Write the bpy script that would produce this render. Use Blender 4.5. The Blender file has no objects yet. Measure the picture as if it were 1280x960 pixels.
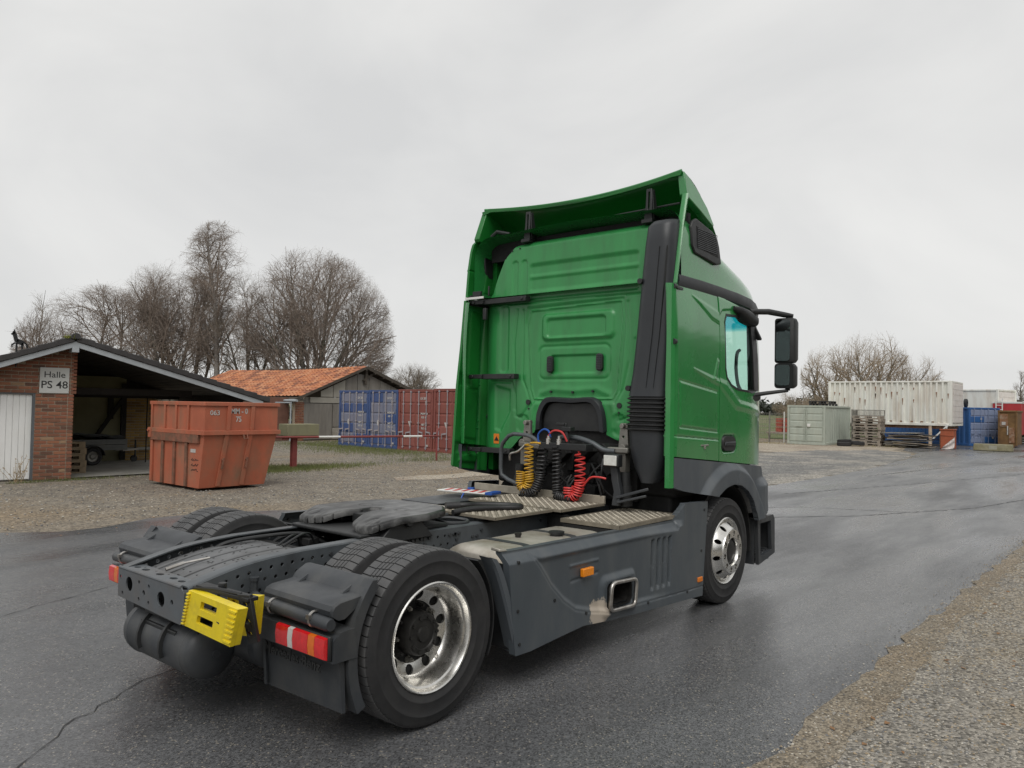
import bpy, bmesh, math, random
import numpy as np
from math import sin, cos, pi, radians, sqrt
from mathutils import Vector, Matrix
from mathutils.geometry import tessellate_polygon

random.seed(7)
rng = np.random.default_rng(11)
scene = bpy.context.scene
COL = scene.collection

# ------------------------------------------------------------------ camera
cam_data = bpy.data.cameras.new('camera')
cam_data.sensor_width = 36.0
cam_data.lens = 961.03 / 1280 * 36.0
cam_data.clip_start = 0.05
cam_data.clip_end = 3000
camera = bpy.data.objects.new('camera', cam_data)
COL.objects.link(camera)
YAW, PITCH, ROLL = 0.7015, 0.0288, 0.0189
F_ = Vector((cos(YAW) * cos(PITCH), sin(YAW) * cos(PITCH), sin(PITCH)))
R0_ = Vector((sin(YAW), -cos(YAW), 0)); U0_ = R0_.cross(F_)
R_ = R0_ * cos(ROLL) + U0_ * sin(ROLL); U_ = U0_ * cos(ROLL) - R0_ * sin(ROLL)
mw = Matrix((( R_.x, U_.x, -F_.x, -3.0282), (R_.y, U_.y, -F_.y, -4.3184), (R_.z, U_.z, -F_.z, 1.7764), (0, 0, 0, 1)))
camera.matrix_world = mw
scene.camera = camera

# ------------------------------------------------------------------ sky, sun, exposure
SUN_EL, SUN_AZ = radians(52), radians(215)      # azimuth in the XY plane, counted from +X towards +Y
world = bpy.data.worlds.new('World'); scene.world = world
world.use_nodes = True
wn = world.node_tree; wn.nodes.clear()
def wnode(t, **kw):
    n = wn.nodes.new(t)
    for k, v in kw.items(): setattr(n, k, v)
    return n
sky = wnode('ShaderNodeTexSky', sky_type='NISHITA', sun_disc=False)
sky.sun_elevation = SUN_EL; sky.sun_rotation = radians(90) - SUN_AZ
tc = wnode('ShaderNodeTexCoord')
mp = wnode('ShaderNodeMapping'); mp.inputs['Scale'].default_value = (1.0, 1.0, 1.7)
no = wnode('ShaderNodeTexNoise'); no.inputs['Scale'].default_value = 2.3; no.inputs['Detail'].default_value = 5; no.inputs['Roughness'].default_value = .52
no.inputs['Distortion'].default_value = .6
rp = wnode('ShaderNodeValToRGB')
rp.color_ramp.elements[0].position = .30; rp.color_ramp.elements[0].color = (6.45, 6.47, 6.45, 1)
rp.color_ramp.elements[1].position = .72; rp.color_ramp.elements[1].color = (7.9, 7.86, 7.7, 1)
mx = wnode('ShaderNodeMix', data_type='RGBA'); mx.inputs['Factor'].default_value = .965
bg = wnode('ShaderNodeBackground'); bg.inputs['Strength'].default_value = .10
ow = wnode('ShaderNodeOutputWorld')
L = wn.links.new
L(tc.outputs['Generated'], mp.inputs['Vector']); L(mp.outputs['Vector'], no.inputs['Vector'])
L(no.outputs['Fac'], rp.inputs['Fac'])
L(sky.outputs['Color'], mx.inputs['A']); L(rp.outputs['Color'], mx.inputs['B'])
L(mx.outputs['Result'], bg.inputs['Color']); L(bg.outputs['Background'], ow.inputs['Surface'])

sun_d = bpy.data.lights.new('sun', 'SUN'); sun_d.energy = 1.5; sun_d.angle = radians(40); sun_d.color = (1, .975, .94)
sun = bpy.data.objects.new('sun', sun_d); COL.objects.link(sun)
sd = Vector((cos(SUN_EL) * cos(SUN_AZ), cos(SUN_EL) * sin(SUN_AZ), sin(SUN_EL)))
sun.rotation_euler = sd.to_track_quat('Z', 'Y').to_euler()
scene.view_settings.view_transform = 'Standard'
scene.view_settings.look = 'None'
scene.view_settings.exposure = 0.10
scene.view_settings.gamma = 1
scene.cycles.max_bounces = 6
scene.cycles.transparent_max_bounces = 12
scene.cycles.caustics_reflective = False
scene.cycles.caustics_refractive = False

# ------------------------------------------------------------------ materials
MATS = {}
def new_mat(name):
    m = bpy.data.materials.new(name); m.use_nodes = True
    nt = m.node_tree
    return m, nt, nt.nodes['Principled BSDF']
def noise(nt, scale, detail=4, rough=.55, stretch=None, coord='Object', dist=0):
    tcn = nt.nodes.new('ShaderNodeTexCoord')
    src = tcn.outputs[coord]
    if stretch:
        mpn = nt.nodes.new('ShaderNodeMapping'); mpn.inputs['Scale'].default_value = stretch
        nt.links.new(src, mpn.inputs['Vector']); src = mpn.outputs['Vector']
    n = nt.nodes.new('ShaderNodeTexNoise')
    n.inputs['Scale'].default_value = scale; n.inputs['Detail'].default_value = detail; n.inputs['Roughness'].default_value = rough
    n.inputs['Distortion'].default_value = dist
    nt.links.new(src, n.inputs['Vector'])
    return n.outputs['Fac']
def ramp(nt, fac, p0, c0, p1, c1):
    r = nt.nodes.new('ShaderNodeValToRGB')
    e = r.color_ramp.elements
    e[0].position = p0; e[1].position = p1
    e[0].color = c0 if len(c0) == 4 else (*c0, 1); e[1].color = c1 if len(c1) == 4 else (*c1, 1)
    nt.links.new(fac, r.inputs['Fac'])
    return r.outputs['Color']
def mixc(nt, fac, a, b, blend='MIX'):
    n = nt.nodes.new('ShaderNodeMix'); n.data_type = 'RGBA'; n.blend_type = blend
    if isinstance(fac, (int, float)): n.inputs['Factor'].default_value = fac
    else: nt.links.new(fac, n.inputs['Factor'])
    for k, v in (('A', a), ('B', b)):
        if isinstance(v, tuple): n.inputs[k].default_value = v if len(v) == 4 else (*v, 1)
        else: nt.links.new(v, n.inputs[k])
    return n.outputs['Result']
def math_(nt, op, a, b=0.0, c=None):
    n = nt.nodes.new('ShaderNodeMath'); n.operation = op
    for i, v in enumerate((a, b) if c is None else (a, b, c)):
        if isinstance(v, (int, float)): n.inputs[i].default_value = v
        else: nt.links.new(v, n.inputs[i])
    return n.outputs[0]
def sphere_mask(nt, p, r0, r1):
    tcn = nt.nodes.new('ShaderNodeTexCoord')
    d = nt.nodes.new('ShaderNodeVectorMath'); d.operation = 'DISTANCE'
    nt.links.new(tcn.outputs['Object'], d.inputs[0]); d.inputs[1].default_value = p
    mr = nt.nodes.new('ShaderNodeMapRange'); mr.inputs['From Min'].default_value = r1; mr.inputs['From Max'].default_value = r0
    nt.links.new(d.outputs['Value'], mr.inputs['Value'])
    return mr.outputs['Result']
def bump(nt, bsdf, fac, strength, dist=.01):
    b = nt.nodes.new('ShaderNodeBump'); b.inputs['Strength'].default_value = strength; b.inputs['Distance'].default_value = dist
    nt.links.new(fac, b.inputs['Height']); nt.links.new(b.outputs['Normal'], bsdf.inputs['Normal'])
def M(name, col, rough=.5, metal=0, var=.14, vscale=5, bmp=0, bscale=80, dirt=None, dscale=2.5, damt=.45, coat=0, stretch=None, rvar=.12, wear=None, spec=.5):
    m, nt, b = new_mat(name)
    n1 = noise(nt, vscale, 6, .6, stretch)
    c = ramp(nt, n1, .28, tuple(x * (1 - var) for x in col), .74, tuple(min(1, x * (1 + var)) for x in col))
    if dirt:
        n2 = noise(nt, dscale, 7, .65, stretch)
        f = ramp(nt, n2, .44, (0, 0, 0), .72, (damt, damt, damt))
        c = mixc(nt, f, c, dirt)
    if wear:
        p, rad, wc = wear
        mk = sphere_mask(nt, p, rad * .15, rad)
        n3 = noise(nt, 16, 8, .8)
        s = math_(nt, 'ADD', math_(nt, 'MULTIPLY', mk, .75), math_(nt, 'MULTIPLY', n3, .7))
        c = mixc(nt, ramp(nt, s, .70, (0, 0, 0), .76, (1, 1, 1)), c, wc)
    nt.links.new(c, b.inputs['Base Color'])
    n4 = noise(nt, vscale * 2.3, 4)
    mr = nt.nodes.new('ShaderNodeMapRange')
    mr.inputs['To Min'].default_value = max(.02, rough - rvar); mr.inputs['To Max'].default_value = min(1, rough + rvar)
    nt.links.new(n4, mr.inputs['Value']); nt.links.new(mr.outputs['Result'], b.inputs['Roughness'])
    b.inputs['Metallic'].default_value = metal
    b.inputs['Specular IOR Level'].default_value = spec
    if coat: b.inputs['Coat Weight'].default_value = coat; b.inputs['Coat Roughness'].default_value = .06
    if bmp: bump(nt, b, noise(nt, bscale, 4), bmp, .004)
    MATS[name] = m
    return m
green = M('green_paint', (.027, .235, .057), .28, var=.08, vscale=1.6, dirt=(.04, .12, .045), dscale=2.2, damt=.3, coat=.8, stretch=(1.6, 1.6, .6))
green_shade = M('green_paint_shaded', (.010, .165, .024), .45, var=.10, vscale=2, dirt=(.012, .07, .018), dscale=3, damt=.35, coat=.2)  # same green paint, darkened so its colour carries the shade of inner faces
green_rear = M('green_paint_dusty', (.030, .260, .067), .42, var=.10, vscale=1.8, dirt=(.035, .11, .04), dscale=3.0, damt=.42, coat=.35, stretch=(2.2, 2.2, .45))
grey = M('grey_plastic', (.082, .094, .106), .52, var=.12, vscale=3, bmp=.08, bscale=300, dirt=(.15, .15, .14), dscale=3, damt=.32, stretch=(1.5, 1, .4))
skirt_m = M('grey_skirt_plastic', (.070, .083, .094), .42, var=.12, vscale=3, bmp=.06, bscale=300, dirt=(.13, .13, .12), dscale=3.0, damt=.34, stretch=(1.5, 1, .4), wear=((1.61, -1.27, .31), .19, (.44, .38, .31)))
grey_dark = M('dark_grey_plastic', (.036, .040, .045), .46, var=.18, vscale=5, bmp=.1, bscale=200, dirt=(.11, .108, .10), dscale=4, damt=.45, stretch=(1, 1, .5))
black = M('black_plastic', (.016, .017, .018), .5, var=.2, vscale=6, bmp=.08, bscale=200, dirt=(.05, .05, .045), dscale=3, damt=.3)
pitch = M('black_grime_and_shade', (.009, .009, .009), .75, var=.3, vscale=9, bmp=.3, bscale=40)  # grimy parts, also painted shade under the spoiler and in mudguard dimples
snorkel_m = M('black_ribbed_plastic', (.024, .027, .031), .42, var=.15, vscale=5, dirt=(.07, .07, .065), dscale=2, damt=.3, stretch=(1, 1, .4))
frame_m = M('frame_paint', (.085, .095, .103), .40, var=.12, vscale=5, bmp=.05, bscale=120, dirt=(.020, .018, .016), dscale=3.5, damt=.6)
beam_m = M('frame_beam_paint', (.095, .106, .116), .45, var=.12, vscale=6, dirt=(.12, .085, .06), dscale=4, damt=.35)
tyre_m = M('tyre_rubber', (.020, .020, .021), .74, var=.25, vscale=8, bmp=.12, bscale=120, dirt=(.052, .050, .047), dscale=3, damt=.45)
tread_m = M('tyre_tread_rubber', (.078, .079, .081), .75, var=.14, vscale=14, bmp=.15, bscale=160, dirt=(.11, .105, .10), dscale=5, damt=.5)
alu = M('polished_aluminium', (.80, .79, .76), .27, 1.0, var=.08, vscale=9, dirt=(.36, .32, .26), dscale=7, damt=.4, rvar=.10)
alu_dull = M('dull_aluminium', (.55, .52, .47), .36, 1.0, var=.12, vscale=10, dirt=(.20, .17, .13), dscale=6, damt=.7)
hub_m = M('greasy_hub', (.030, .029, .027), .5, .3, var=.3, vscale=14, bmp=.2, bscale=60)
steel = M('cast_steel', (.30, .29, .26), .5, .6, var=.25, vscale=10, bmp=.15, bscale=60, dirt=(.05, .045, .04), damt=.6)
plate5 = M('greased_steel_plate', (.026, .026, .026), .34, .0, var=.5, vscale=7, bmp=.3, bscale=30, dirt=(.16, .16, .155), dscale=7, damt=.75, spec=.4, stretch=(.6, 1.6, 1))
tank_m = M('dusty_aluminium_tank', (.50, .47, .41), .45, .5, var=.16, vscale=6, dirt=(.24, .20, .14), dscale=3.5, damt=.85)
deck_low = M('tread_plate_valley', (.25, .22, .17), .6, .3, var=.25, vscale=9, dirt=(.07, .06, .045), damt=.6)
deck_top = M('tread_plate_raised', (.46, .42, .345), .5, .45, var=.2, vscale=9, dirt=(.27, .23, .17), dscale=4, damt=.6)
yellow = M('yellow_plastic', (.80, .62, .015), .45, var=.10, vscale=8, dirt=(.25, .19, .05), dscale=7, damt=.5)
hose_y = M('yellow_hose', (.60, .34, .02), .5, var=.15, vscale=20, dirt=(.2, .12, .03), dscale=16)
hose_r = M('red_hose', (.62, .045, .04), .45, var=.15, vscale=20)
hose_k = M('black_hose', (.02, .02, .021), .45, var=.2, vscale=20)
blue_p = M('blue_plastic', (.02, .09, .38), .4)
white_p = M('white_paint', (.74, .74, .71), .5, var=.06, dirt=(.5, .48, .42), damt=.3)
red_p = M('red_sign', (.55, .05, .05), .45)
amber = M('amber_lens', (.85, .26, .01), .25, var=.1, vscale=40, spec=.6)
lens_r = M('red_lens', (.66, .014, .018), .18, var=.18, vscale=30, spec=.6, coat=.6)
lens_w = M('clear_lens', (.62, .60, .58), .2, var=.1, vscale=40, coat=.6)
lamp_w = M('lamp_glass', (.70, .70, .66), .15, var=.12, vscale=30, coat=.5)
chrome = M('worn_steel', (.50, .48, .45), .32, .9, var=.15, vscale=15, dirt=(.17, .14, .11), dscale=12, damt=.6)
mirror_m = M('mirror_glass', (.30, .34, .35), .05, 1.0, var=.05, rvar=.02)
orange_s = M('orange_sticker', (.72, .20, .02), .5)
def glass_mat(name, tint, band=None):
    m, nt, b = new_mat(name)
    nt.nodes.remove(b)
    out = nt.nodes['Material Output']
    tr = nt.nodes.new('ShaderNodeBsdfTransparent'); gl = nt.nodes.new('ShaderNodeBsdfGlossy')
    gl.inputs['Roughness'].default_value = .03; gl.inputs['Color'].default_value = (1, 1, 1, 1)
    tr.inputs['Color'].default_value = (*tint, 1)
    if band:
        tcn = nt.nodes.new('ShaderNodeTexCoord'); sp = nt.nodes.new('ShaderNodeSeparateXYZ')
        nt.links.new(tcn.outputs['Object'], sp.inputs[0])
        mr = nt.nodes.new('ShaderNodeMapRange'); mr.inputs['From Min'].default_value = band[0]; mr.inputs['From Max'].default_value = band[1]
        nt.links.new(sp.outputs['Z'], mr.inputs['Value'])
        nt.links.new(mixc(nt, mr.outputs['Result'], tint, band[2]), tr.inputs['Color'])
    fr = nt.nodes.new('ShaderNodeLayerWeight'); fr.inputs['Blend'].default_value = .5
    fac = math_(nt, 'ADD', math_(nt, 'MULTIPLY', math_(nt, 'POWER', fr.outputs['Facing'], 4.0), .45), .03)
    mxs = nt.nodes.new('ShaderNodeMixShader')
    nt.links.new(fac, mxs.inputs[0]); nt.links.new(tr.outputs[0], mxs.inputs[1]); nt.links.new(gl.outputs[0], mxs.inputs[2])
    nt.links.new(mxs.outputs[0], out.inputs['Surface'])
    MATS[name] = m
    return m
glass_door = glass_mat('door_glass', (.84, .97, .92))
glass_screen = glass_mat('windscreen_glass', (.86, .97, .93), (2.62, 2.67, (.10, .66, .74)))

# ------------------------------------------------------------------ geometry helpers
def link(o, parent=None):
    COL.objects.link(o)
    if parent is not None: o.parent = parent
    return o
def tag(o, label=None, cat=None, group=None, kind=None):
    if label: o['label'] = label
    if cat: o['category'] = cat
    if group: o['group'] = group
    if kind: o['kind'] = kind
    return o
def thing(name, label, cat, loc=(0, 0, 0), rz=0, group=None):
    o = bpy.data.objects.new(name, None); o.empty_display_size = .2
    o.location = loc; o.rotation_euler = (0, 0, rz)
    COL.objects.link(o)
    return tag(o, label, cat, group)
def mesh_np(name, verts, quads=None, tris=None, mat=None, parent=None, smooth=False):
    me = bpy.data.meshes.new(name)
    verts = np.asarray(verts, dtype=np.float32).reshape(-1, 3)
    q = np.zeros((0, 4), int) if quads is None else np.asarray(quads).reshape(-1, 4)
    t = np.zeros((0, 3), int) if tris is None else np.asarray(tris).reshape(-1, 3)
    me.vertices.add(len(verts)); me.vertices.foreach_set('co', verts.ravel())
    me.loops.add(q.size + t.size)
    me.loops.foreach_set('vertex_index', np.concatenate([q.ravel(), t.ravel()]).astype(np.int32))
    me.polygons.add(len(q) + len(t))
    ls = np.concatenate([np.arange(len(q)) * 4, q.size + np.arange(len(t)) * 3]).astype(np.int32)
    me.polygons.foreach_set('loop_start', ls)
    me.polygons.foreach_set('use_smooth', np.full(len(q) + len(t), smooth))
    me.update(calc_edges=True)
    if mat: me.materials.append(mat)
    return link(bpy.data.objects.new(name, me), parent)

class MB:
    """collects shapes, then links them as one mesh object"""
    def __init__(s): s.v = []; s.f = []; s.m = []; s.mi = 0
    def add(s, verts, faces):
        o = len(s.v); s.v += [tuple(p) for p in verts]
        s.f += [tuple(i + o for i in f) for f in faces]; s.m += [s.mi] * len(faces)
        return s
    def mat(s, i): s.mi = i; return s
    def box(s, a, b, rot=None, piv=None):
        x0, y0, z0 = a; x1, y1, z1 = b
        vs = [Vector(p) for p in ((x0, y0, z0), (x1, y0, z0), (x1, y1, z0), (x0, y1, z0), (x0, y0, z1), (x1, y0, z1), (x1, y1, z1), (x0, y1, z1))]
        if rot is not None:
            c = Vector(piv) if piv is not None else (Vector(a) + Vector(b)) / 2
            vs = [c + rot @ (p - c) for p in vs]
        return s.add(vs, [(3, 2, 1, 0), (4, 5, 6, 7), (0, 1, 5, 4), (1, 2, 6, 5), (2, 3, 7, 6), (3, 0, 4, 7)])
    def hexa(s, bot, top):
        n = len(bot)
        fs = [tuple(range(n - 1, -1, -1)), tuple(range(n, 2 * n))] + [(i, (i + 1) % n, n + (i + 1) % n, n + i) for i in range(n)]
        return s.add(list(bot) + list(top), fs)
    def bar(s, p, q, w, h=None, up=(0, 0, 1)):
        p = Vector(p); q = Vector(q); h = w if h is None else h
        d = (q - p).normalized(); u = Vector(up)
        if abs(d.dot(u)) > .95: u = Vector((1, 0, 0))
        a = d.cross(u).normalized(); b = a.cross(d).normalized()
        cs = [(-1, -1), (1, -1), (1, 1), (-1, 1)]
        return s.hexa([p + a * (w / 2 * i) + b * (h / 2 * j) for i, j in cs], [q + a * (w / 2 * i) + b * (h / 2 * j) for i, j in cs])
    def tube(s, path, r, n=8, closed=False, caps=True):
        P = [Vector(p) for p in path]; m = len(P); rr = r if isinstance(r, (list, tuple)) else [r] * m
        vs = []; a = None
        for i in range(m):
            d = (P[(i + 1) % m] - P[i - 1]) if closed or 0 < i < m - 1 else (P[1] - P[0] if i == 0 else P[-1] - P[-2])
            d = d.normalized() if d.length > 1e-9 else Vector((0, 0, 1))
            if a is None:
                u = Vector((0, 0, 1)) if abs(d.z) < .9 else Vector((1, 0, 0))
                a = d.cross(u).normalized()
            else:
                a = a - d * a.dot(d); a = a.normalized() if a.length > 1e-6 else d.orthogonal().normalized()
            b = d.cross(a)
            vs += [P[i] + (a * cos(2 * pi * k / n) + b * sin(2 * pi * k / n)) * rr[i] for k in range(n)]
        fs = []
        for i in range(m if closed else m - 1):
            j = (i + 1) % m
            fs += [(i * n + k, i * n + (k + 1) % n, j * n + (k + 1) % n, j * n + k) for k in range(n)]
        if caps and not closed: fs += [tuple(range(n - 1, -1, -1)), tuple((m - 1) * n + k for k in range(n))]
        return s.add(vs, fs)
    def cyl(s, p, q, r, n=16, r2=None): return s.tube([p, q], [r, r if r2 is None else r2], n)
    def lathe(s, prof, n=48, c=(0, 0, 0), axis='Y', closed=False):
        """prof: (axial, radius)"""
        vs = []
        for (y, r) in prof:
            for k in range(n):
                t = 2 * pi * k / n
                p = (r * cos(t), y, r * sin(t)) if axis == 'Y' else ((y, r * cos(t), r * sin(t)) if axis == 'X' else (r * cos(t), r * sin(t), y))
                vs.append((p[0] + c[0], p[1] + c[1], p[2] + c[2]))
        m = len(prof); fs = []
        for i in range(m if closed else m - 1):
            j = (i + 1) % m
            fs += [(i * n + k, i * n + (k + 1) % n, j * n + (k + 1) % n, j * n + k) for k in range(n)]
        return s.add(vs, fs)
    def plate(s, outer, holes, o, ux, uy, t):
        """flat sheet with real holes: 2-D outlines in the frame (o, ux, uy), thickness t along ux x uy"""
        o = Vector(o); ux = Vector(ux); uy = Vector(uy); nz = ux.cross(uy).normalized() * t
        loops = [list(outer)] + [list(h) for h in holes]
        flat = [p for l in loops for p in l]
        tri = tessellate_polygon([[Vector((p[0], p[1], 0)) for p in l] for l in loops])
        A = [o + ux * p[0] + uy * p[1] for p in flat]; B = [p + nz for p in A]; n = len(flat)
        fs = [tuple(t3) for t3 in tri] + [tuple(i + n for i in reversed(t3)) for t3 in tri]
        k = 0
        for l in loops:
            m = len(l)
            fs += [(k + i, k + (i + 1) % m, n + k + (i + 1) % m, n + k + i) for i in range(m)]; k += m
        return s.add(A + B, fs)
    def loft(s, rings, caps=True):
        n = len(rings[0]); vs = [p for r in rings for p in r]; fs = []
        for i in range(len(rings) - 1):
            fs += [(i * n + k, i * n + (k + 1) % n, (i + 1) * n + (k + 1) % n, (i + 1) * n + k) for k in range(n)]
        if caps: fs += [tuple(range(n - 1, -1, -1)), tuple((len(rings) - 1) * n + k for k in range(n))]
        return s.add(vs, fs)
    def coil(s, path, cr, wr, pitch_, n=5, k=10):
        """helix of wire radius wr and coil radius cr round a path"""
        P = [Vector(p) for p in path]; out = []; ph = 0
        fine = []
        for i in range(len(P) - 1):
            for j in range(24): fine.append(P[i].lerp(P[i + 1], j / 24))
        fine.append(P[-1])
        for it in range(6): fine = [fine[0]] + [(fine[i - 1] + fine[i] * 2 + fine[i + 1]) / 4 for i in range(1, len(fine) - 1)] + [fine[-1]]
        cum = [0]
        for i in range(1, len(fine)): cum.append(cum[-1] + (fine[i] - fine[i - 1]).length)
        Lt = cum[-1]; a = None; d_last = None; pos = 0; i = 0
        pf = pitch_ if callable(pitch_) else (lambda u: pitch_)
        while pos < Lt:
            while i < len(fine) - 2 and cum[i + 1] < pos: i += 1
            f = (pos - cum[i]) / max(1e-9, cum[i + 1] - cum[i]); c = fine[i].lerp(fine[i + 1], f)
            d = (fine[min(i + 2, len(fine) - 1)] - fine[max(i - 1, 0)]).normalized()
            if a is None: a = d.orthogonal().normalized()
            a = (a - d * a.dot(d)).normalized(); b = d.cross(a)
            out.append(c + (a * cos(ph) + b * sin(ph)) * cr)
            ph += 2 * pi / k; pos += pf(pos / Lt) / k
        return s.tube(out, wr, n)
    def build(s, name, mat, parent=None, smooth=None, bevel=0, merge=0, seg=2):
        me = bpy.data.meshes.new(name); me.from_pydata(s.v, [], s.f)
        mats = mat if isinstance(mat, (list, tuple)) else [mat]
        for m_ in mats: me.materials.append(m_)
        if len(mats) > 1: me.polygons.foreach_set('material_index', s.m)
        bm = bmesh.new(); bm.from_mesh(me)
        if merge: bmesh.ops.remove_doubles(bm, verts=bm.verts, dist=merge)
        bmesh.ops.recalc_face_normals(bm, faces=bm.faces)
        bm.to_mesh(me); bm.free()
        if smooth is not None:
            me.polygons.foreach_set('use_smooth', [True] * len(me.polygons))
            me.set_sharp_from_angle(angle=radians(smooth))
        o = bpy.data.objects.new(name, me)
        if bevel:
            b = o.modifiers.new('bevel', 'BEVEL'); b.width = bevel; b.segments = seg; b.limit_method = 'ANGLE'; b.angle_limit = radians(35)
            if smooth is None:
                me.polygons.foreach_set('use_smooth', [True] * len(me.polygons)); me.set_sharp_from_angle(angle=radians(50))
        return link(o, parent)

def circle(cx, cy, r, n=14, ry=None): return [(cx + r * cos(2 * pi * i / n), cy + (r if ry is None else ry) * sin(2 * pi * i / n)) for i in range(n)]
def rrect_pts(cx, cy, hx, hy, r, n=4):
    out = []
    for (sx, sy, a0) in ((1, 1, 0), (-1, 1, 90), (-1, -1, 180), (1, -1, 270)):
        for k in range(n + 1):
            a = radians(a0 + 90 * k / n)
            out.append((cx + sx * (hx - r) + r * cos(a), cy + sy * (hy - r) + r * sin(a)))
    return out
def spline(pts, n=10, closed=False):
    P = [Vector(p) for p in pts]; m = len(P); out = []
    for i in range(m if closed else m - 1):
        p0 = P[(i - 1) % m] if closed or i > 0 else P[0]; p1 = P[i]; p2 = P[(i + 1) % m]; p3 = P[(i + 2) % m] if closed or i < m - 2 else P[-1]
        for k in range(n):
            t = k / n
            out.append(.5 * ((2 * p1) + (p2 - p0) * t + (2 * p0 - 5 * p1 + 4 * p2 - p3) * t * t + (3 * p1 - p0 - 3 * p2 + p3) * t ** 3))
    if not closed: out.append(P[-1])
    return out
def text_obj(name, body, size, o, ux, uy, mat, parent=None, ext=.002, bold=0, align='CENTER', sx=1.0):
    cu = bpy.data.curves.new(name, 'FONT'); cu.body = body; cu.size = size; cu.extrude = ext; cu.align_x = align; cu.align_y = 'CENTER'; cu.offset = bold
    cu.resolution_u = 3
    t = bpy.data.objects.new(name + '_curve', cu); COL.objects.link(t)
    bpy.context.view_layer.update()
    me = bpy.data.meshes.new_from_object(t.evaluated_get(bpy.context.evaluated_depsgraph_get()))
    COL.objects.unlink(t); bpy.data.objects.remove(t)
    ux = Vector(ux).normalized(); uy = Vector(uy).normalized(); nz = ux.cross(uy); o = Vector(o)
    for v in me.vertices: v.co = o + ux * (v.co.x * sx) + uy * v.co.y + nz * v.co.z
    me.name = name; me.materials.clear(); me.materials.append(mat)
    return link(bpy.data.objects.new(name, me), parent)
def copy_tree(o, parent=None):
    c = o.copy(); COL.objects.link(c)
    if parent is not None: c.parent = parent
    for ch in list(o.children): copy_tree(ch, c)
    return c

# signed distances in 2-D (negative inside) and relief sheets
def sd_rr(U, V, cu, cv, hu, hv, r):
    qx = np.abs(U - cu) - hu + r; qy = np.abs(V - cv) - hv + r
    return np.minimum(np.maximum(qx, qy), 0) + np.hypot(np.maximum(qx, 0), np.maximum(qy, 0)) - r
def sd_poly(U, V, pts):
    pts = [tuple(p)[:2] for p in pts]
    d = np.full(U.shape, 1e9); ins = np.zeros(U.shape, bool); n = len(pts)
    for i in range(n):
        ax, ay = pts[i]; bx, by = pts[(i + 1) % n]
        ex, ey = bx - ax, by - ay; wx, wy = U - ax, V - ay
        t = np.clip((wx * ex + wy * ey) / (ex * ex + ey * ey + 1e-12), 0, 1)
        d = np.minimum(d, (wx - ex * t) ** 2 + (wy - ey * t) ** 2)
        c = ((ay > V) != (by > V)) & (U < (bx - ax) * (V - ay) / ((by - ay) if abs(by - ay) > 1e-12 else 1e-12) + ax)
        ins ^= c
    return np.where(ins, -1, 1) * np.sqrt(d)
def sd_seg(U, V, a, b):
    ex, ey = b[0] - a[0], b[1] - a[1]; wx, wy = U - a[0], V - a[1]
    t = np.clip((wx * ex + wy * ey) / (ex * ex + ey * ey), 0, 1)
    return np.hypot(wx - ex * t, wy - ey * t)
def sd_line(U, V, pts):
    d = np.full(U.shape, 1e9)
    for i in range(len(pts) - 1): d = np.minimum(d, sd_seg(U, V, pts[i], pts[i + 1]))
    return d
def step_(s, w):                      # 1 inside, 0 outside, soft over width w
    t = np.clip(.5 - s / w, 0, 1); return t * t * (3 - 2 * t)
def groove(s, w): return np.exp(-(s / w) ** 2)
def relief(name, box, step, sdf, hf, to3, mat, parent, thick=(0, 0, 0)):
    u0, u1, v0, v1 = box
    us = np.linspace(u0, u1, int(round((u1 - u0) / step)) + 1); vs = np.linspace(v0, v1, int(round((v1 - v0) / step)) + 1)
    U, V = np.meshgrid(us, vs, indexing='ij'); S = sdf(U, V)
    nu, nv = U.shape
    for it in range(2):
        e = 1e-4
        gu = (sdf(U + e, V) - sdf(U - e, V)) / (2 * e); gv = (sdf(U, V + e) - sdf(U, V - e)) / (2 * e)
        g = np.maximum(gu * gu + gv * gv, .2)
        near = np.abs(S) < step * .62
        if it == 0: keepv = S < step * .62
        mv = near if it == 0 else near
        U = np.where(mv, U - S * gu / g, U); V = np.where(mv, V - S * gv / g, V)
        S = sdf(U, V)
    idx = np.arange(nu * nv).reshape(nu, nv)
    a, b, c, d = idx[:-1, :-1], idx[1:, :-1], idx[1:, 1:], idx[:-1, 1:]
    k = keepv[:-1, :-1] & keepv[1:, :-1] & keepv[1:, 1:] & keepv[:-1, 1:]
    Q = np.stack([a[k], b[k], c[k], d[k]], 1)
    X, Y, Z = to3(U, V, hf(U, V)); P = np.stack([X, Y, Z], -1).reshape(-1, 3)
    E = np.concatenate([Q[:, [0, 1]], Q[:, [1, 2]], Q[:, [2, 3]], Q[:, [3, 0]]])
    key = np.sort(E, 1); key = key[:, 0] * (nu * nv) + key[:, 1]
    _, inv, cnt = np.unique(key, return_inverse=True, return_counts=True)
    B = E[cnt[inv] == 1]
    if any(thick):
        bi = np.unique(B); mp_ = np.full(nu * nv, -1); mp_[bi] = len(P) + np.arange(len(bi))
        P = np.concatenate([P, P[bi] + np.array(thick)])
        Q = np.concatenate([Q, np.stack([B[:, 1], B[:, 0], mp_[B[:, 0]], mp_[B[:, 1]]], 1)])
    used = np.unique(Q); rm = np.zeros(len(P), int); rm[used] = np.arange(len(used))
    o = mesh_np(name, P[used], quads=rm[Q], mat=mat, parent=parent, smooth=True)
    o.data.set_sharp_from_angle(angle=radians(55))
    return o

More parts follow.
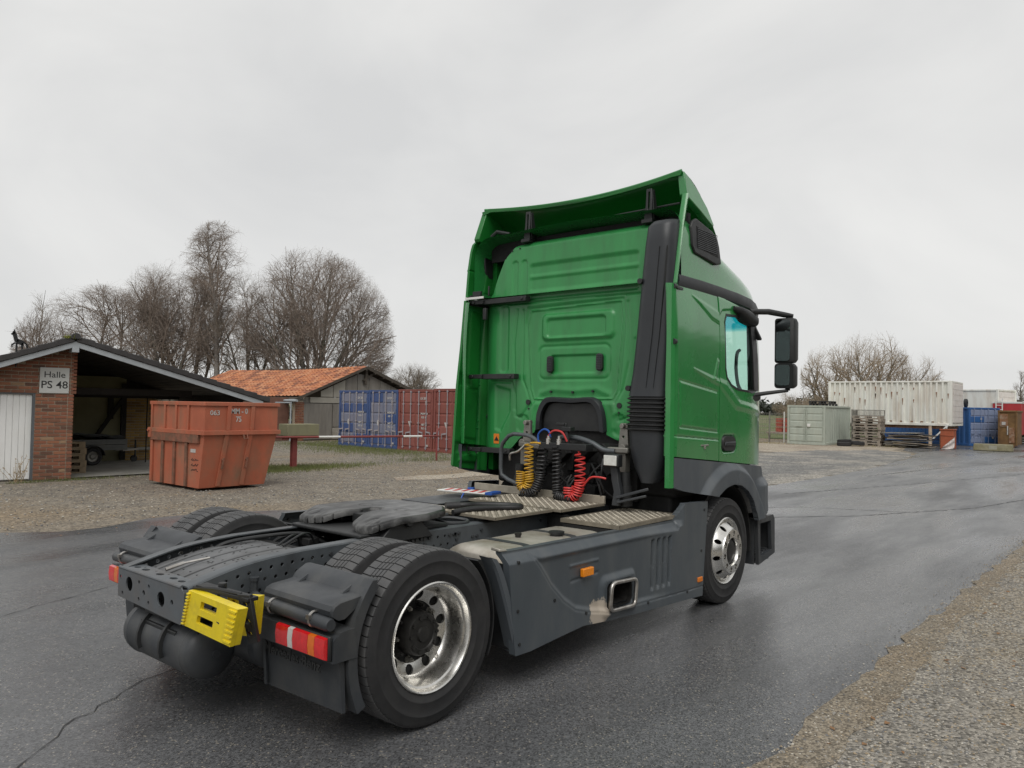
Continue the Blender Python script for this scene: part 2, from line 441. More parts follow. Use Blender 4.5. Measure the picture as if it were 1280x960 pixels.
# ------------------------------------------------------------------ ground, road, field
def ground_mat(name, c_lo, c_hi, c_patch, patch_scale=.35, speck=70, bstr=.5, grass=None, rough=.9, detail_c=(.45, 1.5)):
    m, nt, b = new_mat(name)
    big = noise(nt, patch_scale, 6, .6)
    c = mixc(nt, ramp(nt, noise(nt, 2.2, 6, .65), .3, (0, 0, 0), .7, (1, 1, 1)), c_lo, c_hi)
    c = mixc(nt, ramp(nt, big, .46, (0, 0, 0), .62, (1, 1, 1)), c, c_patch)
    tcn = nt.nodes.new('ShaderNodeTexCoord')
    vo = nt.nodes.new('ShaderNodeTexVoronoi'); vo.inputs['Scale'].default_value = speck; vo.inputs['Randomness'].default_value = 1
    nt.links.new(tcn.outputs['Object'], vo.inputs['Vector'])
    sp = nt.nodes.new('ShaderNodeSeparateColor'); nt.links.new(vo.outputs['Color'], sp.inputs[0])
    k = ramp(nt, sp.outputs[0], 0, (detail_c[0],) * 3, 1, (detail_c[1],) * 3)
    c = mixc(nt, 1.0, c, k, 'MULTIPLY')
    if grass:
        f = ramp(nt, math_(nt, 'ADD', math_(nt, 'MULTIPLY', noise(nt, .22, 3, .5), .6), math_(nt, 'MULTIPLY', noise(nt, 5, 6, .75), .4)), grass[0], (0, 0, 0), grass[0] + .05, (.8, .8, .8))
        c = mixc(nt, f, c, grass[1])
    nt.links.new(c, b.inputs['Base Color']); b.inputs['Roughness'].default_value = rough; b.inputs['Specular IOR Level'].default_value = .3
    h = math_(nt, 'ADD', math_(nt, 'MULTIPLY', vo.outputs['Distance'], -1.0), math_(nt, 'MULTIPLY', noise(nt, 9, 5, .7), .7))
    bump(nt, b, h, bstr, .02)
    return m
gravel_m = ground_mat('gravel_lot', (.145, .130, .110), (.255, .226, .18), (.225, .178, .122), .16, 38, .55, grass=(.62, (.10, .105, .045)))
shoulder_m = ground_mat('gravel_shoulder', (.20, .185, .16), (.30, .275, .235), (.27, .23, .17), .5, 55, .8)
dirt_m = ground_mat('sandy_strip', (.30, .26, .20), (.42, .37, .30), (.28, .23, .18), .6, 60, .4)
field_m = ground_mat('field_grass', (.07, .10, .03), (.12, .15, .05), (.14, .13, .07), .05, 6, .3)
concrete_m = M('concrete', (.30, .29, .26), .85, var=.15, vscale=2, bmp=.2, bscale=40, dirt=(.14, .12, .09), dscale=1.2, damt=.6)

m, nt, b = new_mat('asphalt')
big = noise(nt, .42, 8, .68, (.35, 1.0, 1.0))
c = ramp(nt, big, .30, (.052, .053, .055), .70, (.122, .124, .128))
tcn = nt.nodes.new('ShaderNodeTexCoord')
vo = nt.nodes.new('ShaderNodeTexVoronoi'); vo.inputs['Scale'].default_value = 115
nt.links.new(tcn.outputs['Object'], vo.inputs['Vector'])
sp = nt.nodes.new('ShaderNodeSeparateColor'); nt.links.new(vo.outputs['Color'], sp.inputs[0])
c = mixc(nt, 1.0, c, ramp(nt, sp.outputs[0], .0, (.50,) * 3, 1, (1.55,) * 3), 'MULTIPLY')
c = mixc(nt, ramp(nt, sp.outputs[1], .955, (0, 0, 0), .985, (.8, .8, .8)), c, (.33, .30, .25))
c = mixc(nt, ramp(nt, noise(nt, .9, 5, .7), .64, (0, 0, 0), .76, (.5, .5, .5)), c, (.085, .066, .045))
nt.links.new(c, b.inputs['Base Color'])
wet = noise(nt, .8, 5, .6, (.22, 1.0, 1.0))
mr = nt.nodes.new('ShaderNodeMapRange'); mr.inputs['From Min'].default_value = .36; mr.inputs['From Max'].default_value = .64; mr.inputs['To Min'].default_value = .13; mr.inputs['To Max'].default_value = .50
nt.links.new(wet, mr.inputs['Value']); nt.links.new(mr.outputs['Result'], b.inputs['Roughness'])
b.inputs['Specular IOR Level'].default_value = .55
bump(nt, b, math_(nt, 'ADD', vo.outputs['Distance'], math_(nt, 'MULTIPLY', noise(nt, 30, 4), .5)), .20, .006)
asphalt_m = m

def sheet(name, poly, z, mat, kind='structure', jag=0, seed=1, step=None):
    r = random.Random(seed); pts = []
    if step:
        n = len(poly)
        for i in range(n):
            a, b_ = poly[i], poly[(i + 1) % n]; d = math.dist(a, b_); k = max(1, min(60, int(d / step)))
            for j in range(k):
                t = j / k; q = jag * (1 if j else .3)
                pts.append((a[0] + (b_[0] - a[0]) * t + r.uniform(-q, q), a[1] + (b_[1] - a[1]) * t + r.uniform(-q, q)))
    else: pts = poly
    tri = tessellate_polygon([[Vector((p[0], p[1], 0)) for p in pts]])
    o = mesh_np(name, [(p[0], p[1], z) for p in pts], tris=[tuple(t) for t in tri], mat=mat)
    bm = bmesh.new(); bm.from_mesh(o.data); bmesh.ops.recalc_face_normals(bm, faces=bm.faces)
    for f in bm.faces:
        if f.normal.z < 0: f.normal_flip()
    bm.to_mesh(o.data); bm.free()
    return tag(o, kind=kind)
sheet('ground', [(-900, -900), (900, -900), (900, 900), (-900, 900)], -.012, gravel_m)
road = sheet('road', [(-60, -2.75), (.5, -2.85), (3, -2.82), (9, -2.9), (30, -2.9), (90, -3.0), (90, 1.0), (60, 5.0), (42.5, 6.2), (37.5, 5.2), (35.5, 4.1), (30, 3.3), (26, 3.0), (20.8, 2.75), (15.3, 2.8), (12, 3.0), (8, 4.3), (5, 6.2), (3.6, 7.15), (2.3, 7.25), (1.45, 6.86), (1.0, 6.86), (.4, 7.28), (-6, 7.7), (-60, 8.5)], -.004, asphalt_m, jag=.05, seed=3, step=.30)
sheet('gravel_shoulder', [(-60, -2.80), (.5, -2.90), (3, -2.86), (9, -2.90), (30, -2.88), (90, -2.95), (90, -60), (-60, -60)], .002, shoulder_m, jag=.07, seed=5, step=.16)
sheet('sandy_strip', [(30, 4.4), (35.3, 4.6), (37.3, 5.6), (41.5, 6.5), (41.5, 12.5), (36, 13), (30, 9)], -.006, dirt_m, jag=.3, seed=7, step=.8)
sheet('sandy_strip', [(9, 9.2), (14.5, 8.4), (22, 7.6), (22, 8.6), (15, 9.6), (9.4, 10.0)], -.006, dirt_m, jag=.2, seed=8, step=.5)
yard_m = ground_mat('grey_yard_gravel', (.135, .133, .128), (.225, .22, .205), (.30, .28, .245), .55, 26, .6)
sheet('gravel_yard', [(10.5, 3.2), (16, 2.7), (21, 2.6), (26, 2.9), (33, 3.6), (35.6, 4.6), (37, 6.2), (33, 8), (26, 8.8), (18, 8.4), (12, 7.4)], -.005, yard_m, jag=.35, seed=12, step=.6)
sheet('field', [(46, 14), (420, -40), (420, 420), (30, 420), (40, 60)], -.005, field_m)
# cracks and seams in the road surface
crack_m = M('tar_crack', (.026, .026, .026), .6)
def crack(pts, w, seed):
    r = random.Random(seed); P = []
    for i in range(len(pts) - 1):
        a, b_ = Vector((*pts[i], 0)), Vector((*pts[i + 1], 0)); n = max(2, int((b_ - a).length / .10))
        for k in range(n): P.append(a.lerp(b_, k / n) + Vector((r.uniform(-.02, .02), r.uniform(-.02, .02), 0)))
    vs = []; fs = []
    for i, p in enumerate(P):
        d = (P[min(i + 1, len(P) - 1)] - P[max(0, i - 1)]).normalized(); s = Vector((-d.y, d.x, 0)) * w * r.uniform(.08, .55)
        vs += [(p.x + s.x, p.y + s.y, 0.0), (p.x - s.x, p.y - s.y, 0.0)]
        if i: fs.append((2 * i - 2, 2 * i - 1, 2 * i + 1, 2 * i))
    o = mesh_np('road_crack', vs, quads=fs, mat=crack_m, parent=road); return o
crack([(-1.9, -.35), (-1.35, .22), (-.75, .62), (-.2, .75)], .009, 1)
crack([(-3.2, 1.5), (-1.6, 2.4), (-.6, 3.0), (.4, 3.4)], .012, 2)
crack([(9.0, 1.2), (11, -.3), (14, -1.6), (17, -2.2)], .035, 4)
crack([(13.5, 1.9), (18, .6), (24, -.9), (32, -2.2)], .04, 5)
crack([(10, 2.0), (11.5, .8), (12.3, -.9)], .03, 6)
crack([(20, 2.0), (26, 1.2), (34, -.6), (41, -1.5)], .04, 7)

# loose stones: numpy-built octahedra, one mesh per patch
def stones(name, pts, smin, smax, mats, seed):
    r = np.random.default_rng(seed); n = len(pts)
    base = np.array([(1, 0, 0), (0, 1, 0), (-1, 0, 0), (0, -1, 0), (0, 0, .8), (0, 0, -.6)], float)
    s = r.uniform(smin, smax, (n, 1, 1)) * r.uniform(.6, 1.3, (n, 1, 3)) * .5
    v = base[None] * s * r.uniform(.7, 1.25, (n, 6, 1))
    a = r.uniform(0, 2 * pi, n); ca, sa = np.cos(a)[:, None], np.sin(a)[:, None]
    x = v[:, :, 0] * ca - v[:, :, 1] * sa; y = v[:, :, 0] * sa + v[:, :, 1] * ca; z = v[:, :, 2] * .75
    P = np.stack([x + pts[:, 0:1], y + pts[:, 1:2], z + pts[:, 2:3] + s[:, :, 2] * .35], -1).reshape(-1, 3)
    t = np.array([(0, 1, 4), (1, 2, 4), (2, 3, 4), (3, 0, 4), (1, 0, 5), (2, 1, 5), (3, 2, 5), (0, 3, 5)])
    T = (t[None] + 6 * np.arange(n)[:, None, None]).reshape(-1, 3)
    o = mesh_np(name, P, tris=T); 
    for m_ in mats: o.data.materials.append(m_)
    o.data.polygons.foreach_set('material_index', np.repeat(r.integers(0, len(mats), n), 8).astype(np.int32))
    return tag(o, kind='stuff')
st_m = [M('stone_grey', (.30, .29, .27), .8, var=.3, vscale=30), M('stone_pale', (.46, .43, .37), .8, var=.25, vscale=30), M('stone_tan', (.33, .26, .17), .8, var=.25, vscale=30), M('stone_dark', (.14, .14, .14), .8, var=.3, vscale=30)]
n = 52000
xs_ = -2 + 22 * rng.random(n) ** 1.6; ys_ = -2.80 - 2.6 * rng.random(n) ** 1.25 + rng.normal(0, .06, n)
stones('shoulder_gravel', np.stack([xs_, ys_, np.zeros(n)], 1), .008, .021, st_m, 21)
n = 1400
xs_ = -2 + 16 * rng.random(n); ys_ = -2.86 + np.abs(rng.normal(0, .20, n))
stones('stray_gravel', np.stack([xs_, ys_, np.full(n, -.002)], 1), .005, .013, st_m, 22)
n = 9000
xs_ = -6 + 26 * rng.random(n); ys_ = 7.4 + 9 * rng.random(n) ** 1.3
stones('lot_gravel', np.stack([xs_, ys_, np.full(n, -.010)], 1), .012, .045, st_m, 23)
fringe_m = ground_mat('sandy_fringe', (.17, .145, .11), (.26, .225, .175), (.22, .18, .13), 1.2, 80, .4)
sheet('sandy_fringe', [(-30, -2.72), (.5, -2.78), (3, -2.76), (9, -2.84), (30, -2.84), (30, -2.98), (9, -2.99), (3, -3.02), (.5, -3.04), (-30, -3.0)], .0045, fringe_m, jag=.045, seed=15, step=.14)
lf = rng.random((420, 2)); lf_p = np.stack([-6 + 26 * lf[:, 0], np.where(rng.random(420) < .5, 6.2 + 4 * lf[:, 1], -2.9 - 1.2 * lf[:, 1])], 1)
vl = []
for x_, y_ in lf_p:
    a_ = random.random() * 6.3; s_ = random.uniform(.012, .028)
    vl += [(x_ + s_ * cos(a_ + t) * (1 if k % 2 else .6), y_ + s_ * sin(a_ + t) * (1 if k % 2 else .6), .004 + .012 * random.random()) for k, t in enumerate((0, 1.57, 3.14, 4.71))]
tag(mesh_np('fallen_leaves', vl, quads=np.arange(len(vl)).reshape(-1, 4), mat=M('dead_leaf', (.22, .12, .055), .8, var=.4, vscale=9)), kind='stuff')
grass_m = M('grass_blades', (.13, .15, .045), .8, var=.4, vscale=3)
dry_m = M('dry_grass', (.30, .25, .13), .8, var=.3, vscale=6)
def grass(name, pts, h, w, mat, seed):
    r = np.random.default_rng(seed); n = len(pts); a = r.uniform(0, pi, n); hh = h * r.uniform(.4, 1.3, n); ln = r.normal(0, .35, (n, 2)) * hh[:, None]
    dx, dy = np.cos(a) * w, np.sin(a) * w
    P = np.stack([np.stack([pts[:, 0] - dx, pts[:, 1] - dy, pts[:, 2]], 1), np.stack([pts[:, 0] + dx, pts[:, 1] + dy, pts[:, 2]], 1), np.stack([pts[:, 0] + ln[:, 0], pts[:, 1] + ln[:, 1], pts[:, 2] + hh], 1)], 1).reshape(-1, 3)
    return tag(mesh_np(name, P, tris=np.arange(3 * n).reshape(-1, 3), mat=mat), kind='stuff')
def blob(n, cx, cy, sx, sy): return np.stack([rng.normal(cx, sx, n), rng.normal(cy, sy, n), np.full(n, -.012)], 1)
grass('grass', np.concatenate([blob(7000, 8.4, 13.6, .9, .5), blob(2200, 10.0, 13.5, 1.0, .4), blob(6000, 15.6, 18.5, .9, 2.2), blob(900, 14.3, 13.9, .9, .5), blob(4000, 16.5, 20.5, .4, 2.2), blob(3500, 18.2, 23.8, 1.8, .9), blob(500, 3.5, 13.75, .7, .06), blob(700, 8.2, 16.5, .5, 1.5)]), .07, .006, grass_m, 31)
grass('dry_grass', np.concatenate([blob(900, 41, 9, .8, 2.2), blob(600, 42, 7.6, .5, 1.0), blob(500, 38.8, 12.6, .3, .8)]), .10, .008, dry_m, 32)

# ------------------------------------------------------------------ garage hall of brick
def brick_mats(name, cols): return [M(f'{name}_{w}', c, .85, var=.22, vscale=14, bmp=.25, bscale=60, dirt=(.10, .07, .05), dscale=6, damt=.4) for w, c in cols]
red_bricks = brick_mats('brick', [('red', (.26, .098, .056)), ('orange', (.31, .130, .070)), ('brown', (.205, .088, .052)), ('dark', (.130, .064, .043)), ('buff', (.33, .21, .125))])
yel_bricks = brick_mats('yellow_brick', [('ochre', (.52, .34, .12)), ('tan', (.44, .29, .11)), ('brown', (.32, .20, .085))])
mortar_m = M('mortar', (.40, .34, .26), .9, var=.2, vscale=12, bmp=.3, bscale=50)
BRICK = {}
def brick_mesh(mat, half=False):
    k = (mat.name, half)
    if k not in BRICK:
        r = random.Random(len(BRICK)); l = .112 if half else .232
        m_ = MB(); l -= .006; m_.hexa([(-l / 2, -.012 - r.uniform(0, .003), -.030), (l / 2, -.012, -.029), (l / 2, .05, -.030), (-l / 2, .05, -.030)], [(-l / 2, -.012, .0295), (l / 2, -.013, .029), (l / 2, .05, .0295), (-l / 2, .05, .0295)])
        me = bpy.data.meshes.new('brick'); me.from_pydata(m_.v, [], m_.f); me.materials.append(mat); BRICK[k] = me
    return BRICK[k]
def lay(parent, x0, x1, z0, z1, y, inside, mats, wts, seed, ctrl=300):
    r = random.Random(seed); row = 0; z = z0 + .036; n = 0
    while z + .03 < z1:
        x = x0; first = row % 2
        while x < x1 - .05:
            half = first or x + .232 > x1 + .01; first = False
            l = .112 if half else .232; cx = x + l / 2
            if inside(cx, z) and inside(cx - l * .45, z) and inside(cx + l * .45, z):
                o = bpy.data.objects.new('brick', brick_mesh(r.choices(mats, wts)[0], bool(half)))
                o.location = (cx, y + r.uniform(-.003, .003), z); o.rotation_euler = (0, r.uniform(-.006, .006), 0); link(o, parent); n += 1
            x += l + .011
        z += .0775; row += 1
    return n
timber_dark = M('dark_timber', (.022, .018, .015), .75, var=.3, vscale=8, stretch=(1, 1, .2), bmp=.2, bscale=40)
fascia_m = M('fascia_grey', (.36, .39, .41), .6, var=.08, vscale=3, dirt=(.22, .23, .22), dscale=4, damt=.4)
tile_dark = M('dark_roof_tile', (.040, .038, .038), .7, var=.25, vscale=6, bmp=.2, bscale=40)
door_white = M('white_door', (.80, .81, .80), .5, var=.04, dirt=(.45, .45, .40), dscale=2, damt=.35, stretch=(1, 1, .3))
plaster = M('plaster_panel', (.34, .325, .20), .85, var=.15, vscale=2)
hall = thing('garage_hall', 'brick garage with dark tiled gable roof, white door and open carport', 'garage', (3.6, 16, 0))
hall.matrix_world = Matrix.Identity(4); hall.location = (0, 0, 0)
WY = 13.95; AX, AZ = 3.61, 2.99
def roof_under(x): return AZ - .05 - ((AX - x) * .382 if x < AX else (x - AX) * .292)
lay(hall, 2.955, 3.66, 0, 1.86, WY, lambda x, z: True, red_bricks, (6, 3, 5, 1.6, .5), 5)
lay(hall, 1.30, 3.66, 1.86, 3.0, WY, lambda x, z: z < roof_under(x) - .03, red_bricks, (6, 3, 5, 1.6, .5), 6)
MB().hexa([(2.95, WY + .002, 0), (3.655, WY + .002, 0), (3.655, WY + .24, 0), (2.95, WY + .24, 0)], [(2.95, WY + .002, 1.86), (3.655, WY + .002, 1.86), (3.655, WY + .24, 1.86), (2.95, WY + .24, 1.86)]).hexa([(1.30, WY + .002, 1.86), (3.655, WY + .002, 1.86), (3.655, WY + .24, 1.86), (1.30, WY + .24, 1.86)], [(1.30, WY + .002, roof_under(1.3)), (3.655, WY + .002, roof_under(3.655)), (3.655, WY + .24, roof_under(3.655)), (1.30, WY + .24, roof_under(1.3))]).build('wall', mortar_m, hall)
# white door of vertical boards, steel frame
dr = MB(); dr.box((1.30, WY + .06, .02), (2.905, WY + .09, 1.84)); door_o = dr.build('door', door_white, hall)
for k in range(14):
    MB().box((1.31 + k * .114, WY + .045, .03), (1.31 + k * .114 + .107, WY + .062, 1.83)).build('panel', door_white, door_o, bevel=.004)
MB().box((2.905, WY - .005, 0), (2.95, WY + .10, 1.88)).box((1.3, WY - .005, 1.84), (2.905, WY + .10, 1.88)).build('door_frame', M('door_frame_grey', (.10, .11, .12), .5), hall)
# roof: fascia boards, verge tiles one by one, slab, ridge, boarded underside
VY = 13.50
def slope_pt(d, left): return (AX - d, AZ - d * .382) if left else (AX + d, AZ - d * .292)
for left, Ln in ((1, 2.9), (0, 4.12)):
    a = slope_pt(0.0, left); b_ = slope_pt(Ln, left)
    MB().hexa([(a[0], VY, a[1] - .115), (b_[0], VY, b_[1] - .115), (b_[0], VY + .03, b_[1] - .115), (a[0], VY + .03, a[1] - .115)], [(a[0], VY, a[1]), (b_[0], VY, b_[1]), (b_[0], VY + .03, b_[1]), (a[0], VY + .03, a[1])]).build('fascia', fascia_m, hall)
    k = 0; d = .02
    while d < Ln:
        p, q = slope_pt(d, left), slope_pt(d + .36, left)
        lift = .002
        MB().hexa([(p[0], VY - .03, p[1] + lift), (q[0], VY - .035, q[1] + lift + .008), (q[0], VY + .35, q[1] + lift + .008), (p[0], VY + .35, p[1] + lift)], [(p[0], VY - .03, p[1] + .115), (q[0], VY - .035, q[1] + .145), (q[0], VY + .35, q[1] + .145), (p[0], VY + .35, p[1] + .115)]).build('verge_tile', tile_dark, hall, bevel=.01, seg=1)
        d += .325; k += 1
    MB().hexa([(a[0], VY + .04, a[1] - .02), (b_[0], VY + .04, b_[1] - .02), (b_[0], 19.3, b_[1] - .02), (a[0], 19.3, a[1] - .02)], [(a[0], VY + .04, a[1] + .09), (b_[0], VY + .04, b_[1] + .09), (b_[0], 19.3, b_[1] + .09), (a[0], 19.3, a[1] + .09)]).build('roof_slab', tile_dark, hall)
    nb = int(Ln / .19)
    for i in range(nb):
        p, q = slope_pt(i * .19 + .01, left), slope_pt(i * .19 + .185, left)
        if left and p[0] < 1.2: continue
        MB().hexa([(p[0], VY + .05, p[1] - .045), (q[0], VY + .05, q[1] - .045), (q[0], 19.2, q[1] - .045), (p[0], 19.2, p[1] - .045)], [(p[0], VY + .05, p[1] - .025), (q[0], VY + .05, q[1] - .025), (q[0], 19.2, q[1] - .025), (p[0], 19.2, p[1] - .025)]).build('ceiling_board', timber_dark, hall)
MB().loft([[(AX + r * cos(t) * 1.0, y, AZ + .08 + r * sin(t)) for t in np.linspace(-.2, pi + .2, 9) for r in (.10,)] for y in (VY - .06, 19.3)]).build('ridge_tile', tile_dark, hall, smooth=50)
MB().box((AX - .06, VY - .012, AZ - .23), (AX + .07, VY + .5, AZ - .10)).build('ridge_beam', fascia_m, hall)
# carport: back wall with dark timber frame, yellow brick part, posts
BY = 18.9
for xa, xb in ((2.2, AX), (AX, 7.6)): MB().hexa([(xa, BY + .12, 1.78), (xb, BY + .12, 1.78), (xb, BY + .2, 1.78), (xa, BY + .2, 1.78)], [(xa, BY + .12, roof_under(xa) + .05), (xb, BY + .12, roof_under(xb) + .05), (xb, BY + .2, roof_under(xb) + .05), (xa, BY + .2, roof_under(xa) + .05)]).build('back_gable', timber_dark, hall)
MB().box((7.15, VY + .2, 1.70), (7.30, BY + .2, 1.95)).build('eaves_beam', timber_dark, hall)
MB().box((3.42, WY + .25, 0), (3.5, BY + .1, 2.85)).build('inner_wall', plaster, hall)
MB().box((3.7, BY + .04, 0), (5.71, BY + .10, 2.4)).build('back_wall', plaster, hall)
bw = MB().box((5.71, BY + .004, 0), (6.50, BY + .2, 1.86)).build('yellow_wall', mortar_m, hall)
lay(bw, 5.72, 6.50, 0, 1.86, BY, lambda x, z: True, yel_bricks, (4, 3, 2), 9)
for a, b_ in (((5.58, BY - .08, .05), (5.71, BY + .05, 2.2)), ((5.24, BY - .06, 1.2), (5.38, BY + .035, 1.79)), ((3.7, BY - .10, 1.80), (6.6, BY + .03, 2.0)), ((3.72, BY - .05, 0), (3.84, BY + .03, 1.79))): MB().box(a, b_).build('timber', timber_dark, hall)
MB().bar((4.95, BY - .03, .70), (5.60, BY - .03, 1.74), .11, .10).build('timber_brace', timber_dark, hall)
m = MB()
for y in (15.2, 17.0): MB().box((3.7, y, 1.86), (6.5, y + .14, 2.02)).build('tie_beam', timber_dark, hall)
MB().cyl((6.05, 17.9, 0), (6.05, 17.9, 1.95), .018, 8).build('thin_post', timber_dark, hall)
hall.location = (3.66, 13.95, 0); hall.rotation_euler = (0, 0, radians(-12))
for ch_ in hall.children: ch_.location = Vector(ch_.location) - Vector((3.66, 13.95, 0))
sheet('carport_floor', [(3.68, 14.02), (8.4, 14.02), (8.6, 19.0), (4.8, 19.6)], .02, concrete_m)
# sign with lettering
sg = tag(MB().box((-.645, -.04, 1.865), (-.085, -.018, 2.425)).build('hall_sign', M('sign_grey', (.56, .57, .55), .5, var=.04, dirt=(.36, .36, .33), damt=.3), bevel=.012), 'square light grey sign reading Halle PS 48 on the brick wall', 'sign')
sg.location = hall.location; sg.rotation_euler = hall.rotation_euler
ink = M('black_ink', (.02, .02, .02), .5)
text_obj('sign_text', 'Halle', .185, (-.365, -.0415, 2.265), (1, 0, 0), (0, 0, 1), ink, sg, .001, .001, sx=1.08)
text_obj('sign_text', 'PS 48', .225, (-.365, -.0415, 2.045), (1, 0, 0), (0, 0, 1), ink, sg, .001, .002, sx=1.02)
# weather vane in the shape of a standing horse, moss, chimney top
hp_old = [(-.10, .0), (-.085, .13), (-.09, .16), (-.15, .18), (-.165, .10), (-.18, .10), (-.175, .20), (-.11, .24), (-.085, .33), (-.075, .43), (-.12, .40), (-.13, .43), (-.075, .51), (-.06, .545), (-.045, .50), (-.02, .40), (.0, .29), (.10, .275), (.15, .23), (.20, .22), (.235, .12), (.22, .11), (.19, .18), (.17, .19), (.165, .10), (.175, -.06), (.155, -.06), (.13, .06), (.10, .13), (.0, .14), (-.06, .13), (-.075, 0)]
hm_ = MB()
for p_, q_, w_ in (((0, .02), (.12, -.03), .10), ((0, .0), (-.045, .17), .075), ((-.045, .16), (-.055, .22), .05), ((-.05, .20), (-.10, .145), .035), ((-.02, -.02), (-.09, -.07), .03), ((-.09, -.07), (-.08, -.12), .022), ((.0, -.02), (.0, -.20), .035), ((.11, -.02), (.10, -.12), .04), ((.10, -.12), (.145, -.23), .022), ((.13, .0), (.19, -.05), .03), ((.19, -.05), (.205, -.14), .035), ((-.05, .21), (-.045, .255), .02)):
    hm_.bar((2.55 + p_[0], 14.0, 2.93 + p_[1]), (2.55 + q_[0], 14.0, 2.93 + q_[1]), .022, w_, up=(.3, 0, .9))
hm_.cyl((2.55, 14.0, 2.40), (2.55, 14.0, 2.76), .018, 8)
tag(hm_.build('weather_vane', black), 'dark metal weather vane shaped as a rearing horse above the garage roof', 'weather vane')
moss_m = M('moss', (.16, .17, .03), .9, var=.3, vscale=20)
grass('moss', np.stack([rng.normal(3.44, .06, 260), rng.normal(13.56, .04, 260), rng.normal(3.05, .01, 260)], 1), .06, .012, moss_m, 40)
wd = MB(); r = random.Random(4)
for k in range(16):
    x, y = r.gauss(2.60, .05), r.gauss(13.82, .03); tx, ty = x + r.gauss(0, .12), y + r.gauss(-.03, .06); h = r.uniform(.25, .56)
    wd.tube([(x, y, 0), ((x + tx) / 2 + r.gauss(0, .02), (y + ty) / 2, h * .55), (tx, ty, h)], [.005, .004, .002], 4)
    for q in range(9):
        t = r.uniform(.35, 1); px, py, pz = x + (tx - x) * t, y + (ty - y) * t, h * t; s = .018
        wd.add([(px, py, pz), (px + r.uniform(-s, s) * 2, py + r.uniform(-s, s), pz + r.uniform(0, s)), (px + r.uniform(-s, s) * 2, py + r.uniform(-s, s), pz + r.uniform(-s, s * 2))], [(0, 1, 2)])
tag(wd.build('dry_weed', M('dry_weed_straw', (.36, .27, .15), .8, var=.25, vscale=20)), 'dried tan weed growing at the foot of the white door', 'plant')

# ------------------------------------------------------------------ old shed with orange tiles
shed = thing('tiled_shed', 'old shed with sagging orange tile roof and weathered grey boarded gable', 'shed')
tile_ms = [M(f'orange_tile_{w}', c, .8, var=.22, vscale=9, bmp=.15, bscale=40, dirt=(.12, .065, .04), dscale=1.5, damt=.5) for w, c in (('bright', (.47, .185, .085)), ('pale', (.50, .23, .12)), ('dull', (.36, .14, .075)), ('dark', (.24, .10, .06)))]
board_m = M('weathered_board', (.22, .205, .18), .85, var=.22, vscale=6, stretch=(1, 1, .15), bmp=.2, bscale=40, dirt=(.12, .10, .08), dscale=2, damt=.5)
GX, GY = 21.4, 26.0; RIDGE = 3.55; EX, EZ = 17.4, 1.90; E2X, E2Z = 25.4, 2.15; RY1 = 38.5
sl = (RIDGE - EZ) / (GX - EX)
us_ = Vector((EX - GX, 0, EZ - RIDGE)); sl_len = us_.length; us_.normalize(); nrm = Vector((-(RIDGE - EZ), 0, GX - EX)).normalized() * 1
nrm = Vector((-sl, 0, 1)).normalized()
TM = {}
def tile_mesh(k):
    if k not in TM:
        m_ = MB(); w, l = .295, .40; prof = [(0, 0), (.06, .004), (.12, .002), (.18, .012), (.235, .050), (.285, .030), (.295, .006)]
        m_.loft([[Vector((0, p[0], p[1] + dz)) + Vector((0, 0, 0)) + Vector((x, 0, lz)) for p in prof for dz in (0,)] + [Vector((x, p[0], p[1] - .014 + lz)) for p in reversed(prof)] for x, lz in ((0, 0), (l, .035))])
        me = bpy.data.meshes.new('roof_tile'); me.from_pydata([tuple(v) for v in m_.v], [], m_.f); me.materials.append(tile_ms[k]); TM[k] = me
    return TM[k]
rt = random.Random(17); rest = MB(); made = 0
rot = Matrix(((us_.x, 0, nrm.x), (0, 1, 0), (us_.z, 0, nrm.z))).to_4x4()
rows = int(sl_len / .335); colsn = int((RY1 - GY + .3) / .30)
for j in range(colsn):
    for i in range(rows):
        yy = GY - .3 + j * .30
        sag = -.10 * sin(pi * min(1, max(0, (yy - GY) / 12))) * (1 - .3 * i / rows) + rt.uniform(-.006, .006)
        p = Vector((GX, yy, RIDGE)) + us_ * (i * .335) + nrm * (.06 + sag)
        k = rt.choices((0, 1, 2, 3), (4, 3, 3, 1.2))[0]
        rz = Matrix.Rotation(rt.uniform(-.02, .02), 4, 'Z')
        mat4 = Matrix.Translation(p) @ rot @ rz
        if made < 290 and j < 24:
            o = bpy.data.objects.new('roof_tile', tile_mesh(k)); o.matrix_world = mat4; link(o, shed); made += 1
        else:
            rest.mi = k; rest.add([mat4 @ v.co for v in tile_mesh(k).vertices], [tuple(pl.vertices) for pl in tile_mesh(k).polygons])
tag(rest.build('roof_tiles_far', tile_ms, shed), kind='stuff')
dk = M('shed_dark_wood', (.07, .058, .045), .85, var=.3, vscale=6)
m = MB(); m.hexa([(EX - .1, GY - .15, EZ - .06), (GX, GY - .15, RIDGE - .04), (GX, RY1, RIDGE - .04), (EX - .1, RY1, EZ - .06)], [(EX - .1, GY - .15, EZ - .03), (GX, GY - .15, RIDGE - .01), (GX, RY1, RIDGE - .01), (EX - .1, RY1, EZ - .03)])
m.hexa([(E2X, GY - .25, E2Z - .05), (GX, GY - .25, RIDGE - .04), (GX, RY1, RIDGE - .04), (E2X, RY1, E2Z - .05)], [(E2X, GY - .25, E2Z + .05), (GX, GY - .25, RIDGE + .06), (GX, RY1, RIDGE + .06), (E2X, RY1, E2Z + .05)])
m.build('roof_deck', dk, shed)
m = MB(); m.bar((EX - .1, GY - .28, EZ - .02), (GX, GY - .28, RIDGE), .05, .12); m.bar((E2X, GY - .3, E2Z - .02), (GX, GY - .3, RIDGE), .05, .16); m.build('verge_board', dk, shed)
m = MB()
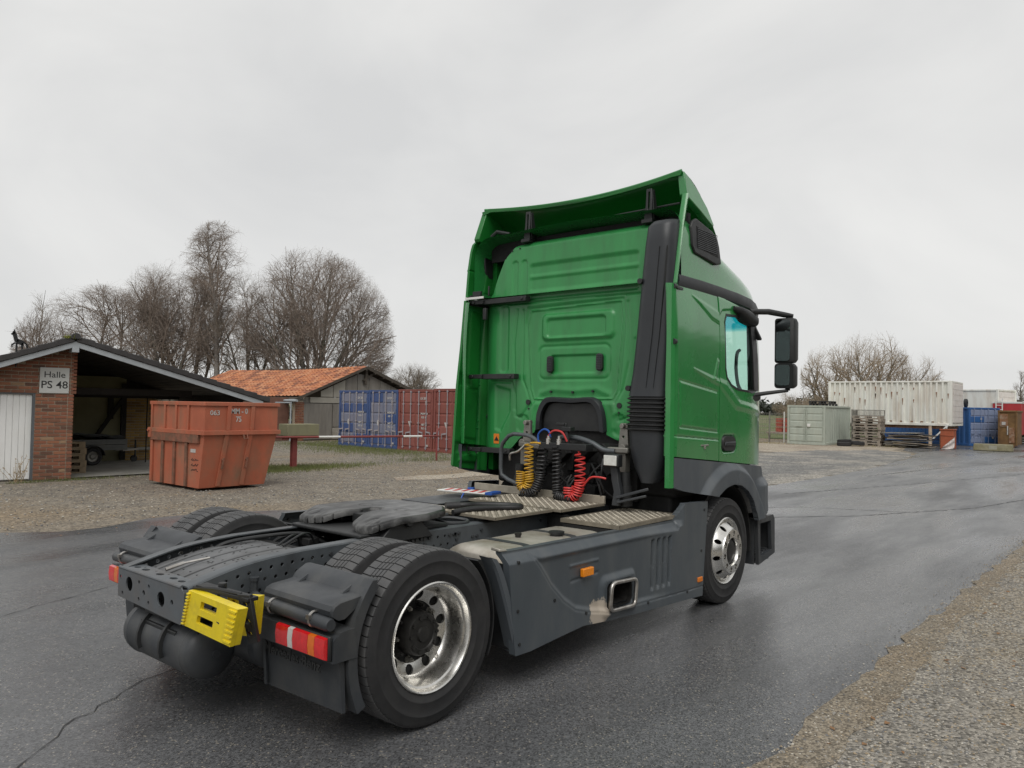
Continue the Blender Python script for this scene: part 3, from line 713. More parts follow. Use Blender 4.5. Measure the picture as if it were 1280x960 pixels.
for k in range(9): m.bar((GX - .6 + k * .55, GY - .32, RIDGE - .10 - abs(k * .55 - .6) * .35), (GX - .6 + k * .55 + .1, GY + .3, RIDGE - .12 - abs(k * .55 - .6) * .35), .07, .07)
m.bar((GX + .05, GY - .1, 2.7), (GX + .1, GY - .1, 3.5), .12); m.bar((GX - .1, GY - .1, 2.9), (GX + .5, GY - .1, 3.25), .08)
m.build('broken_rafters', dk, shed)
MB().cyl((EX - .15, GY - .5, EZ - .06), (EX - .15, RY1, EZ - .06), .06, 10).build('gutter', fascia_m, shed, smooth=40)
x = EX + .25; r = random.Random(5); gt = lambda x: (EZ - .1 + sl * (x - EX)) if x < GX else RIDGE - .12 - (x - GX) * (RIDGE - E2Z) / (E2X - GX)
MB().hexa([(EX + .2, GY + .04, 0), (E2X - .3, GY + .04, 0), (E2X - .3, GY + .12, 0), (EX + .2, GY + .12, 0)], [(EX + .2, GY + .04, 1.75), (E2X - .3, GY + .04, 1.75), (E2X - .3, GY + .12, 1.75), (EX + .2, GY + .12, 1.75)]).hexa([(EX + .2, GY + .04, 1.74), (E2X - .3, GY + .04, 1.74), (E2X - .3, GY + .10, 1.74), (EX + .2, GY + .10, 1.74)], [(EX + .25, GY + .04, gt(EX + .25)), (E2X - .3, GY + .04, gt(E2X - .3)), (E2X - .3, GY + .10, gt(E2X - .3)), (EX + .25, GY + .10, gt(EX + .25))] ).build('gable_backing', board_m, shed)
MB().hexa([(GX - .01, GY + .04, 1.8), (GX + .01, GY + .04, 1.8), (GX + .01, GY + .1, 1.8), (GX - .01, GY + .1, 1.8)], [(GX - .01, GY + .04, 3.3), (GX + .01, GY + .04, 3.3), (GX + .01, GY + .1, 3.3), (GX - .01, GY + .1, 3.3)]).build('stud', dk, shed)
pale_b = M('pale_board', (.36, .34, .29), .8, var=.15, vscale=5, dirt=(.2, .18, .14), damt=.5)
for (x0, x1, z0, z1, mt) in ((17.95, 19.55, .05, 1.72, board_m), (19.60, 21.3, .62, 1.72, board_m), (19.60, 21.3, .05, .58, tank_m), (21.35, 23.0, .05, 1.72, board_m), (23.05, 24.9, .05, 1.72, board_m), (18.3, 20.55, 1.76, 2.02, pale_b), (20.6, 22.6, 1.76, 2.02, pale_b)):
    MB().box((x0, GY - .012, z0), (x1, GY + .03, z1)).build('wall_board', mt, shed, bevel=.006)
for x0 in np.arange(18.9, 24.6, .72):
    zt_ = gt(x0 + .3) - .08
    if zt_ > 2.15: MB().hexa([(x0, GY, 2.05), (x0 + .69, GY, 2.05), (x0 + .69, GY + .03, 2.05), (x0, GY + .03, 2.05)], [(x0, GY, max(2.1, gt(x0) - .1)), (x0 + .69, GY, max(2.1, gt(x0 + .69) - .1)), (x0 + .69, GY + .03, max(2.1, gt(x0 + .69) - .1)), (x0, GY + .03, max(2.1, gt(x0) - .1))]).build('wall_board', board_m if int(x0 * 3) % 2 else pale_b, shed, bevel=.005)
pier = MB().box((17.50, GY + .004, 0), (17.93, GY + .2, 1.85)).build('brick_pier', mortar_m, shed)
lay(pier, 17.50, 17.93, 0, 1.82, GY, lambda x, z: True, red_bricks[:3], (4, 3, 3), 19)
MB().box((13.5, GY + .5, 0), (17.5, GY + .6, 1.98)).build('side_wall', M('shed_side_wall', (.17, .085, .06), .85, var=.2), shed)
MB().cyl((17.2, GY - .1, 0), (17.2, GY - .1, 1.75), .035, 8).cyl((16.4, GY - .1, 1.74), (17.24, GY - .1, 1.74), .03, 8).build('door_rail', fascia_m, shed, smooth=40)

# ------------------------------------------------------------------ shipping containers
rust = (.20, .085, .03)
def cmat(name, c, **k):
    a = dict(var=.12, vscale=3, dirt=rust, dscale=3.2, damt=.3, stretch=(1, 1, .4)); a.update(k)
    return M(name, c, .55, **a)
blue_a = cmat('container_blue', (.038, .078, .205), damt=.12); blue_b = cmat('container_blue_grey', (.17, .185, .25), damt=.15); red_c = cmat('container_red', (.215, .062, .050), damt=.2); red_d = cmat('container_red_pale', (.26, .085, .07), damt=.2)
rod_m = cmat('lock_rod', (.33, .31, .33)); mark_m = M('stencil_white', (.50, .49, .47), .6, dirt=(.28, .24, .22), dscale=9, damt=.6)
def corr(m, x0, x1, y, z0, z1, out, pitch_=.28, d=.035):
    """corrugated sheet along x at plane y, relief towards out"""
    n = int((x1 - x0) / pitch_); p = (x1 - x0) / n
    for i in range(n):
        a = x0 + i * p
        pr = [(a, 0), (a + p * .28, 0), (a + p * .42, -d * out), (a + p * .78, -d * out), (a + p * .92, 0), (a + p, 0)]
        for j in range(5):
            q0, q1 = pr[j], pr[j + 1]
            m.add([(q0[0], y + q0[1], z0), (q1[0], y + q1[1], z0), (q1[0], y + q1[1], z1), (q0[0], y + q0[1], z1)], [(0, 1, 2, 3)])
def container(label, group, loc, rz, W, H, Ln, base, panels, rods=4, marks=True, cat='shipping container', seed=1, text=None, brackets=True, door_step=5, rodmat=None):
    """doors at local x=0 facing -x; width along y 0..W, length along +x"""
    r = random.Random(seed); T = thing('shipping_container', label, cat, loc, rz, group)
    m = MB()
    for y in (.0, W - .10):
        for x in (0, Ln - .12): m.box((x, y, 0), (x + .12, y + .10, H))
    for z0, z1 in ((0, .14), (H - .10, H)):
        m.box((.005, .10, z0), (.115, W - .10, z1)); m.box((Ln - .115, .10, z0), (Ln - .005, W - .1, z1))
        for y in (.004, W - .094): m.box((.12, y, z0), (Ln - .12, y + .09, z1))
    for y in (-.006, W - .154):
        for z in (-.001, H - .119): m.box((-.008, y, z), (.17, y + .16, z + .12))
    m.build('frame', base, T, bevel=.01)
    m = MB(); corr(m, .12, Ln - .12, .035, .14, H - .1, -1); corr(m, .12, Ln - .12, W - .035, .14, H - .1, 1)
    m.add([(.0, .02, H - .03), (Ln, .02, H - .03), (Ln, W - .02, H - .03), (0, W - .02, H - .03)], [(0, 1, 2, 3)]); m.add([(Ln - .05, .1, .1), (Ln - .05, W - .1, .1), (Ln - .05, W - .1, H - .1), (Ln - .05, .1, H - .1)], [(0, 1, 2, 3)])
    m.build('side_walls', base, T)
    dw = (W - .22) / 2
    for k in (0, 1):
        y0 = .105 + k * (dw + .01); y1 = y0 + dw
        d = MB(); d.box((.035, y0, .15), (.075, y1, H - .11)); dr_ = d.build('door', panels[(k + 1) % len(panels)], T)
        n = door_step; hz = (H - .26) / n
        for i in range(n):
            z0 = .155 + i * hz
            pm = panels[r.randrange(len(panels))]
            MB().hexa([(.034, y0 + .03, z0 + .02), (.034, y1 - .03, z0 + .02), (.034, y1 - .03, z0 + hz - .02), (.034, y0 + .03, z0 + hz - .02)], [(.012, y0 + .05, z0 + .05), (.012, y1 - .05, z0 + .05), (.012, y1 - .05, z0 + hz - .05), (.012, y0 + .05, z0 + hz - .05)]).build('panel', pm, dr_)
        if rods:
            for q in (.27, .76):
                y = y0 + dw * q
                rm = MB(); rm.cyl((-.012, y, .08), (-.012, y, H - .05), .018, 8)
                for z in (.12, .5, H * .45, H * .75, H - .12): rm.box((-.03, y - .035, z), (.03, y + .035, z + .05))
                rm.build('lock_rod', rodmat or rod_m, T)
                hm = MB(); zz = .72 + .04 * r.random(); hm.bar((-.03, y, zz), (-.03, y + (.30 if k else -.30) * .8, zz - .03), .018, .05); hm.bar((-.03, y + (.24 if k else -.24), zz), (-.03, y + (.24 if k else -.24), zz - .22), .02, .03); hm.build('door_handle', rodmat or rod_m, T)
        for z in (.4, .9, 1.5, H - .4): MB().box((-.008, (y1 - .01) if k else (y0 - .03), z), (.03, (y1 + .03) if k else (y0 + .01), z + .09)).build('hinge', base, dr_)
    if marks:
        if text:
            for (y, z, s, t) in text: text_obj('stencil', t, s, (-.004 if s < 0 else .006, y, z), (0, -1, 0), (0, 0, 1), mark_m, T, .003, .004)
    return T
XC = 17.2
tb = lambda o: [(o - .42, 2.06, .13, 'LX  206'), (o - .60, 1.90, .12, '22'), (o - .45, 1.42, .11, 'MGW  30.4'), (o - .45, 1.26, .11, 'TARE  2.2'), (o - .45, .98, .11, 'NET  28.2'), (o - .45, .82, .11, 'CU.CAP. 33')]
def tblines(w): return [(w * .26, 2.02, .12, 'LX 206'), (w * .19, 1.88, .12, '22'), (w * .24, 1.44, .10, 'MGW 30'), (w * .24, 1.30, .10, 'KG  67'), (w * .24, 1.02, .10, 'NET 28'), (w * .24, .88, .10, 'KG  62')]
ys = [(20.44, 22.36, 2.33), (18.63, 20.42, 2.345), (16.66, 18.60, 2.37), (14.66, 16.62, 2.40)]
lab = ['blue and blue-grey shipping container at the left end of the row beside the old shed', 'blue and grey shipping container second in the row, next to the red ones', 'rust-red shipping container in the middle of the row, beside the blue ones', 'rust-red shipping container at the right end of the row, partly hidden by the green cab']
for i, (y0, y1, h) in enumerate(ys):
    pal = ([blue_a, blue_b, blue_b] if i < 2 else [red_c, red_c, red_d])
    container(lab[i], 'containers in a row in the yard', (XC - .0 * i, y0, -.02), 0, y1 - y0, h, 6.0, blue_a if i < 2 else red_c, pal, seed=3 + i, text=tblines(y1 - y0))
    # pale sign plates on the doors
    wv = y1 - y0
    c0 = [o for o in COL.objects if o.name.startswith('shipping_container') and o.type == 'EMPTY'][-1]
    MB().plate([(0, 0), (.10, .0), (.13, .10), (.10, .22), (.0, .22), (-.03, .1)] if i < 2 else [(.05, 0), (.09, .10), (.15, .22), (-.05, .22), (.01, .1)], [], (.004, wv * .68, .92), (0, -1, 0), (0, 0, 1), -.004).build('door_sticker', mark_m, c0)
    MB().box((.004, wv * .12, .20), (.01, wv * .12 + .13, .27)).build('door_plate', mark_m, c0)
grn = cmat('container_pale_green', (.40, .44, .38), damt=.12)
cg = container('pale green small storage container with black pallets lying on its roof', None, (39.1, 9.38, 0), 0, 2.02, 2.12, 4.4, grn, [grn], rods=0, marks=False, seed=9, cat='storage container')
m = MB(); m.cyl((-.01, .98, .15), (-.01, .98, 1.95), .022, 8); m.cyl((-.01, 1.10, .15), (-.01, 1.10, 1.95), .022, 8); m.bar((-.03, 1.2, 1.0), (-.03, 1.55, 1.0), .02, .04); m.build('lock_rod', grn, cg)
MB().box((-.06, .76, .97), (-.0, .93, 1.13)).build('lock_box', white_p, cg, bevel=.01)
wht = M('container_white', (.78, .78, .72), .6, var=.08, vscale=2, dirt=(.34, .20, .09), dscale=2.4, damt=.40, stretch=(1, 1, .22)); wht2 = M('container_white_door', (.70, .66, .62), .6, var=.06, dirt=(.40, .30, .22), dscale=3, damt=.4)
rust_m = M('rusty_steel', (.22, .10, .045), .8, var=.35, vscale=8, dirt=(.42, .36, .28), dscale=5, damt=.6)
sb = thing('swap_body', 'long white rust-streaked container raised on legs in the right background', 'shipping container', (44.0, 4.30, 0))
Z0, Z1, LY, WX = 1.14, 3.60, 6.5, 3.0
m = MB()
for a, b_ in (((0, 0, Z0), (.14, .14, Z1)), ((WX - .14, 0, Z0), (WX, .14, Z1)), ((0, LY - .14, Z0), (.14, LY, Z1)), ((.002, .14, Z1 - .09), (.12, LY - .14, Z1 - .001)), ((.002, .14, Z0), (.14, LY - .14, Z0 + .15)), ((.14, .003, Z1 - .10), (WX - .14, .12, Z1 - .002)), ((.14, .003, Z0), (WX - .14, .12, Z0 + .14))): m.box(a, b_)
m.build('frame', wht, sb, bevel=.015)
m = MB(); n_ = 22; p_ = (LY - .28) / n_
for i in range(n_):
    a = .14 + i * p_; pr = [(a, .01), (a + p_ * .3, .01), (a + p_ * .38, .115), (a + p_ * .90, .115), (a + p_, .01)]
    for j in range(4): m.add([(pr[j][1], pr[j][0], Z0 + .12), (pr[j + 1][1], pr[j + 1][0], Z0 + .12), (pr[j + 1][1], pr[j + 1][0], Z1 - .06), (pr[j][1], pr[j][0], Z1 - .06)], [(0, 1, 2, 3)])
m.box((.1201, .05, Z0 + .02), (WX, LY, Z1 - .03)); m.build('side_wall', wht, sb)
dd = MB().box((.15, -.005, Z0 + .15), (WX - .15, .045, Z1 - .11)).build('end_door', wht2, sb)
for k in range(7): MB().box((.18, -.03, Z0 + .18 + k * .302), (WX - .18, -.004, Z0 + .47 + k * .302)).build('panel', wht2, dd, bevel=.008)
r = random.Random(3)
for k in range(11):
    y = .9 + k * .52 + r.uniform(-.05, .05); MB().box((-.012, y, Z0 + .17), (.02, y + .12, Z0 + .24)).build('lashing_pocket', rust_m, sb)
for k in range(22):
    y = .14 + p_ * (r.randrange(22) + .08); z = r.choice((2.95, 2.95, 3.0, 2.6, 3.25)) + r.uniform(-.06, .06); hh_ = r.uniform(.10, .42); MB().hexa([(-.002, y + .02, z - hh_), (-.002, y + .035, z - hh_), (.02, y + .035, z - hh_), (.02, y + .02, z - hh_)], [(-.002, y, z), (-.002, y + .065, z), (.02, y + .065, z), (.02, y, z)]).build('rust_streak', rust_m, sb)
for y in (1.0, 5.6):
    lg = MB(); lg.box((.02, y, .05), (.16, y + .14, Z0 - .002)); lg.box((-.02, y - .05, .0), (.2, y + .2, .05)); lg.box((WX - .3, y, 0), (WX - .16, y + .14, Z0 - .002)); lg.build('leg', M('leg_paint', (.62, .50, .38), .7, dirt=rust, damt=.7, dscale=4), sb)
MB().bar((-.05, .92, .42), (-.05, .28, 1.10), .07, .07).bar((-.05, .28, 1.02), (-.05, .22, 1.22), .11, .09).build('leg_brace', white_p, sb)
MB().box((.2, .2, Z0 - .16), (WX - .2, LY - .2, Z0 - .003)).build('underframe', rust_m, sb)
# second white container behind, on its stand
s2 = thing('white_container', 'smaller white container standing high behind the blue container doors', 'shipping container', (52.5, 3.35, 1.60), radians(-16))
m = MB(); m.box((.06, .06, 0), (2.4, 2.4, 1.75)); m.box((0, 0, -1.5), (.14, .14, 1.8)); m.box((2.3, 0, -1.5), (2.44, .14, 1.8)); m.box((0, 2.3, -1.5), (.14, 2.44, 1.8)); m.box((.14, .01, 1.68), (2.3, .1, 1.79)); m.box((.01, .14, 1.68), (.1, 2.3, 1.79)); m.build('body', wht, s2, bevel=.02)
d2 = MB().box((.2, .03, .05), (2.24, .07, 1.62)).build('end_door', wht2, s2)
for k in range(5): MB().box((.22, .015, .08 + k * .305), (2.22, .032, .36 + k * .305)).build('panel', wht2, d2, bevel=.008)
blue_r = cmat('container_royal_blue', (.028, .115, .32), damt=.1); blue_s = cmat('container_faded_blue', (.22, .27, .40), damt=.15)
phi = radians(-28)
# doors face the road: local -x must point to -n (n = direction of the long side)
cb2 = container('royal blue container with faded doors, standing under the end of the white one', None, (47.3 + 2.5 * cos(phi), 4.03 + 2.5 * sin(phi), 0), phi + pi / 2, 2.5, 2.20, 6.0, blue_r, [blue_r, blue_s, blue_s], seed=14, marks=False, rodmat=blue_s)
for c_ in ((-.02, .55, .42), (-.02, 1.5, 1.5)): MB().box((c_[0], c_[1], c_[2]), (c_[0] + .04, c_[1] + .10, c_[2] + .12)).build('door_plate', mark_m, cb2)
tag(MB().lathe([(-.07, .13), (-.09, .20), (-.07, .25), (.07, .25), (.09, .20), (.07, .13)], 20, (48.1, 4.35, 2.45), 'Y', closed=True).build('old_tyre', tyre_m, smooth=40), 'black tyre standing upright on the roof of the blue container', 'tyre')
rc = thing('red_trailer_box', 'red box body with white top edge and a white ladder behind the rusty machine', 'truck body', (52.5, 2.15, 0))
rd_m = cmat('box_red', (.42, .03, .035), damt=.05)
m = MB(); m.box((0, 0, .6), (4, 1.5, 2.52)); m.build('body', rd_m, rc, bevel=.03); MB().box((-.02, -.02, 2.52), (4, 1.52, 2.62)).build('top_edge', white_p, rc)
m = MB()
for y in (.95, 1.28): m.box((-.10, y, 1.2), (-.05, y + .06, 2.85))
for k in range(6): m.box((-.09, 1.0, 1.3 + k * .27), (-.06, 1.3, 1.34 + k * .27))
m.build('ladder', white_p, rc)
och = M('ochre_rust', (.18, .10, .035), .75, var=.35, vscale=3, dirt=(.10, .05, .02), dscale=2, damt=.8)
om = thing('rusty_press', 'ochre rusty steel bin with hatches standing right of the blue container', 'steel bin', (47.6, 1.80, 0))
m = MB(); m.box((0, 0, .12), (2.0, .86, 2.02)); m.box((-.06, -.04, 1.95), (2.1, .90, 2.06)); m.box((-.05, -.03, .10), (.10, .06, 1.95)); m.box((-.05, .80, .10), (.10, .89, 1.95)); m.box((-.10, .10, 0), (.1, .25, .13)); m.box((-.1, .6, 0), (.1, .75, .13)); m.build('body', och, om, bevel=.015)
MB().box((-.04, .10, .25), (.02, .36, 1.1)).box((-.04, .42, 1.15), (.02, .8, 1.85)).build('hatch', rust_m, om, bevel=.01); MB().box((-.07, .52, 1.25), (-.03, .70, 1.42)).box((-.06, .40, .7), (-.03, .45, 1.2)).build('paper_notice', mark_m, om)
# concrete block in front
cbk = tag(MB().hexa([(41.55, 1.25, 0), (41.55, 2.93, 0), (42.1, 2.93, 0), (42.1, 1.25, 0)], [(41.60, 1.27, .34), (41.60, 2.91, .34), (42.05, 2.91, .34), (42.05, 1.27, .34)]).build('concrete_block', M('mossy_concrete', (.21, .19, .11), .9, var=.2, vscale=6, dirt=(.33, .31, .24), dscale=4, damt=.6), bevel=.03), 'low mossy concrete block lying in front of the blue container doors', 'concrete block')
MB().box((41.560, 1.9, .08), (41.585, 2.25, .27)).build('white_mark', M('faded_mark', (.34, .33, .26), .8), cbk)

# ------------------------------------------------------------------ pallets
wood = M('pallet_wood', (.26, .20, .13), .85, var=.3, vscale=7, bmp=.2, bscale=40, dirt=(.12, .09, .06), damt=.5); wood_g = M('grey_pallet_wood', (.30, .265, .22), .85, var=.3, vscale=7, bmp=.2, bscale=40, dirt=(.24, .15, .10), dscale=2, damt=.5); wood_d = M('brown_pallet_wood', (.10, .085, .07), .85, var=.3, vscale=7); wood_k = M('dark_pallet_wood', (.035, .033, .032), .8, var=.3, vscale=7)
def pallet(loc, rz, mat, label, group, src=None, L=1.2, W=.8, H=.144):
    if src: 
        o = copy_tree(src); o.location = loc; o.rotation_euler = (0, 0, rz); o['label'] = label; return o
    T = thing('pallet', label, 'pallet', loc, rz, group)
    for i in range(5): MB().box((0, i * (W - .11) / 4, H - .040), (L, i * (W - .11) / 4 + .11, H)).build('deck_board', mat, T)
    for i in range(3): 
        y = i * (W - .1) / 2; MB().box((0, y, 0), (L, y + .1, .03)).build('base_board', mat, T)
        for x in (0, L / 2 - .07, L - .14): MB().box((x, y, .0301), (x + .14, y + .1, H - .0401)).build('block', mat, T)
    return T
ORD = ['lowest', 'second', 'third', 'fourth', 'fifth', 'sixth', 'seventh', 'eighth', 'ninth', 'tenth', 'eleventh', 'twelfth', 'thirteenth', 'fourteenth', 'fifteenth', 'sixteenth', 'seventeenth', 'eighteenth', 'nineteenth']
def nth(k, n): return 'topmost' if k == n - 1 else (ORD[k] + (' from the ground' if k else ''))
gp = 'pallets stacked beside the brick pier'
p0 = pallet((3.18, 15.0, .02), 0, wood, 'lowest wooden pallet in the low stack behind the brick pier', gp)
for k in range(1, 5): pallet((3.18 + .02 * (k % 2), 15.0 + .015 * k, .02 + .145 * k), .01 * (k % 3), wood, f'{nth(k, 5)} wooden pallet in the low stack behind the brick pier', gp, p0)
gp = 'pallets in the tall stack by the white container'
q0 = pallet((41.9, 7.12, 0), pi / 2, wood_g, 'lowest weathered pallet in the tall stack beside the pale green container', gp, L=1.42, W=.9)
for k in range(1, 11): pallet((41.9 + .03 * ((k * 7) % 3 - 1), 7.12 + .03 * ((k * 5) % 3 - 1), .147 * k), pi / 2, wood_g, f'{nth(k, 11)} weathered pallet in the tall stack beside the pale green container', gp, q0)
gp = 'black pallets on the pale green container'
b0 = pallet((40.2, 8.95 + .5, 2.095), 0, wood_k, 'lower black pallet on the roof of the pale green container', gp, L=1.2, W=1.15); pallet((40.25, 9.48, 2.24), .05, wood_k, 'upper black pallet on the roof of the pale green container', gp, b0)
gp = 'pallets in the dark stack at the right edge'
e0 = pallet((56.2, 1.5, 0), pi / 2, wood_d, 'lowest dark pallet in the high stack right of the rusty bin', gp, L=1.2, W=1.15)
for k in range(1, 19): pallet((56.2 + .03 * (k % 3), 1.5 - .02 * (k % 2), .147 * k), pi / 2, wood_d, f'{nth(k, 19)} dark pallet in the high stack right of the rusty bin', gp, e0)
# wire crate frame on the tall stack
cr = thing('wire_crate', 'grey steel mesh crate on top of the weathered pallet stack', 'crate', (41.0, 7.12, 1.62))
m = MB()
for x in (0, .85):
    for y in (0, 1.40): m.box((x, y, 0), (x + .04, y + .04, .32))
for x in (0, .86):
    m.box((x, .04, .29), (x + .03, 1.40, .32)); m.box((x, .04, .0), (x + .03, 1.40, .03))
m.build('frame', steel, cr)
m = MB()
for k in range(22): m.box((.01, .06 + k * .0615, .03), (.022, .072 + k * .0615, .29)); m.box((.87, .06 + k * .0615, .03), (.882, .072 + k * .0615, .29))
m.build('mesh', steel, cr)
tag(MB().box((41.9, 8.56, .0), (42.0, 8.62, 1.95)).box((41.05, 8.56, .02), (41.12, 8.62, 1.95)).box((41.12, 8.57, .3), (41.9, 8.60, 1.9)).build('steel_panel', steel), 'narrow grey steel panel between pale green container and pallet stack', 'steel panel')
# scrap boards
r = random.Random(31)
for k in range(15):
    z = .05 + k * .05; L_ = r.uniform(1.5, 2.1); y = 4.75 + r.uniform(-.1, .55); tilt = r.uniform(-.04, .04)
    mt = (wood_g, wood_k, steel, wood)[k % 4]
    o = MB().box((-.3, -L_ / 2, -.018), (.55, L_ / 2, .018), Matrix.Rotation(tilt, 3, 'X')).build('scrap_board', mt)
    o.location = (41.3 + r.uniform(-.15, .25), y + L_ / 2 - .1, z); o.rotation_euler = (r.uniform(-.05, .05), r.uniform(-.03, .03), r.uniform(-.35, .35))
    tag(o, f'{nth(k, 15)} flat board in the scrap heap under the white container', 'board', 'boards in the scrap heap')
for k, (x, y, a) in enumerate(((39.6, 8.55, .0), (40.0, 8.0, .2), (40.3, 8.75, -.1))):
    o = MB().lathe([(-.09, .19), (-.10, .30), (-.07, .36), (.07, .36), (.10, .30), (.09, .19)], 20, (0, 0, 0), 'Z', closed=True).build('old_tyre', tyre_m, smooth=40); o.location = (x, y, .10 + .06 * k); o.rotation_euler = (a * .4, .15 * a, 0)
    tag(o, ['nearest old tyre lying flat in front of the pale green container corner', 'old tyre lying flat at the foot of the weathered pallet stack', 'old tyre lying highest on the two others by the pale green container'][k], 'tyre', 'old tyres on the ground')
ob = thing('orange_bin', 'orange plastic bin with a pale plastic bag hanging over its front', 'bin', (41.4, 3.76, 0))
MB().box((0, 0, .02), (.7, .60, 1.02)).box((-.03, -.03, .96), (.73, .63, 1.02)).box((-.03, -.02, .68), (.0, .62, .72)).build('body', M('orange_plastic', (.34, .085, .035), .6, var=.15), ob, bevel=.02)
def bag():
    n = 22; us = np.linspace(0, 1, n); U, V = np.meshgrid(us, us, indexing='ij'); rr = np.random.default_rng(2)
    X = -.10 - .10 * np.sin(V * 9 + U * 4) * (1 - V) - .08 * (1 - V) + rr.normal(0, .012, U.shape); Y = -.05 + .60 * U * (1 - .45 * V); Z = .60 * V * (1 - .5 * U) + .01
    idx = np.arange(n * n).reshape(n, n); Q = np.stack([idx[:-1, :-1].ravel(), idx[1:, :-1].ravel(), idx[1:, 1:].ravel(), idx[:-1, 1:].ravel()], 1)
    P = np.stack([X, Y, Z], -1).reshape(-1, 3); P2 = P + np.array([.09, .0, 0])
    return np.concatenate([P, P2]), np.concatenate([Q, Q[:, ::-1] + n * n])
v_, q_ = bag(); o = mesh_np('plastic_bag', v_, quads=q_, mat=M('pale_plastic_film', (.62, .56, .53), .35, var=.15, vscale=12), smooth=True); o.location = (41.42, 3.75, 0); tag(o, 'crumpled pale plastic bag lying against the orange bin', 'plastic bag')
# wire fence at the field and a stack of red crates behind it
fence = thing('wire_fence', 'thin wire mesh fence with posts left of the pale green container', 'fence', (40.5, 12.4, 0))
for y in (-1.0, -.3, .55, 1.9, 3.4): MB().cyl((0, y, 0), (0, y, 1.75), .035, 8).build('post', white_p if abs(y + .3) < .1 else steel, fence)
m = MB()
for z in (.1, .5, .9, 1.3, 1.65): m.cyl((0, -1.0, z), (0, 3.4, z), .010, 5)
for k in range(36): m.cyl((0, -.95 + k * .12, .1), (0, -.95 + k * .12, 1.65), .005, 4)
m.build('wire_mesh', steel, fence)
r = random.Random(5)
for j in range(3):
    for i in range(3):
        o = MB().box((0, 0, 0), (.5, .42, .26)).box((-.02, -.01, .20), (.52, .43, .27)).build('red_crate', M('crate_red', (.32, .07, .045), .7, var=.3) if 'crate_red' not in MATS else MATS['crate_red'], bevel=.01); o.location = (46 + r.uniform(-.05, .05), 13.4 + .46 * i, .45 + .30 * j)
        tag(o, f"dull red crate behind the wire fence, {('bottom', 'middle', 'top')[j]} row, {('nearest the container', 'in the middle', 'nearest the cab')[i]}", 'crate', 'red crates behind the fence')
tag(MB().box((45.6, 12.6, .36), (46.8, 15.2, .44)).box((45.7, 12.7, 0), (45.8, 12.8, .36)).box((45.7, 15, 0), (45.8, 15.1, .36)).build('crate_stand', wood_g), 'low grey wooden stand under the red crates', 'stand')

# ------------------------------------------------------------------ red skip container on the gravel
sk_m = M('skip_paint', (.42, .118, .062), .65, var=.20, vscale=2.2, bmp=.08, bscale=14, dirt=(.23, .135, .085), dscale=2.0, damt=.9, stretch=(1, 1, .5)); sk_r = M('skip_rust', (.155, .082, .052), .8, var=.3, vscale=9, bmp=.2, bscale=50, dirt=(.40, .12, .07), dscale=6, damt=.6)
skp = thing('skip_container', 'dented orange-red waste skip with ribs and white stencilled letters', 'skip', (4.57, 10.05, 0))
b4 = [(0, .03), (1.44, .03), (1.44, 2.02), (0, 2.02)]; t4 = [(0, -.15), (1.60, -.16), (1.60, 2.10), (0, 2.10)]
def P4(c, z): return [(x, y, z) for x, y in c]
def mixq(a, b_, t): return [(p[0] + (q[0] - p[0]) * t, p[1] + (q[1] - p[1]) * t) for p, q in zip(a, b_)]
md = mixq(b4, t4, .98)
m = MB()
rings = [P4(b4, .05), P4(md, 1.13), P4(t4, 1.72)]
inn = lambda c, d: [(c[0][0] + d, c[0][1] + d), (c[1][0] - d, c[1][1] + d), (c[2][0] - d, c[2][1] - d), (c[3][0] + d, c[3][1] - d)]
rings += [P4(inn(t4, .03), 1.72), P4(inn(md, .03), 1.13), P4(inn(b4, .03), .10)]
m.loft(rings); m.build('body', sk_m, skp)
def rim(c0, z0, z1, out, nm, mat, sides=(0, 1, 2, 3)):
    m = MB(); o_ = [(c0[0][0] - out, c0[0][1] - out), (c0[1][0] + out, c0[1][1] - out), (c0[2][0] + out, c0[2][1] + out), (c0[3][0] - out, c0[3][1] + out)]
    m.loft([[(*p, z0) for p in o_], [(*p, z1) for p in o_], [(*p, z1) for p in inn(c0, .005)], [(*p, z0) for p in inn(c0, .005)], [(*p, z0) for p in o_]], caps=False); return m.build(nm, mat, skp, bevel=.008)
rim(t4, 1.675, 1.745, .035, 'top_rim', sk_m); rim(md, 1.10, 1.185, .055, 'middle_rim', sk_m)
MB().box((-.052, .02, .93), (.0, 2.06, 1.098)).build('rust_band', sk_r, skp, bevel=.006)
MB().box((.1, .25, 0), (1.2, .4, .05)).build('runner', sk_r, skp); MB().box((.1, 1.6, 0), (1.2, 1.75, .05)).build('runner', sk_r, skp)
for k, y in enumerate((.52, 1.02, 1.52, 2.0)):
    MB().box((-.040, y - .045, .06), (-.001, y + .045, .928)).build('rib', sk_r if k < 3 else sk_m, skp, bevel=.005)
for y in (.48, .98, 1.46, 2.04): MB().box((-.036, y - .03, 1.187), (-.001, y + .03, 1.674)).build('rib', sk_m, skp, bevel=.005)
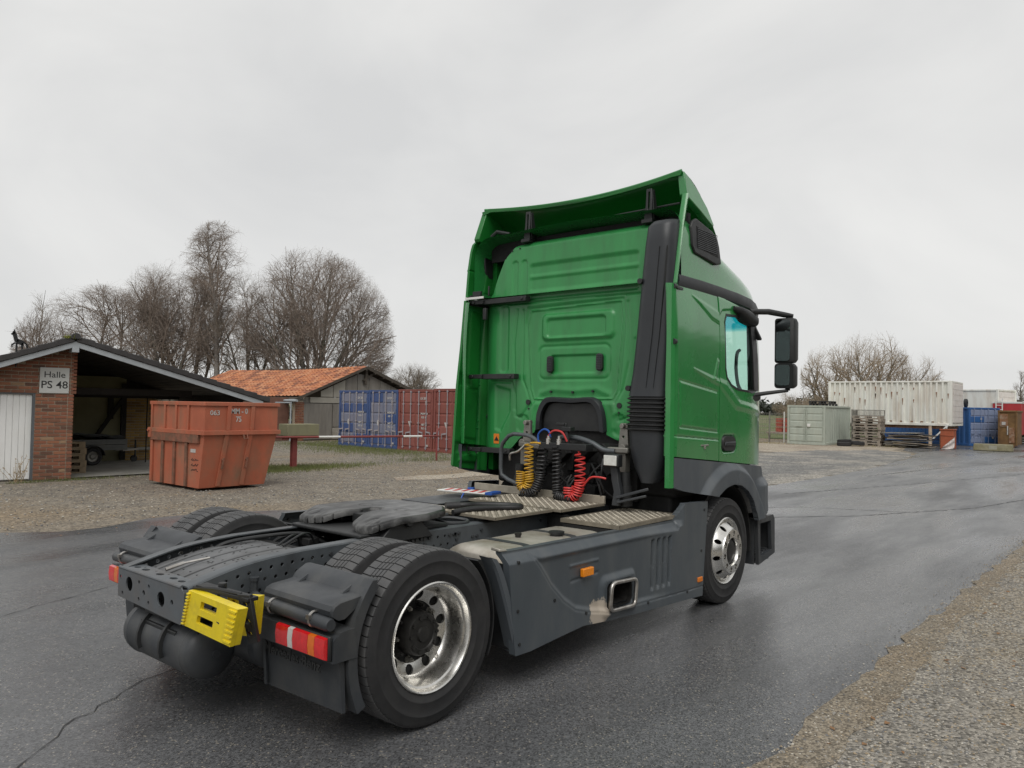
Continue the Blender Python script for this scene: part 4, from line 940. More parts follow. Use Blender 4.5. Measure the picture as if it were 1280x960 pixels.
for x0 in (.42, .94):
    def fy(z): 
        t = (z - .05) / 1.08
        return b4[0][1] + (md[0][1] - b4[0][1]) * t if z < 1.13 else md[0][1] + (t4[0][1] - md[0][1]) * (z - 1.13) / .59
    m = MB(); m.loft([[(x0 - .045 + dx, fy(z) - .003, z), (x0 + .045 + dx, fy(z) - .003, z), (x0 + .045 + dx, fy(z) - .038, z), (x0 - .045 + dx, fy(z) - .038, z)] for z, dx in ((.07, -.04), (1.098, .04))]); m.build('rib', sk_m, skp, bevel=.005)
    m = MB(); m.loft([[(x0 - .04 + dx, fy(z) - .003, z), (x0 + .04 + dx, fy(z) - .003, z), (x0 + .04 + dx, fy(z) - .036, z), (x0 - .04 + dx, fy(z) - .036, z)] for z, dx in ((1.187, .06), (1.674, .08))]); m.build('rib', sk_m, skp, bevel=.005)
    MB().bar((x0 - .01, fy(.5) - .05, .42), (x0 + .01, fy(.6) - .05, .64), .05, .03).cyl((x0, fy(.6) - .07, .60), (x0, fy(.6) - .03, .60), .03, 8).build('lashing_hook', sk_r, skp, bevel=.004)
MB().tube([(.78, -.24, 1.10), (.78, -.27, 1.02), (.86, -.27, 1.02), (.86, -.24, 1.10)], .014, 6).build('towing_eye', sk_r, skp)
MB().cyl((-.10, 2.06, 1.13), (.0, 2.06, 1.13), .03, 8).box((-.07, 1.98, .98), (-.052, 2.10, 1.16)).build('lifting_pin', sk_m, skp)
fr = lambda z: md[0][1] + (t4[0][1] - md[0][1]) * (z - 1.13) / .59
text_obj('stencil', '063', .135, (.20, fr(1.52) - .008, 1.53), (1, 0, 0), (0, 0, 1), mark_m, skp, .002, .001, sx=1.05)
text_obj('stencil', 'MM - 0', .15, (.72, fr(1.55) - .008, 1.565), (1, 0, 0), (0, 0, 1), mark_m, skp, .002, .004, sx=.85); text_obj('stencil', '75', .15, (.71, fr(1.4) - .008, 1.405), (1, 0, 0), (0, 0, 1), mark_m, skp, .002, .003, sx=.85)
MB().box((-.006, .18, .74), (-.0008, .38, .81)).build('sticker', mark_m, skp)
m = MB(); r = random.Random(8)
for j in range(3):
    y = .34
    for k in range(6): y2 = y - .045; m.bar((-.003, y, .60 - j * .10 + r.uniform(-.025, .025)), (-.003, y2, .60 - j * .10 + r.uniform(-.025, .025)), .006, .012); y = y2
m.build('scribble', ink, skp)

# ------------------------------------------------------------------ boom barrier
bar_red = M('barrier_red', (.23, .045, .040), .6, var=.2, vscale=6, dirt=(.10, .05, .04), damt=.5)
bb = thing('boom_barrier', 'long red and white boom barrier with concrete counterweight on a red post', 'barrier', (9.1, 13.62, 0))
MB().box((-.07, -.06, 0), (.08, .06, .86)).build('post', bar_red, bb, bevel=.008)
MB().box((-.34, -.22, .865), (.66, .22, 1.185)).build('counterweight', M('mossy_counterweight', (.22, .21, .13), .9, var=.2, vscale=4, bmp=.2, bscale=40, dirt=(.16, .16, .08), dscale=4, damt=.6, stretch=(1, 1, .3)), bb, bevel=.015)
zb = lambda x: .845 - .012 * (x + .7)
for i, (x0, x1, w) in enumerate(((-.72, .62, 0), (.62, 1.34, 1), (1.34, 3.70, 0), (3.70, 4.48, 1), (4.48, 5.2, 0))):
    MB().cyl((x0, -.25, zb(x0)), (x1, -.25, zb(x1)), .032, 10).build('boom_section', white_p if w else bar_red, bb, smooth=40)
MB().box((-.5, -.245, .78), (-.3, -.2, .87)).build('boom_clamp', bar_red, bb)
MB().tube([(5.14, -.25, 0), (5.14, -.25, .86), (5.18, -.25, .98), (5.24, -.25, 1.02)], .03, 8).build('boom_rest', bar_red, bb, smooth=40)
# two-wheeled trailer in the carport
trl = thing('car_trailer', 'small grey flatbed trailer with tarpaulin parked inside the carport', 'trailer', (5.33, 17.1, .02))
tm = M('trailer_board', (.14, .145, .14), .6, var=.15, dirt=(.22, .21, .18), damt=.4); tp = M('grey_tarpaulin', (.17, .175, .18), .55, var=.2, vscale=3)
for z0, z1 in ((.38, .52), (.53, .67)): MB().box((-1.7, .02, z0), (.90, .06, z1)).build('side_board', tm, trl, bevel=.006)
MB().box((-1.7, .06, .38), (.90, 1.35, .44)).box((.86, .06, .44), (.90, 1.35, .67)).build('bed', tm, trl)
def tarp():
    nx, ny = 40, 22; X, Y = np.meshgrid(np.linspace(-1.72, .92, nx), np.linspace(-.0, 1.38, ny), indexing='ij'); rr = np.random.default_rng(3)
    Z = .70 + .10 * np.exp(-((X + .5) / .9) ** 2) + .03 * np.sin(X * 7 + Y * 3) + .02 * np.sin(Y * 11 - X * 5); idx = np.arange(nx * ny).reshape(nx, ny); Q = np.stack([idx[:-1, :-1].ravel(), idx[1:, :-1].ravel(), idx[1:, 1:].ravel(), idx[:-1, 1:].ravel()], 1)
    P = np.stack([X, Y, Z], -1).reshape(-1, 3); P2 = P.copy(); P2[:, 2] -= .04
    return np.concatenate([P, P2]), np.concatenate([Q, Q[:, ::-1] + nx * ny])
v_, q_ = tarp(); mesh_np('tarpaulin', v_, quads=q_, mat=tp, parent=trl, smooth=True)
for y in (0, 1.3):
    w_ = MB().lathe([(-.06, .14), (-.08, .19), (-.06, .228), (.06, .228), (.08, .19), (.06, .14)], 28, (0, y, .228), 'Y', closed=True).build('tyre', tyre_m, trl, smooth=40)
    MB().lathe([(-.065, .142), (-.03, .13), (-.02, .08), (-.045, .05), (-.045, .001)], 24, (0, y, .228)).build('rim', steel, w_, smooth=40)
m = MB(); rings = []
for a in np.linspace(radians(5), radians(175), 12): rings.append([(r_ * cos(a), yy, .228 + r_ * sin(a)) for r_, yy in ((.27, -.12), (.285, -.12), (.285, .08), (.27, .08))])
m.loft(rings); m.build('wheel_arch', black, trl, smooth=40)
MB().bar((.85, .68, .36), (2.3, .68, .36), .07, .07).bar((.8, .1, .36), (1.5, .66, .36), .05, .05).cyl((2.25, .68, .38), (2.42, .68, .38), .04, 10).build('drawbar', steel, trl)
MB().cyl((1.36, .58, .13), (1.36, .58, .62), .025, 8).lathe([(-.03, .09), (.03, .09)], 18, (1.36, .66, .09)).cyl((1.36, .63, .09), (1.36, .69, .09), .088, 18).build('jockey_wheel', black, trl, smooth=40)

# ------------------------------------------------------------------ bare trees
def tubes(pts, rad, k):
    N, S, _ = pts.shape
    d = np.gradient(pts, axis=1); d /= np.linalg.norm(d, axis=2, keepdims=True) + 1e-9
    ref = np.where(np.abs(d[..., 2:3]) > .9, np.array([1., 0, 0]), np.array([0, 0, 1.]))
    a = np.cross(d, ref); a /= np.linalg.norm(a, axis=2, keepdims=True) + 1e-9; b_ = np.cross(d, a)
    t = 2 * pi * np.arange(k) / k
    V = pts[:, :, None, :] + rad[:, :, None, None] * (a[:, :, None, :] * np.cos(t)[None, None, :, None] + b_[:, :, None, :] * np.sin(t)[None, None, :, None])
    base = np.arange(N * S * k).reshape(N, S, k)
    q = np.stack([base[:, :-1, :], np.roll(base, -1, 2)[:, :-1, :], np.roll(base, -1, 2)[:, 1:, :], base[:, 1:, :]], -1).reshape(-1, 4)
    return V.reshape(-1, 3), q
def grow(start, dirs, ln, rad, S, wig, trop, r, tip=.25):
    N = len(start); pts = np.zeros((N, S + 1, 3)); pts[:, 0] = start; d = dirs.copy(); ds = []
    for i in range(S):
        d = d + r.normal(0, wig, (N, 3)) + np.array([0, 0, trop]); d /= np.linalg.norm(d, axis=1, keepdims=True)
        pts[:, i + 1] = pts[:, i] + d * (ln / S)[:, None]; ds.append(d.copy())
    t = np.linspace(0, 1, S + 1); R = rad[:, None] * (1 - (1 - tip) * t[None])
    return pts, R, np.stack(ds, 1)
RNG_ENV = np.random.default_rng(77)
def env_clip(p, d, ln, c, e):
    P = (p - c) / e; D = d / e; A = (D * D).sum(1); B = (P * D).sum(1); Cc = (P * P).sum(1) - 1
    disc = B * B - A * Cc; t = np.where(disc > 0, (-B + np.sqrt(np.maximum(disc, 0))) / A, .15)
    return np.where(t < .18, 0.0, np.minimum(ln, t * RNG_ENV.uniform(.50, 1.10, len(t))))
def tree(name, label, group, base, stems, c, e, counts, rads, lens, ang, mats, seed, trop=(.02, .05, .04, .02, .0), wig=(.05, .10, .14, .18, .2), t0=(.25, .15, .1, .1), cat='tree', far=1.0):
    if far != 1:
        cx, cy = -3.0282, -4.3184; base = (cx + (base[0] - cx) * far, cy + (base[1] - cy) * far, 0)
        c = (cx + (c[0] - cx) * far, cy + (c[1] - cy) * far, 1.78 + (c[2] - 1.78) * far); e = tuple(v * far for v in e)
        stems = [(s[0], s[1], s[2] * far, s[3] * far) for s in stems]; rads = tuple(v * far * .95 for v in rads); lens = tuple(v * far for v in lens)
    r = np.random.default_rng(seed); c = np.array(c) - np.array(base); e = np.array(e)
    T = thing(name, label, cat, base, 0, group)
    st = np.zeros((len(stems), 3)); st[:, :2] = r.normal(0, .10 if len(stems) > 1 else 0, (len(stems), 2))
    dr_ = np.array([(s[0], s[1], 1.0) for s in stems]); dr_ /= np.linalg.norm(dr_, axis=1, keepdims=True)
    ln = np.array([s[2] for s in stems]); rd = np.array([s[3] for s in stems])
    ln = ln * np.array([1 - .32 * min(1, (s[0] ** 2 + s[1] ** 2) ** .5) for s in stems]); ln = np.minimum(ln, env_clip(st + np.array([0, 0, c[2] * .6]), dr_, ln, c, e) * .96 + c[2] * .6); p, R, D = grow(st, dr_, ln, rd, 9, wig[0], trop[0], r, .10)
    V, Q = tubes(p, R, 8); mesh_np('trunk', V, quads=Q, mat=mats[0], parent=T, smooth=True)
    allV, allQ, off = [], [], 0
    for lv in range(len(counts)):
        N, S1, _ = p.shape; k = counts[lv]
        t = t0[min(lv, len(t0) - 1)] + (1 - t0[min(lv, len(t0) - 1)]) * (np.arange(k)[None] + r.random((N, k))) / k
        t = np.clip(t, 0, .999); f = t * (S1 - 1); i = f.astype(int); fr_ = (f - i)[..., None]; n_ = np.arange(N)[:, None]
        pos = p[n_, i] * (1 - fr_) + p[n_, i + 1] * fr_; dd_ = D[n_, i]; pr_ = R[n_, i] * (1 - fr_[..., 0]) + R[n_, i + 1] * fr_[..., 0]
        rv = r.normal(0, 1, (N, k, 3)); rv -= dd_ * (rv * dd_).sum(-1, keepdims=True); rv /= np.linalg.norm(rv, axis=-1, keepdims=True)
        a = radians(ang[lv]) * r.uniform(.65, 1.3, (N, k, 1)); nd = dd_ * np.cos(a) + rv * np.sin(a)
        L0 = lens[lv] * r.uniform(.55, 1.25, (N, k)) * (1.1 - .55 * t)
        pos = pos.reshape(-1, 3); nd = nd.reshape(-1, 3); L0 = L0.reshape(-1); rr = np.minimum(pr_.reshape(-1) * .75, rads[lv] * r.uniform(.7, 1.2, len(L0)))
        ins = (((pos - c) / e) ** 2).sum(1) < 1.3; pos, nd, L0, rr = pos[ins], nd[ins], L0[ins], rr[ins]
        L0 = env_clip(pos, nd, L0, c, e); okl = L0 > .05; pos, nd, L0, rr = pos[okl], nd[okl], L0[okl], rr[okl]
        S = (7, 5, 4, 3, 2)[min(lv, 4)]
        p, R, D = grow(pos, nd, L0, rr, S, wig[min(lv + 1, 4)], trop[min(lv + 1, 4)], r, .35)
        V, Q = tubes(p, R, (6, 5, 4, 3, 3)[min(lv, 4)]); allV.append(V); allQ.append(Q + off); off += len(V)
    mesh_np('crown', np.concatenate(allV), quads=np.concatenate(allQ), mat=mats[1], parent=T, smooth=True)
    return T
bark = M('bark_grey', (.115, .105, .088), .9, var=.3, vscale=4, bmp=.3, bscale=30, dirt=(.11, .12, .06), dscale=2, damt=.5); twig_r = M('twigs_reddish', (.25, .205, .170), .85, var=.2, vscale=1); twig_b = M('twigs_brown', (.23, .195, .155), .85, var=.2, vscale=1)
bark_b = M('birch_bark', (.24, .22, .20), .85, var=.5, vscale=5, stretch=(1, 1, 3)); twig_w = M('twigs_willow', (.34, .275, .20), .85, var=.2, vscale=1)
gl = 'bare trees behind the garage and the shed'
tree('birch_tree', 'tall slender birch with fine drooping twigs, the tallest of the bare trees', gl, (18.4, 35.0, 0), [(0.01, -.02, 11.6, .20)], (18.5, 35, 6.6), (2.7, 2.7, 5.1), (26, 8, 7, 4), (.055, .020, .010, .007), (3.0, 1.4, .9, .6), (40, 45, 50, 58), (bark_b, twig_r), 3, far=1.28, trop=(.03, .06, -.02, -.12, -.2))
tree('beech_tree', 'broad dome-shaped bare beech with many fanning stems behind the tiled shed', gl, (21.9, 30.9, 0), [(-.30, .26, 8.6, .15), (-.12, .12, 9.8, .17), (.08, -.03, 9.9, .17), (.25, -.22, 9.4, .16), (.45, -.42, 8.0, .14), (.10, .35, 9.0, .15), (.0, -.3, 9.2, .14), (-.45, .5, 6.5, .11), (.65, -.62, 6.3, .11)], (21.9, 30.9, 5.0), (4.4, 4.4, 5.25), (13, 8, 6, 3), (.055, .024, .011, .0075), (4.8, 2.6, 1.4, .75), (30, 36, 46, 56), (bark, twig_r), 5, far=1.28, t0=(.15, .2, .2, .1), trop=(.0, .015, .015, .01, .0), wig=(.04, .07, .10, .13, .16))
tree('bare_tree', 'dense bare tree with reddish twigs left of the tall birch', gl, (16.9, 36.6, 0), [(-.10, .08, 8.8, .16), (.10, -.1, 9.2, .17), (.02, .2, 8.6, .15), (-.22, .2, 7.6, .13)], (16.8, 36.9, 5.3), (3.0, 3.0, 4.3), (12, 8, 6, 3), (.05, .022, .011, .0075), (3.8, 2.1, 1.2, .7), (34, 40, 48, 56), (bark, twig_r), 8, far=1.28, trop=(.0, .02, .015, .0, .0), wig=(.05, .08, .11, .14, .16))
tree('bare_tree', 'wide spreading bare tree with arching branches behind the garage ridge', gl, (14.3, 39.9, 0), [(-.45, .45, 7.2, .15), (-.15, .10, 7.6, .16), (.2, -.15, 7.2, .15), (-.8, .7, 6.2, .12)], (14.5, 39.7, 4.3), (4.3, 4.3, 3.7), (12, 8, 6, 4), (.05, .022, .011, .007), (4.2, 2.3, 1.3, .75), (38, 42, 48, 56), (bark, twig_r), 9, far=1.28, trop=(.02, .02, .02, .0, .0))
tree('bare_tree', 'bare tree between the birch and the beech, low among the trunks', gl, (20.3, 34.2, 0), [(-.05, .05, 7.8, .14), (.15, -.12, 8.0, .14), (-.2, .2, 7.0, .12)], (20.3, 34.2, 5.3), (3.0, 3.0, 4.5), (11, 7, 5, 3), (.045, .022, .012, .008), (2.6, 1.5, .9, .5), (40, 42, 45, 45), (bark, twig_b), 10, far=1.28)
tree('bare_tree', 'bare tree just left of the birch, its crown merging with the neighbours', gl, (17.7, 36.2, 0), [(-.15, .12, 9.0, .15), (.1, -.1, 9.4, .15), (.25, -.2, 8.4, .12), (-.35, .3, 8.0, .12)], (17.7, 36.2, 5.4), (2.9, 2.9, 4.5), (12, 8, 6, 3), (.045, .022, .011, .007), (3.6, 2.0, 1.2, .7), (34, 40, 48, 56), (bark, twig_r), 51, far=1.34, trop=(.0, .02, .015, .0, .0))
tree('young_tree', 'thin young tree with upright whip-like branches at the left edge', gl, (12.1, 42.6, 0), [(.0, .0, 7.6, .08)], (12.1, 42.6, 4.6), (1.5, 1.5, 3.3), (14, 5, 3), (.024, .013, .008), (2.4, 1.2, .6), (24, 32, 38), (bark, twig_b), 61, far=1.28)
tree('round_tree', 'small rounded bare tree far behind the red containers', None, (34.3, 36.3, 0), [(0, 0, 4.2, .16), (.15, -.1, 4.0, .12), (-.15, .1, 3.9, .12)], (34.3, 36.3, 2.9), (2.2, 2.2, 2.0), (10, 7, 5, 3), (.05, .026, .015, .011), (2.2, 1.2, .7, .45), (45, 42, 45, 45), (bark, twig_b), 12)
for i, (x, y, hh) in enumerate(((25.5, 28.3, 3.4), (26.8, 27.4, 2.8))):
    tree('brown_bush', ['dark leafless bush at the right foot of the beech', 'low brown bush right of the shed roof'][i], None, (x, y, 0), [(r_ * .3, -r_ * .2, hh, .05) for r_ in (-1.2, -.6, 0, .6, 1.2)], (x, y, hh * .52), (1.2, 1.2, hh * .52), (14, 8, 6), (.025, .014, .010), (1.0, .6, .35), (42, 45, 50), (bark, twig_b), 20 + i, cat='bush', far=1.5)
gr_ = 'bare trees behind the right containers'
tree('willow_tree', 'big bare willow with many upright golden-brown branches behind the white container', gr_, (60.6, 13.1, 0), [(-.30, .34, 7.8, .20), (-.12, .14, 8.3, .22), (.06, -.06, 8.5, .22), (.22, -.26, 8.0, .20), (-.5, .6, 7.0, .16), (.4, -.48, 7.2, .16)], (60.6, 13.1, 4.3), (3.5, 3.5, 4.1), (9, 6, 4, 2), (.07, .034, .017, .011), (4.2, 2.5, 1.5, .9), (34, 34, 36, 38), (bark, twig_w), 13, t0=(.25, .25, .2, .2), trop=(.0, .02, .03, .03, .02))
tree('willow_tree', 'bare willow with spreading tips on the left, beside the green cab mirror', gr_, (59.4, 15.8, 0), [(-.3, .38, 7.4, .16), (.0, .05, 7.8, .18), (.2, -.2, 7.2, .15)], (59.4, 15.5, 4.0), (2.4, 2.4, 3.8), (10, 6, 4, 2), (.06, .034, .018, .012), (3.6, 2.2, 1.3, .8), (36, 36, 38, 40), (bark, twig_w), 14, t0=(.25, .25, .2, .2), trop=(.0, .02, .03, .03, .02))
tree('willow_tree', 'bare willow reaching right over the white container roof', gr_, (63.2, 10.3, 0), [(.0, .0, 7.0, .16), (.2, -.22, 6.6, .15), (.35, -.42, 6.0, .13)], (63.2, 10.4, 3.6), (2.3, 2.3, 3.3), (10, 6, 4, 2), (.06, .034, .018, .012), (3.4, 2.0, 1.2, .8), (36, 36, 38, 40), (bark, twig_w), 15, t0=(.25, .25, .2, .2), trop=(.0, .02, .03, .03, .02))
for i, (x, y, hh, lb) in enumerate(((57.3, 17.4, 3.7, 'tangled grey-brown bush behind the pale green container'), (55.5, 15.9, 3.1, 'low twiggy bush just left of the white container'))):
    tree('twiggy_bush', lb, None, (x, y, 0), [(q * .35, -q * .4, hh, .05) for q in (-1.4, -.8, -.2, .4, 1.0, 1.5)], (x, y, hh * .5), (2.0, 2.0, hh * .52), (14, 9, 6), (.032, .022, .016), (1.3, .8, .45), (42, 45, 50), (bark, twig_w), 30 + i, cat='bush')
for i, (x, y, hh, lb) in enumerate(((72, 4.75, 5.4, 'thin bare tree with forked top at the right edge, nearer the ladder'), (73, 3.4, 5.6, 'thin bare tree cut by the right edge of the view'))):
    tree('thin_tree', lb, 'thin bare trees at the right edge', (x, y, 0), [(0, 0, hh, .10), (.12, -.15, hh * .9, .07)], (x, y, hh * .62), (1.5, 1.5, hh * .42), (12, 7, 5), (.045, .025, .018), (1.5, .8, .5), (38, 40, 42), (bark, twig_b), 40 + i)
# hedges and the far tree line, seen as one mass
def hedge(name, pts, h, dens, mat, seed, size):
    r = np.random.default_rng(seed); V = []
    for i in range(len(pts) - 1):
        a, b_ = np.array(pts[i]), np.array(pts[i + 1]); L_ = np.linalg.norm(b_ - a); n = int(L_ * dens); t = r.random(n)
        g = a[None] + (b_ - a)[None] * t[:, None] + r.normal(0, h * .25, (n, 2)); hh = h * (.75 + .25 * np.sin(t * L_ / h * 1.7 + seed)) * r.random(n) ** .7
        c = np.concatenate([g, hh[:, None]], 1); o_ = r.normal(0, size, (n, 3, 3)); V.append((c[:, None] + o_).reshape(-1, 3))
    V = np.concatenate(V); V[:, 2] = np.maximum(V[:, 2], 0)
    return tag(mesh_np(name, V, tris=np.arange(len(V)).reshape(-1, 3), mat=mat), kind='stuff')
far_m = M('far_hedge', (.075, .085, .07), .9, var=.3, vscale=.3); hed_m = M('brown_hedge', (.13, .11, .07), .9, var=.3, vscale=.6)
hedge('far_tree_line', [(260, -120), (300, 20), (290, 120), (240, 230), (120, 320), (-40, 330)], 7.5, 34, far_m, 3, .75)
hedge('brown_hedge', [(78, -4), (75, 3), (72, 9), (68, 16)], 2.6, 260, hed_m, 4, .16)
hedge('green_hedge', [(33.5, 27.0), (35.5, 25.0)], 2.9, 420, M('hedge_green', (.07, .09, .03), .9, var=.4, vscale=1), 5, .14)
hedge('brown_hedge', [(8, 56), (36, 52)], 2.6, 200, hed_m, 6, .18)
hedge('roadside_hedge', [(-30, -24), (10, -26), (50, -25), (90, -22)], 8.5, 90, M('roadside_hedge_leaf', (.05, .06, .03), .9, var=.4, vscale=.5), 8, .55)
# thin winter haze over the yard

# ------------------------------------------------------------------ wheels
def tyre_mesh(mb, R, W, y0, rimr, pitches=58, grooves=(-.30, -.10, .10, .30), gd=.011):
    """tyre lathe with circumferential grooves and cut blocks; axial range y0..y0+W"""
    yc = y0 + W / 2; h = W / 2
    side = [(.10 + .55 * 0, 0)]
    left = [(rimr + .002, -.80), (rimr + .020, -.90), (rimr + .050, -.975), (rimr + .053, -.990), (rimr + .058, -.992), (rimr + .061, -.982), (rimr + .095, -1.0), (rimr + .122, -.992), (rimr + .125, -1.005), (rimr + .130, -1.003), (rimr + .134, -.985), (R - .030, -.945), (R - .016, -.91)]
    prof = [(r, y, 0) for r, y in left]
    tr = [(R - .008, -.875, 2), (R - .003, -.80, 2)]
    xs = sorted(grooves); gw = .030
    for i, g in enumerate(xs):
        tr += [(R - .001, g - gw, 1), (R - gd, g - gw * .8, 0), (R - gd, g + gw * .8, 0), (R - .001, g + gw, 1)]
    tr += [(R - .003, .80, 2), (R - .008, .875, 2)]
    prof += tr + [(r, -y, 0) for r, y in reversed(left)]
    ts = []
    for p in range(pitches):
        for t in (0, .01, .13, .14, .57): ts.append((p + t, t in (.01, .13)))
    n = len(ts); vs = []
    for (r, y, k) in prof:
        for (t, cut) in ts:
            rr = r
            if cut and k: rr -= (.009 if k == 1 else .012)
            th = 2 * pi * (t + .35 * (y if k == 1 else 0)) / pitches
            vs.append((rr * cos(th), yc + y * h, rr * sin(th)))
    fs = []
    mi = []
    for i in range(len(prof) - 1):
        tread = prof[i][0] > R - .012 and prof[i + 1][0] > R - .012
        for k in range(n):
            fs.append((i * n + k, i * n + (k + 1) % n, (i + 1) * n + (k + 1) % n, (i + 1) * n + k)); mi.append(1 if tread else 0)
    o = len(mb.v); mb.v += vs; mb.f += [tuple(a + o for a in f) for f in fs]; mb.m += mi
def holed_disc(mb, n, r0, r1, rc, hr, depth, hry=None, tube=.012):
    for s in range(n):
        base = 2 * pi * (s + .25) / n; ha = pi / n; hx = ha * rc
        corners = [math.atan2(y, x) for x in (-hx, hx) for y in (r0 - rc, r1 - rc)]
        A = sorted(set([round(2 * pi * i / 24 - pi, 5) for i in range(24)] + [round(c, 5) for c in corners]))
        m = len(A); rings = []
        for lv in (0, .35, .7, 1):
            ring = []
            for a in A:
                ca, sa = cos(a), sin(a)
                t = min((hx / abs(ca)) if abs(ca) > 1e-9 else 9, ((r1 - rc) / sa) if sa > 1e-9 else (((r0 - rc) / sa) if sa < -1e-9 else 9))
                bx, by = ca * t, sa * t; cx, cy = hr * ca, (hry or hr) * sa
                x = cx + (bx - cx) * lv; y = cy + (by - cy) * lv
                r = rc + y; th = base + x / rc
                ring.append((r * cos(th), depth(r), r * sin(th)))
            rings.append(ring)
        back = [(p[0] * .99, p[1] + tube, p[2] * .99) for p in rings[0]]
        rings = [back] + rings
        vs = [p for r in rings for p in r]
        mb.add(vs, [(i * m + k, i * m + (k + 1) % m, (i + 1) * m + (k + 1) % m, (i + 1) * m + k) for i in range(len(rings) - 1) for k in range(m)])
TR = .485
lens_a = M('amber_tail_lens', (.70, .15, .012), .2, var=.12, vscale=40, coat=.5)
def wheel_empty(loc, parent, rz=0):
    o = bpy.data.objects.new('wheel', None); o.empty_display_size = .2; o.location = loc; o.rotation_euler = (0, 0, rz)
    return link(o, parent)
def rear_wheel(loc, parent, src=None, rz=0):
    w = wheel_empty(loc, parent, rz)
    if src:
        for ch in src.children:
            c = ch.copy(); COL.objects.link(c); c.parent = w
        return w
    for y0 in (-.012, .322):
        t = MB(); tyre_mesh(t, TR, .275, y0, .292); t.build('tyre', [tyre_m, tread_m], w, smooth=40)
    r = MB()
    r.lathe([(.016, .3075), (.000, .3055), (-.006, .299), (-.002, .291), (.012, .285), (.028, .281), (.034, .270), (.060, .2625), (.110, .257), (.136, .250), (.150, .238)], 72)
    dp = lambda q: .150 + .018 * ((.238 - q) / .06) ** 1.3 if q < .238 else .150
    holed_disc(r, 10, .180, .238, .208, .0285, dp)
    r.lathe([(dp(.180), .180), (.170, .174), (.172, .10)], 60)
    r.build('rim', alu, w, smooth=35, merge=.0004)
    b = MB(); b.lathe([(.45, .306), (.30, .290), (.17, .262), (.17, .1), (.2, .05)], 40); b.build('brake_drum', pitch, w, smooth=40)
    h = MB()
    h.lathe([(.172, .128), (.150, .126), (.100, .122), (.082, .112), (.078, .085), (.086, .080), (.086, .045), (.074, .040), (.072, .001)], 40)
    for k in range(10):
        a = 2 * pi * k / 10; h.cyl((.098 * cos(a), .086, .098 * sin(a)), (.098 * cos(a), .068, .098 * sin(a)), .011, 6)
    h.build('hub', hub_m, w, smooth=35)
    for k in range(10):
        a = 2 * pi * (k + .1) / 10; c = (.152 * cos(a), .152 * sin(a))
        q = MB().cyl((c[0], .172, c[1]), (c[0], .164, c[1]), .019, 14); q.cyl((c[0], .166, c[1]), (c[0], .135, c[1]), .0145, 6); q.cyl((c[0], .14, c[1]), (c[0], .122, c[1]), .009, 8)
        q.build('wheel_nut', steel if k % 2 else hub_m, w, smooth=35)
    return w
def front_wheel(loc, parent, src=None, rz=0):
    w = wheel_empty(loc, parent, rz)
    if src:
        for ch in src.children:
            c = ch.copy(); COL.objects.link(c); c.parent = w
        return w
    t = MB(); tyre_mesh(t, TR, .295, -.012, .292, 62); t.build('tyre', [tyre_m, tread_m], w, smooth=40)
    r = MB()
    r.lathe([(.016, .3075), (.000, .3055), (-.006, .299), (-.002, .291), (.012, .283), (.024, .274), (.020, .268)], 72)
    dp = lambda q: .020 - .080 * min(1, max(0, (.268 - q) / .066)) ** .8
    holed_disc(r, 10, .206, .268, .238, .021, dp, hry=.024)
    r.lathe([(dp(.206), .206), (-.066, .200)], 60)
    holed_disc(r, 10, .128, .200, .164, .0235, lambda q: -.066, tube=.022)
    r.lathe([(-.066, .128), (-.060, .124), (.0, .122)], 48)
    r.build('rim', alu, w, smooth=32, merge=.0004)
    h = MB(); h.lathe([(.01, .124), (-.030, .116), (-.046, .095), (-.050, .05), (-.050, .001)], 40); h.build('hub', hub_m, w, smooth=35)
    for k in range(10):
        a = 2 * pi * (k + .25) / 10; c = (.164 * cos(a), .164 * sin(a))
        MB().cyl((c[0], -.040, c[1]), (c[0], -.058, c[1]), .017, 6).build('wheel_nut', steel, w, smooth=35)
    b = MB(); b.lathe([(.28, .30), (.12, .285), (.05, .262), (.04, .1)], 40); b.build('brake_drum', pitch, w, smooth=40)
    return w

truck = thing('tractor_truck', 'green semi tractor truck with grey side skirts, seen from behind, on the wet asphalt', 'truck')
WB = 3.733
wr = rear_wheel((0, -1.225, TR), truck); rear_wheel((0, 1.225, TR), truck, wr, pi)
wf = front_wheel((WB, -1.235, TR - .006), truck); front_wheel((WB, 1.235, TR - .006), truck, wf, pi)
MB().cyl((0, -.9, TR), (0, .9, TR), .07, 12).lathe([(-.22, .07), (-.16, .17), (-.05, .22), (.05, .22), (.16, .17), (.22, .07)], 20, (0, 0, TR)).build('axle', pitch, truck, smooth=40)
MB().cyl((WB, -1.0, TR - .05), (WB, 1.0, TR - .05), .055, 12).build('axle', pitch, truck, smooth=40)

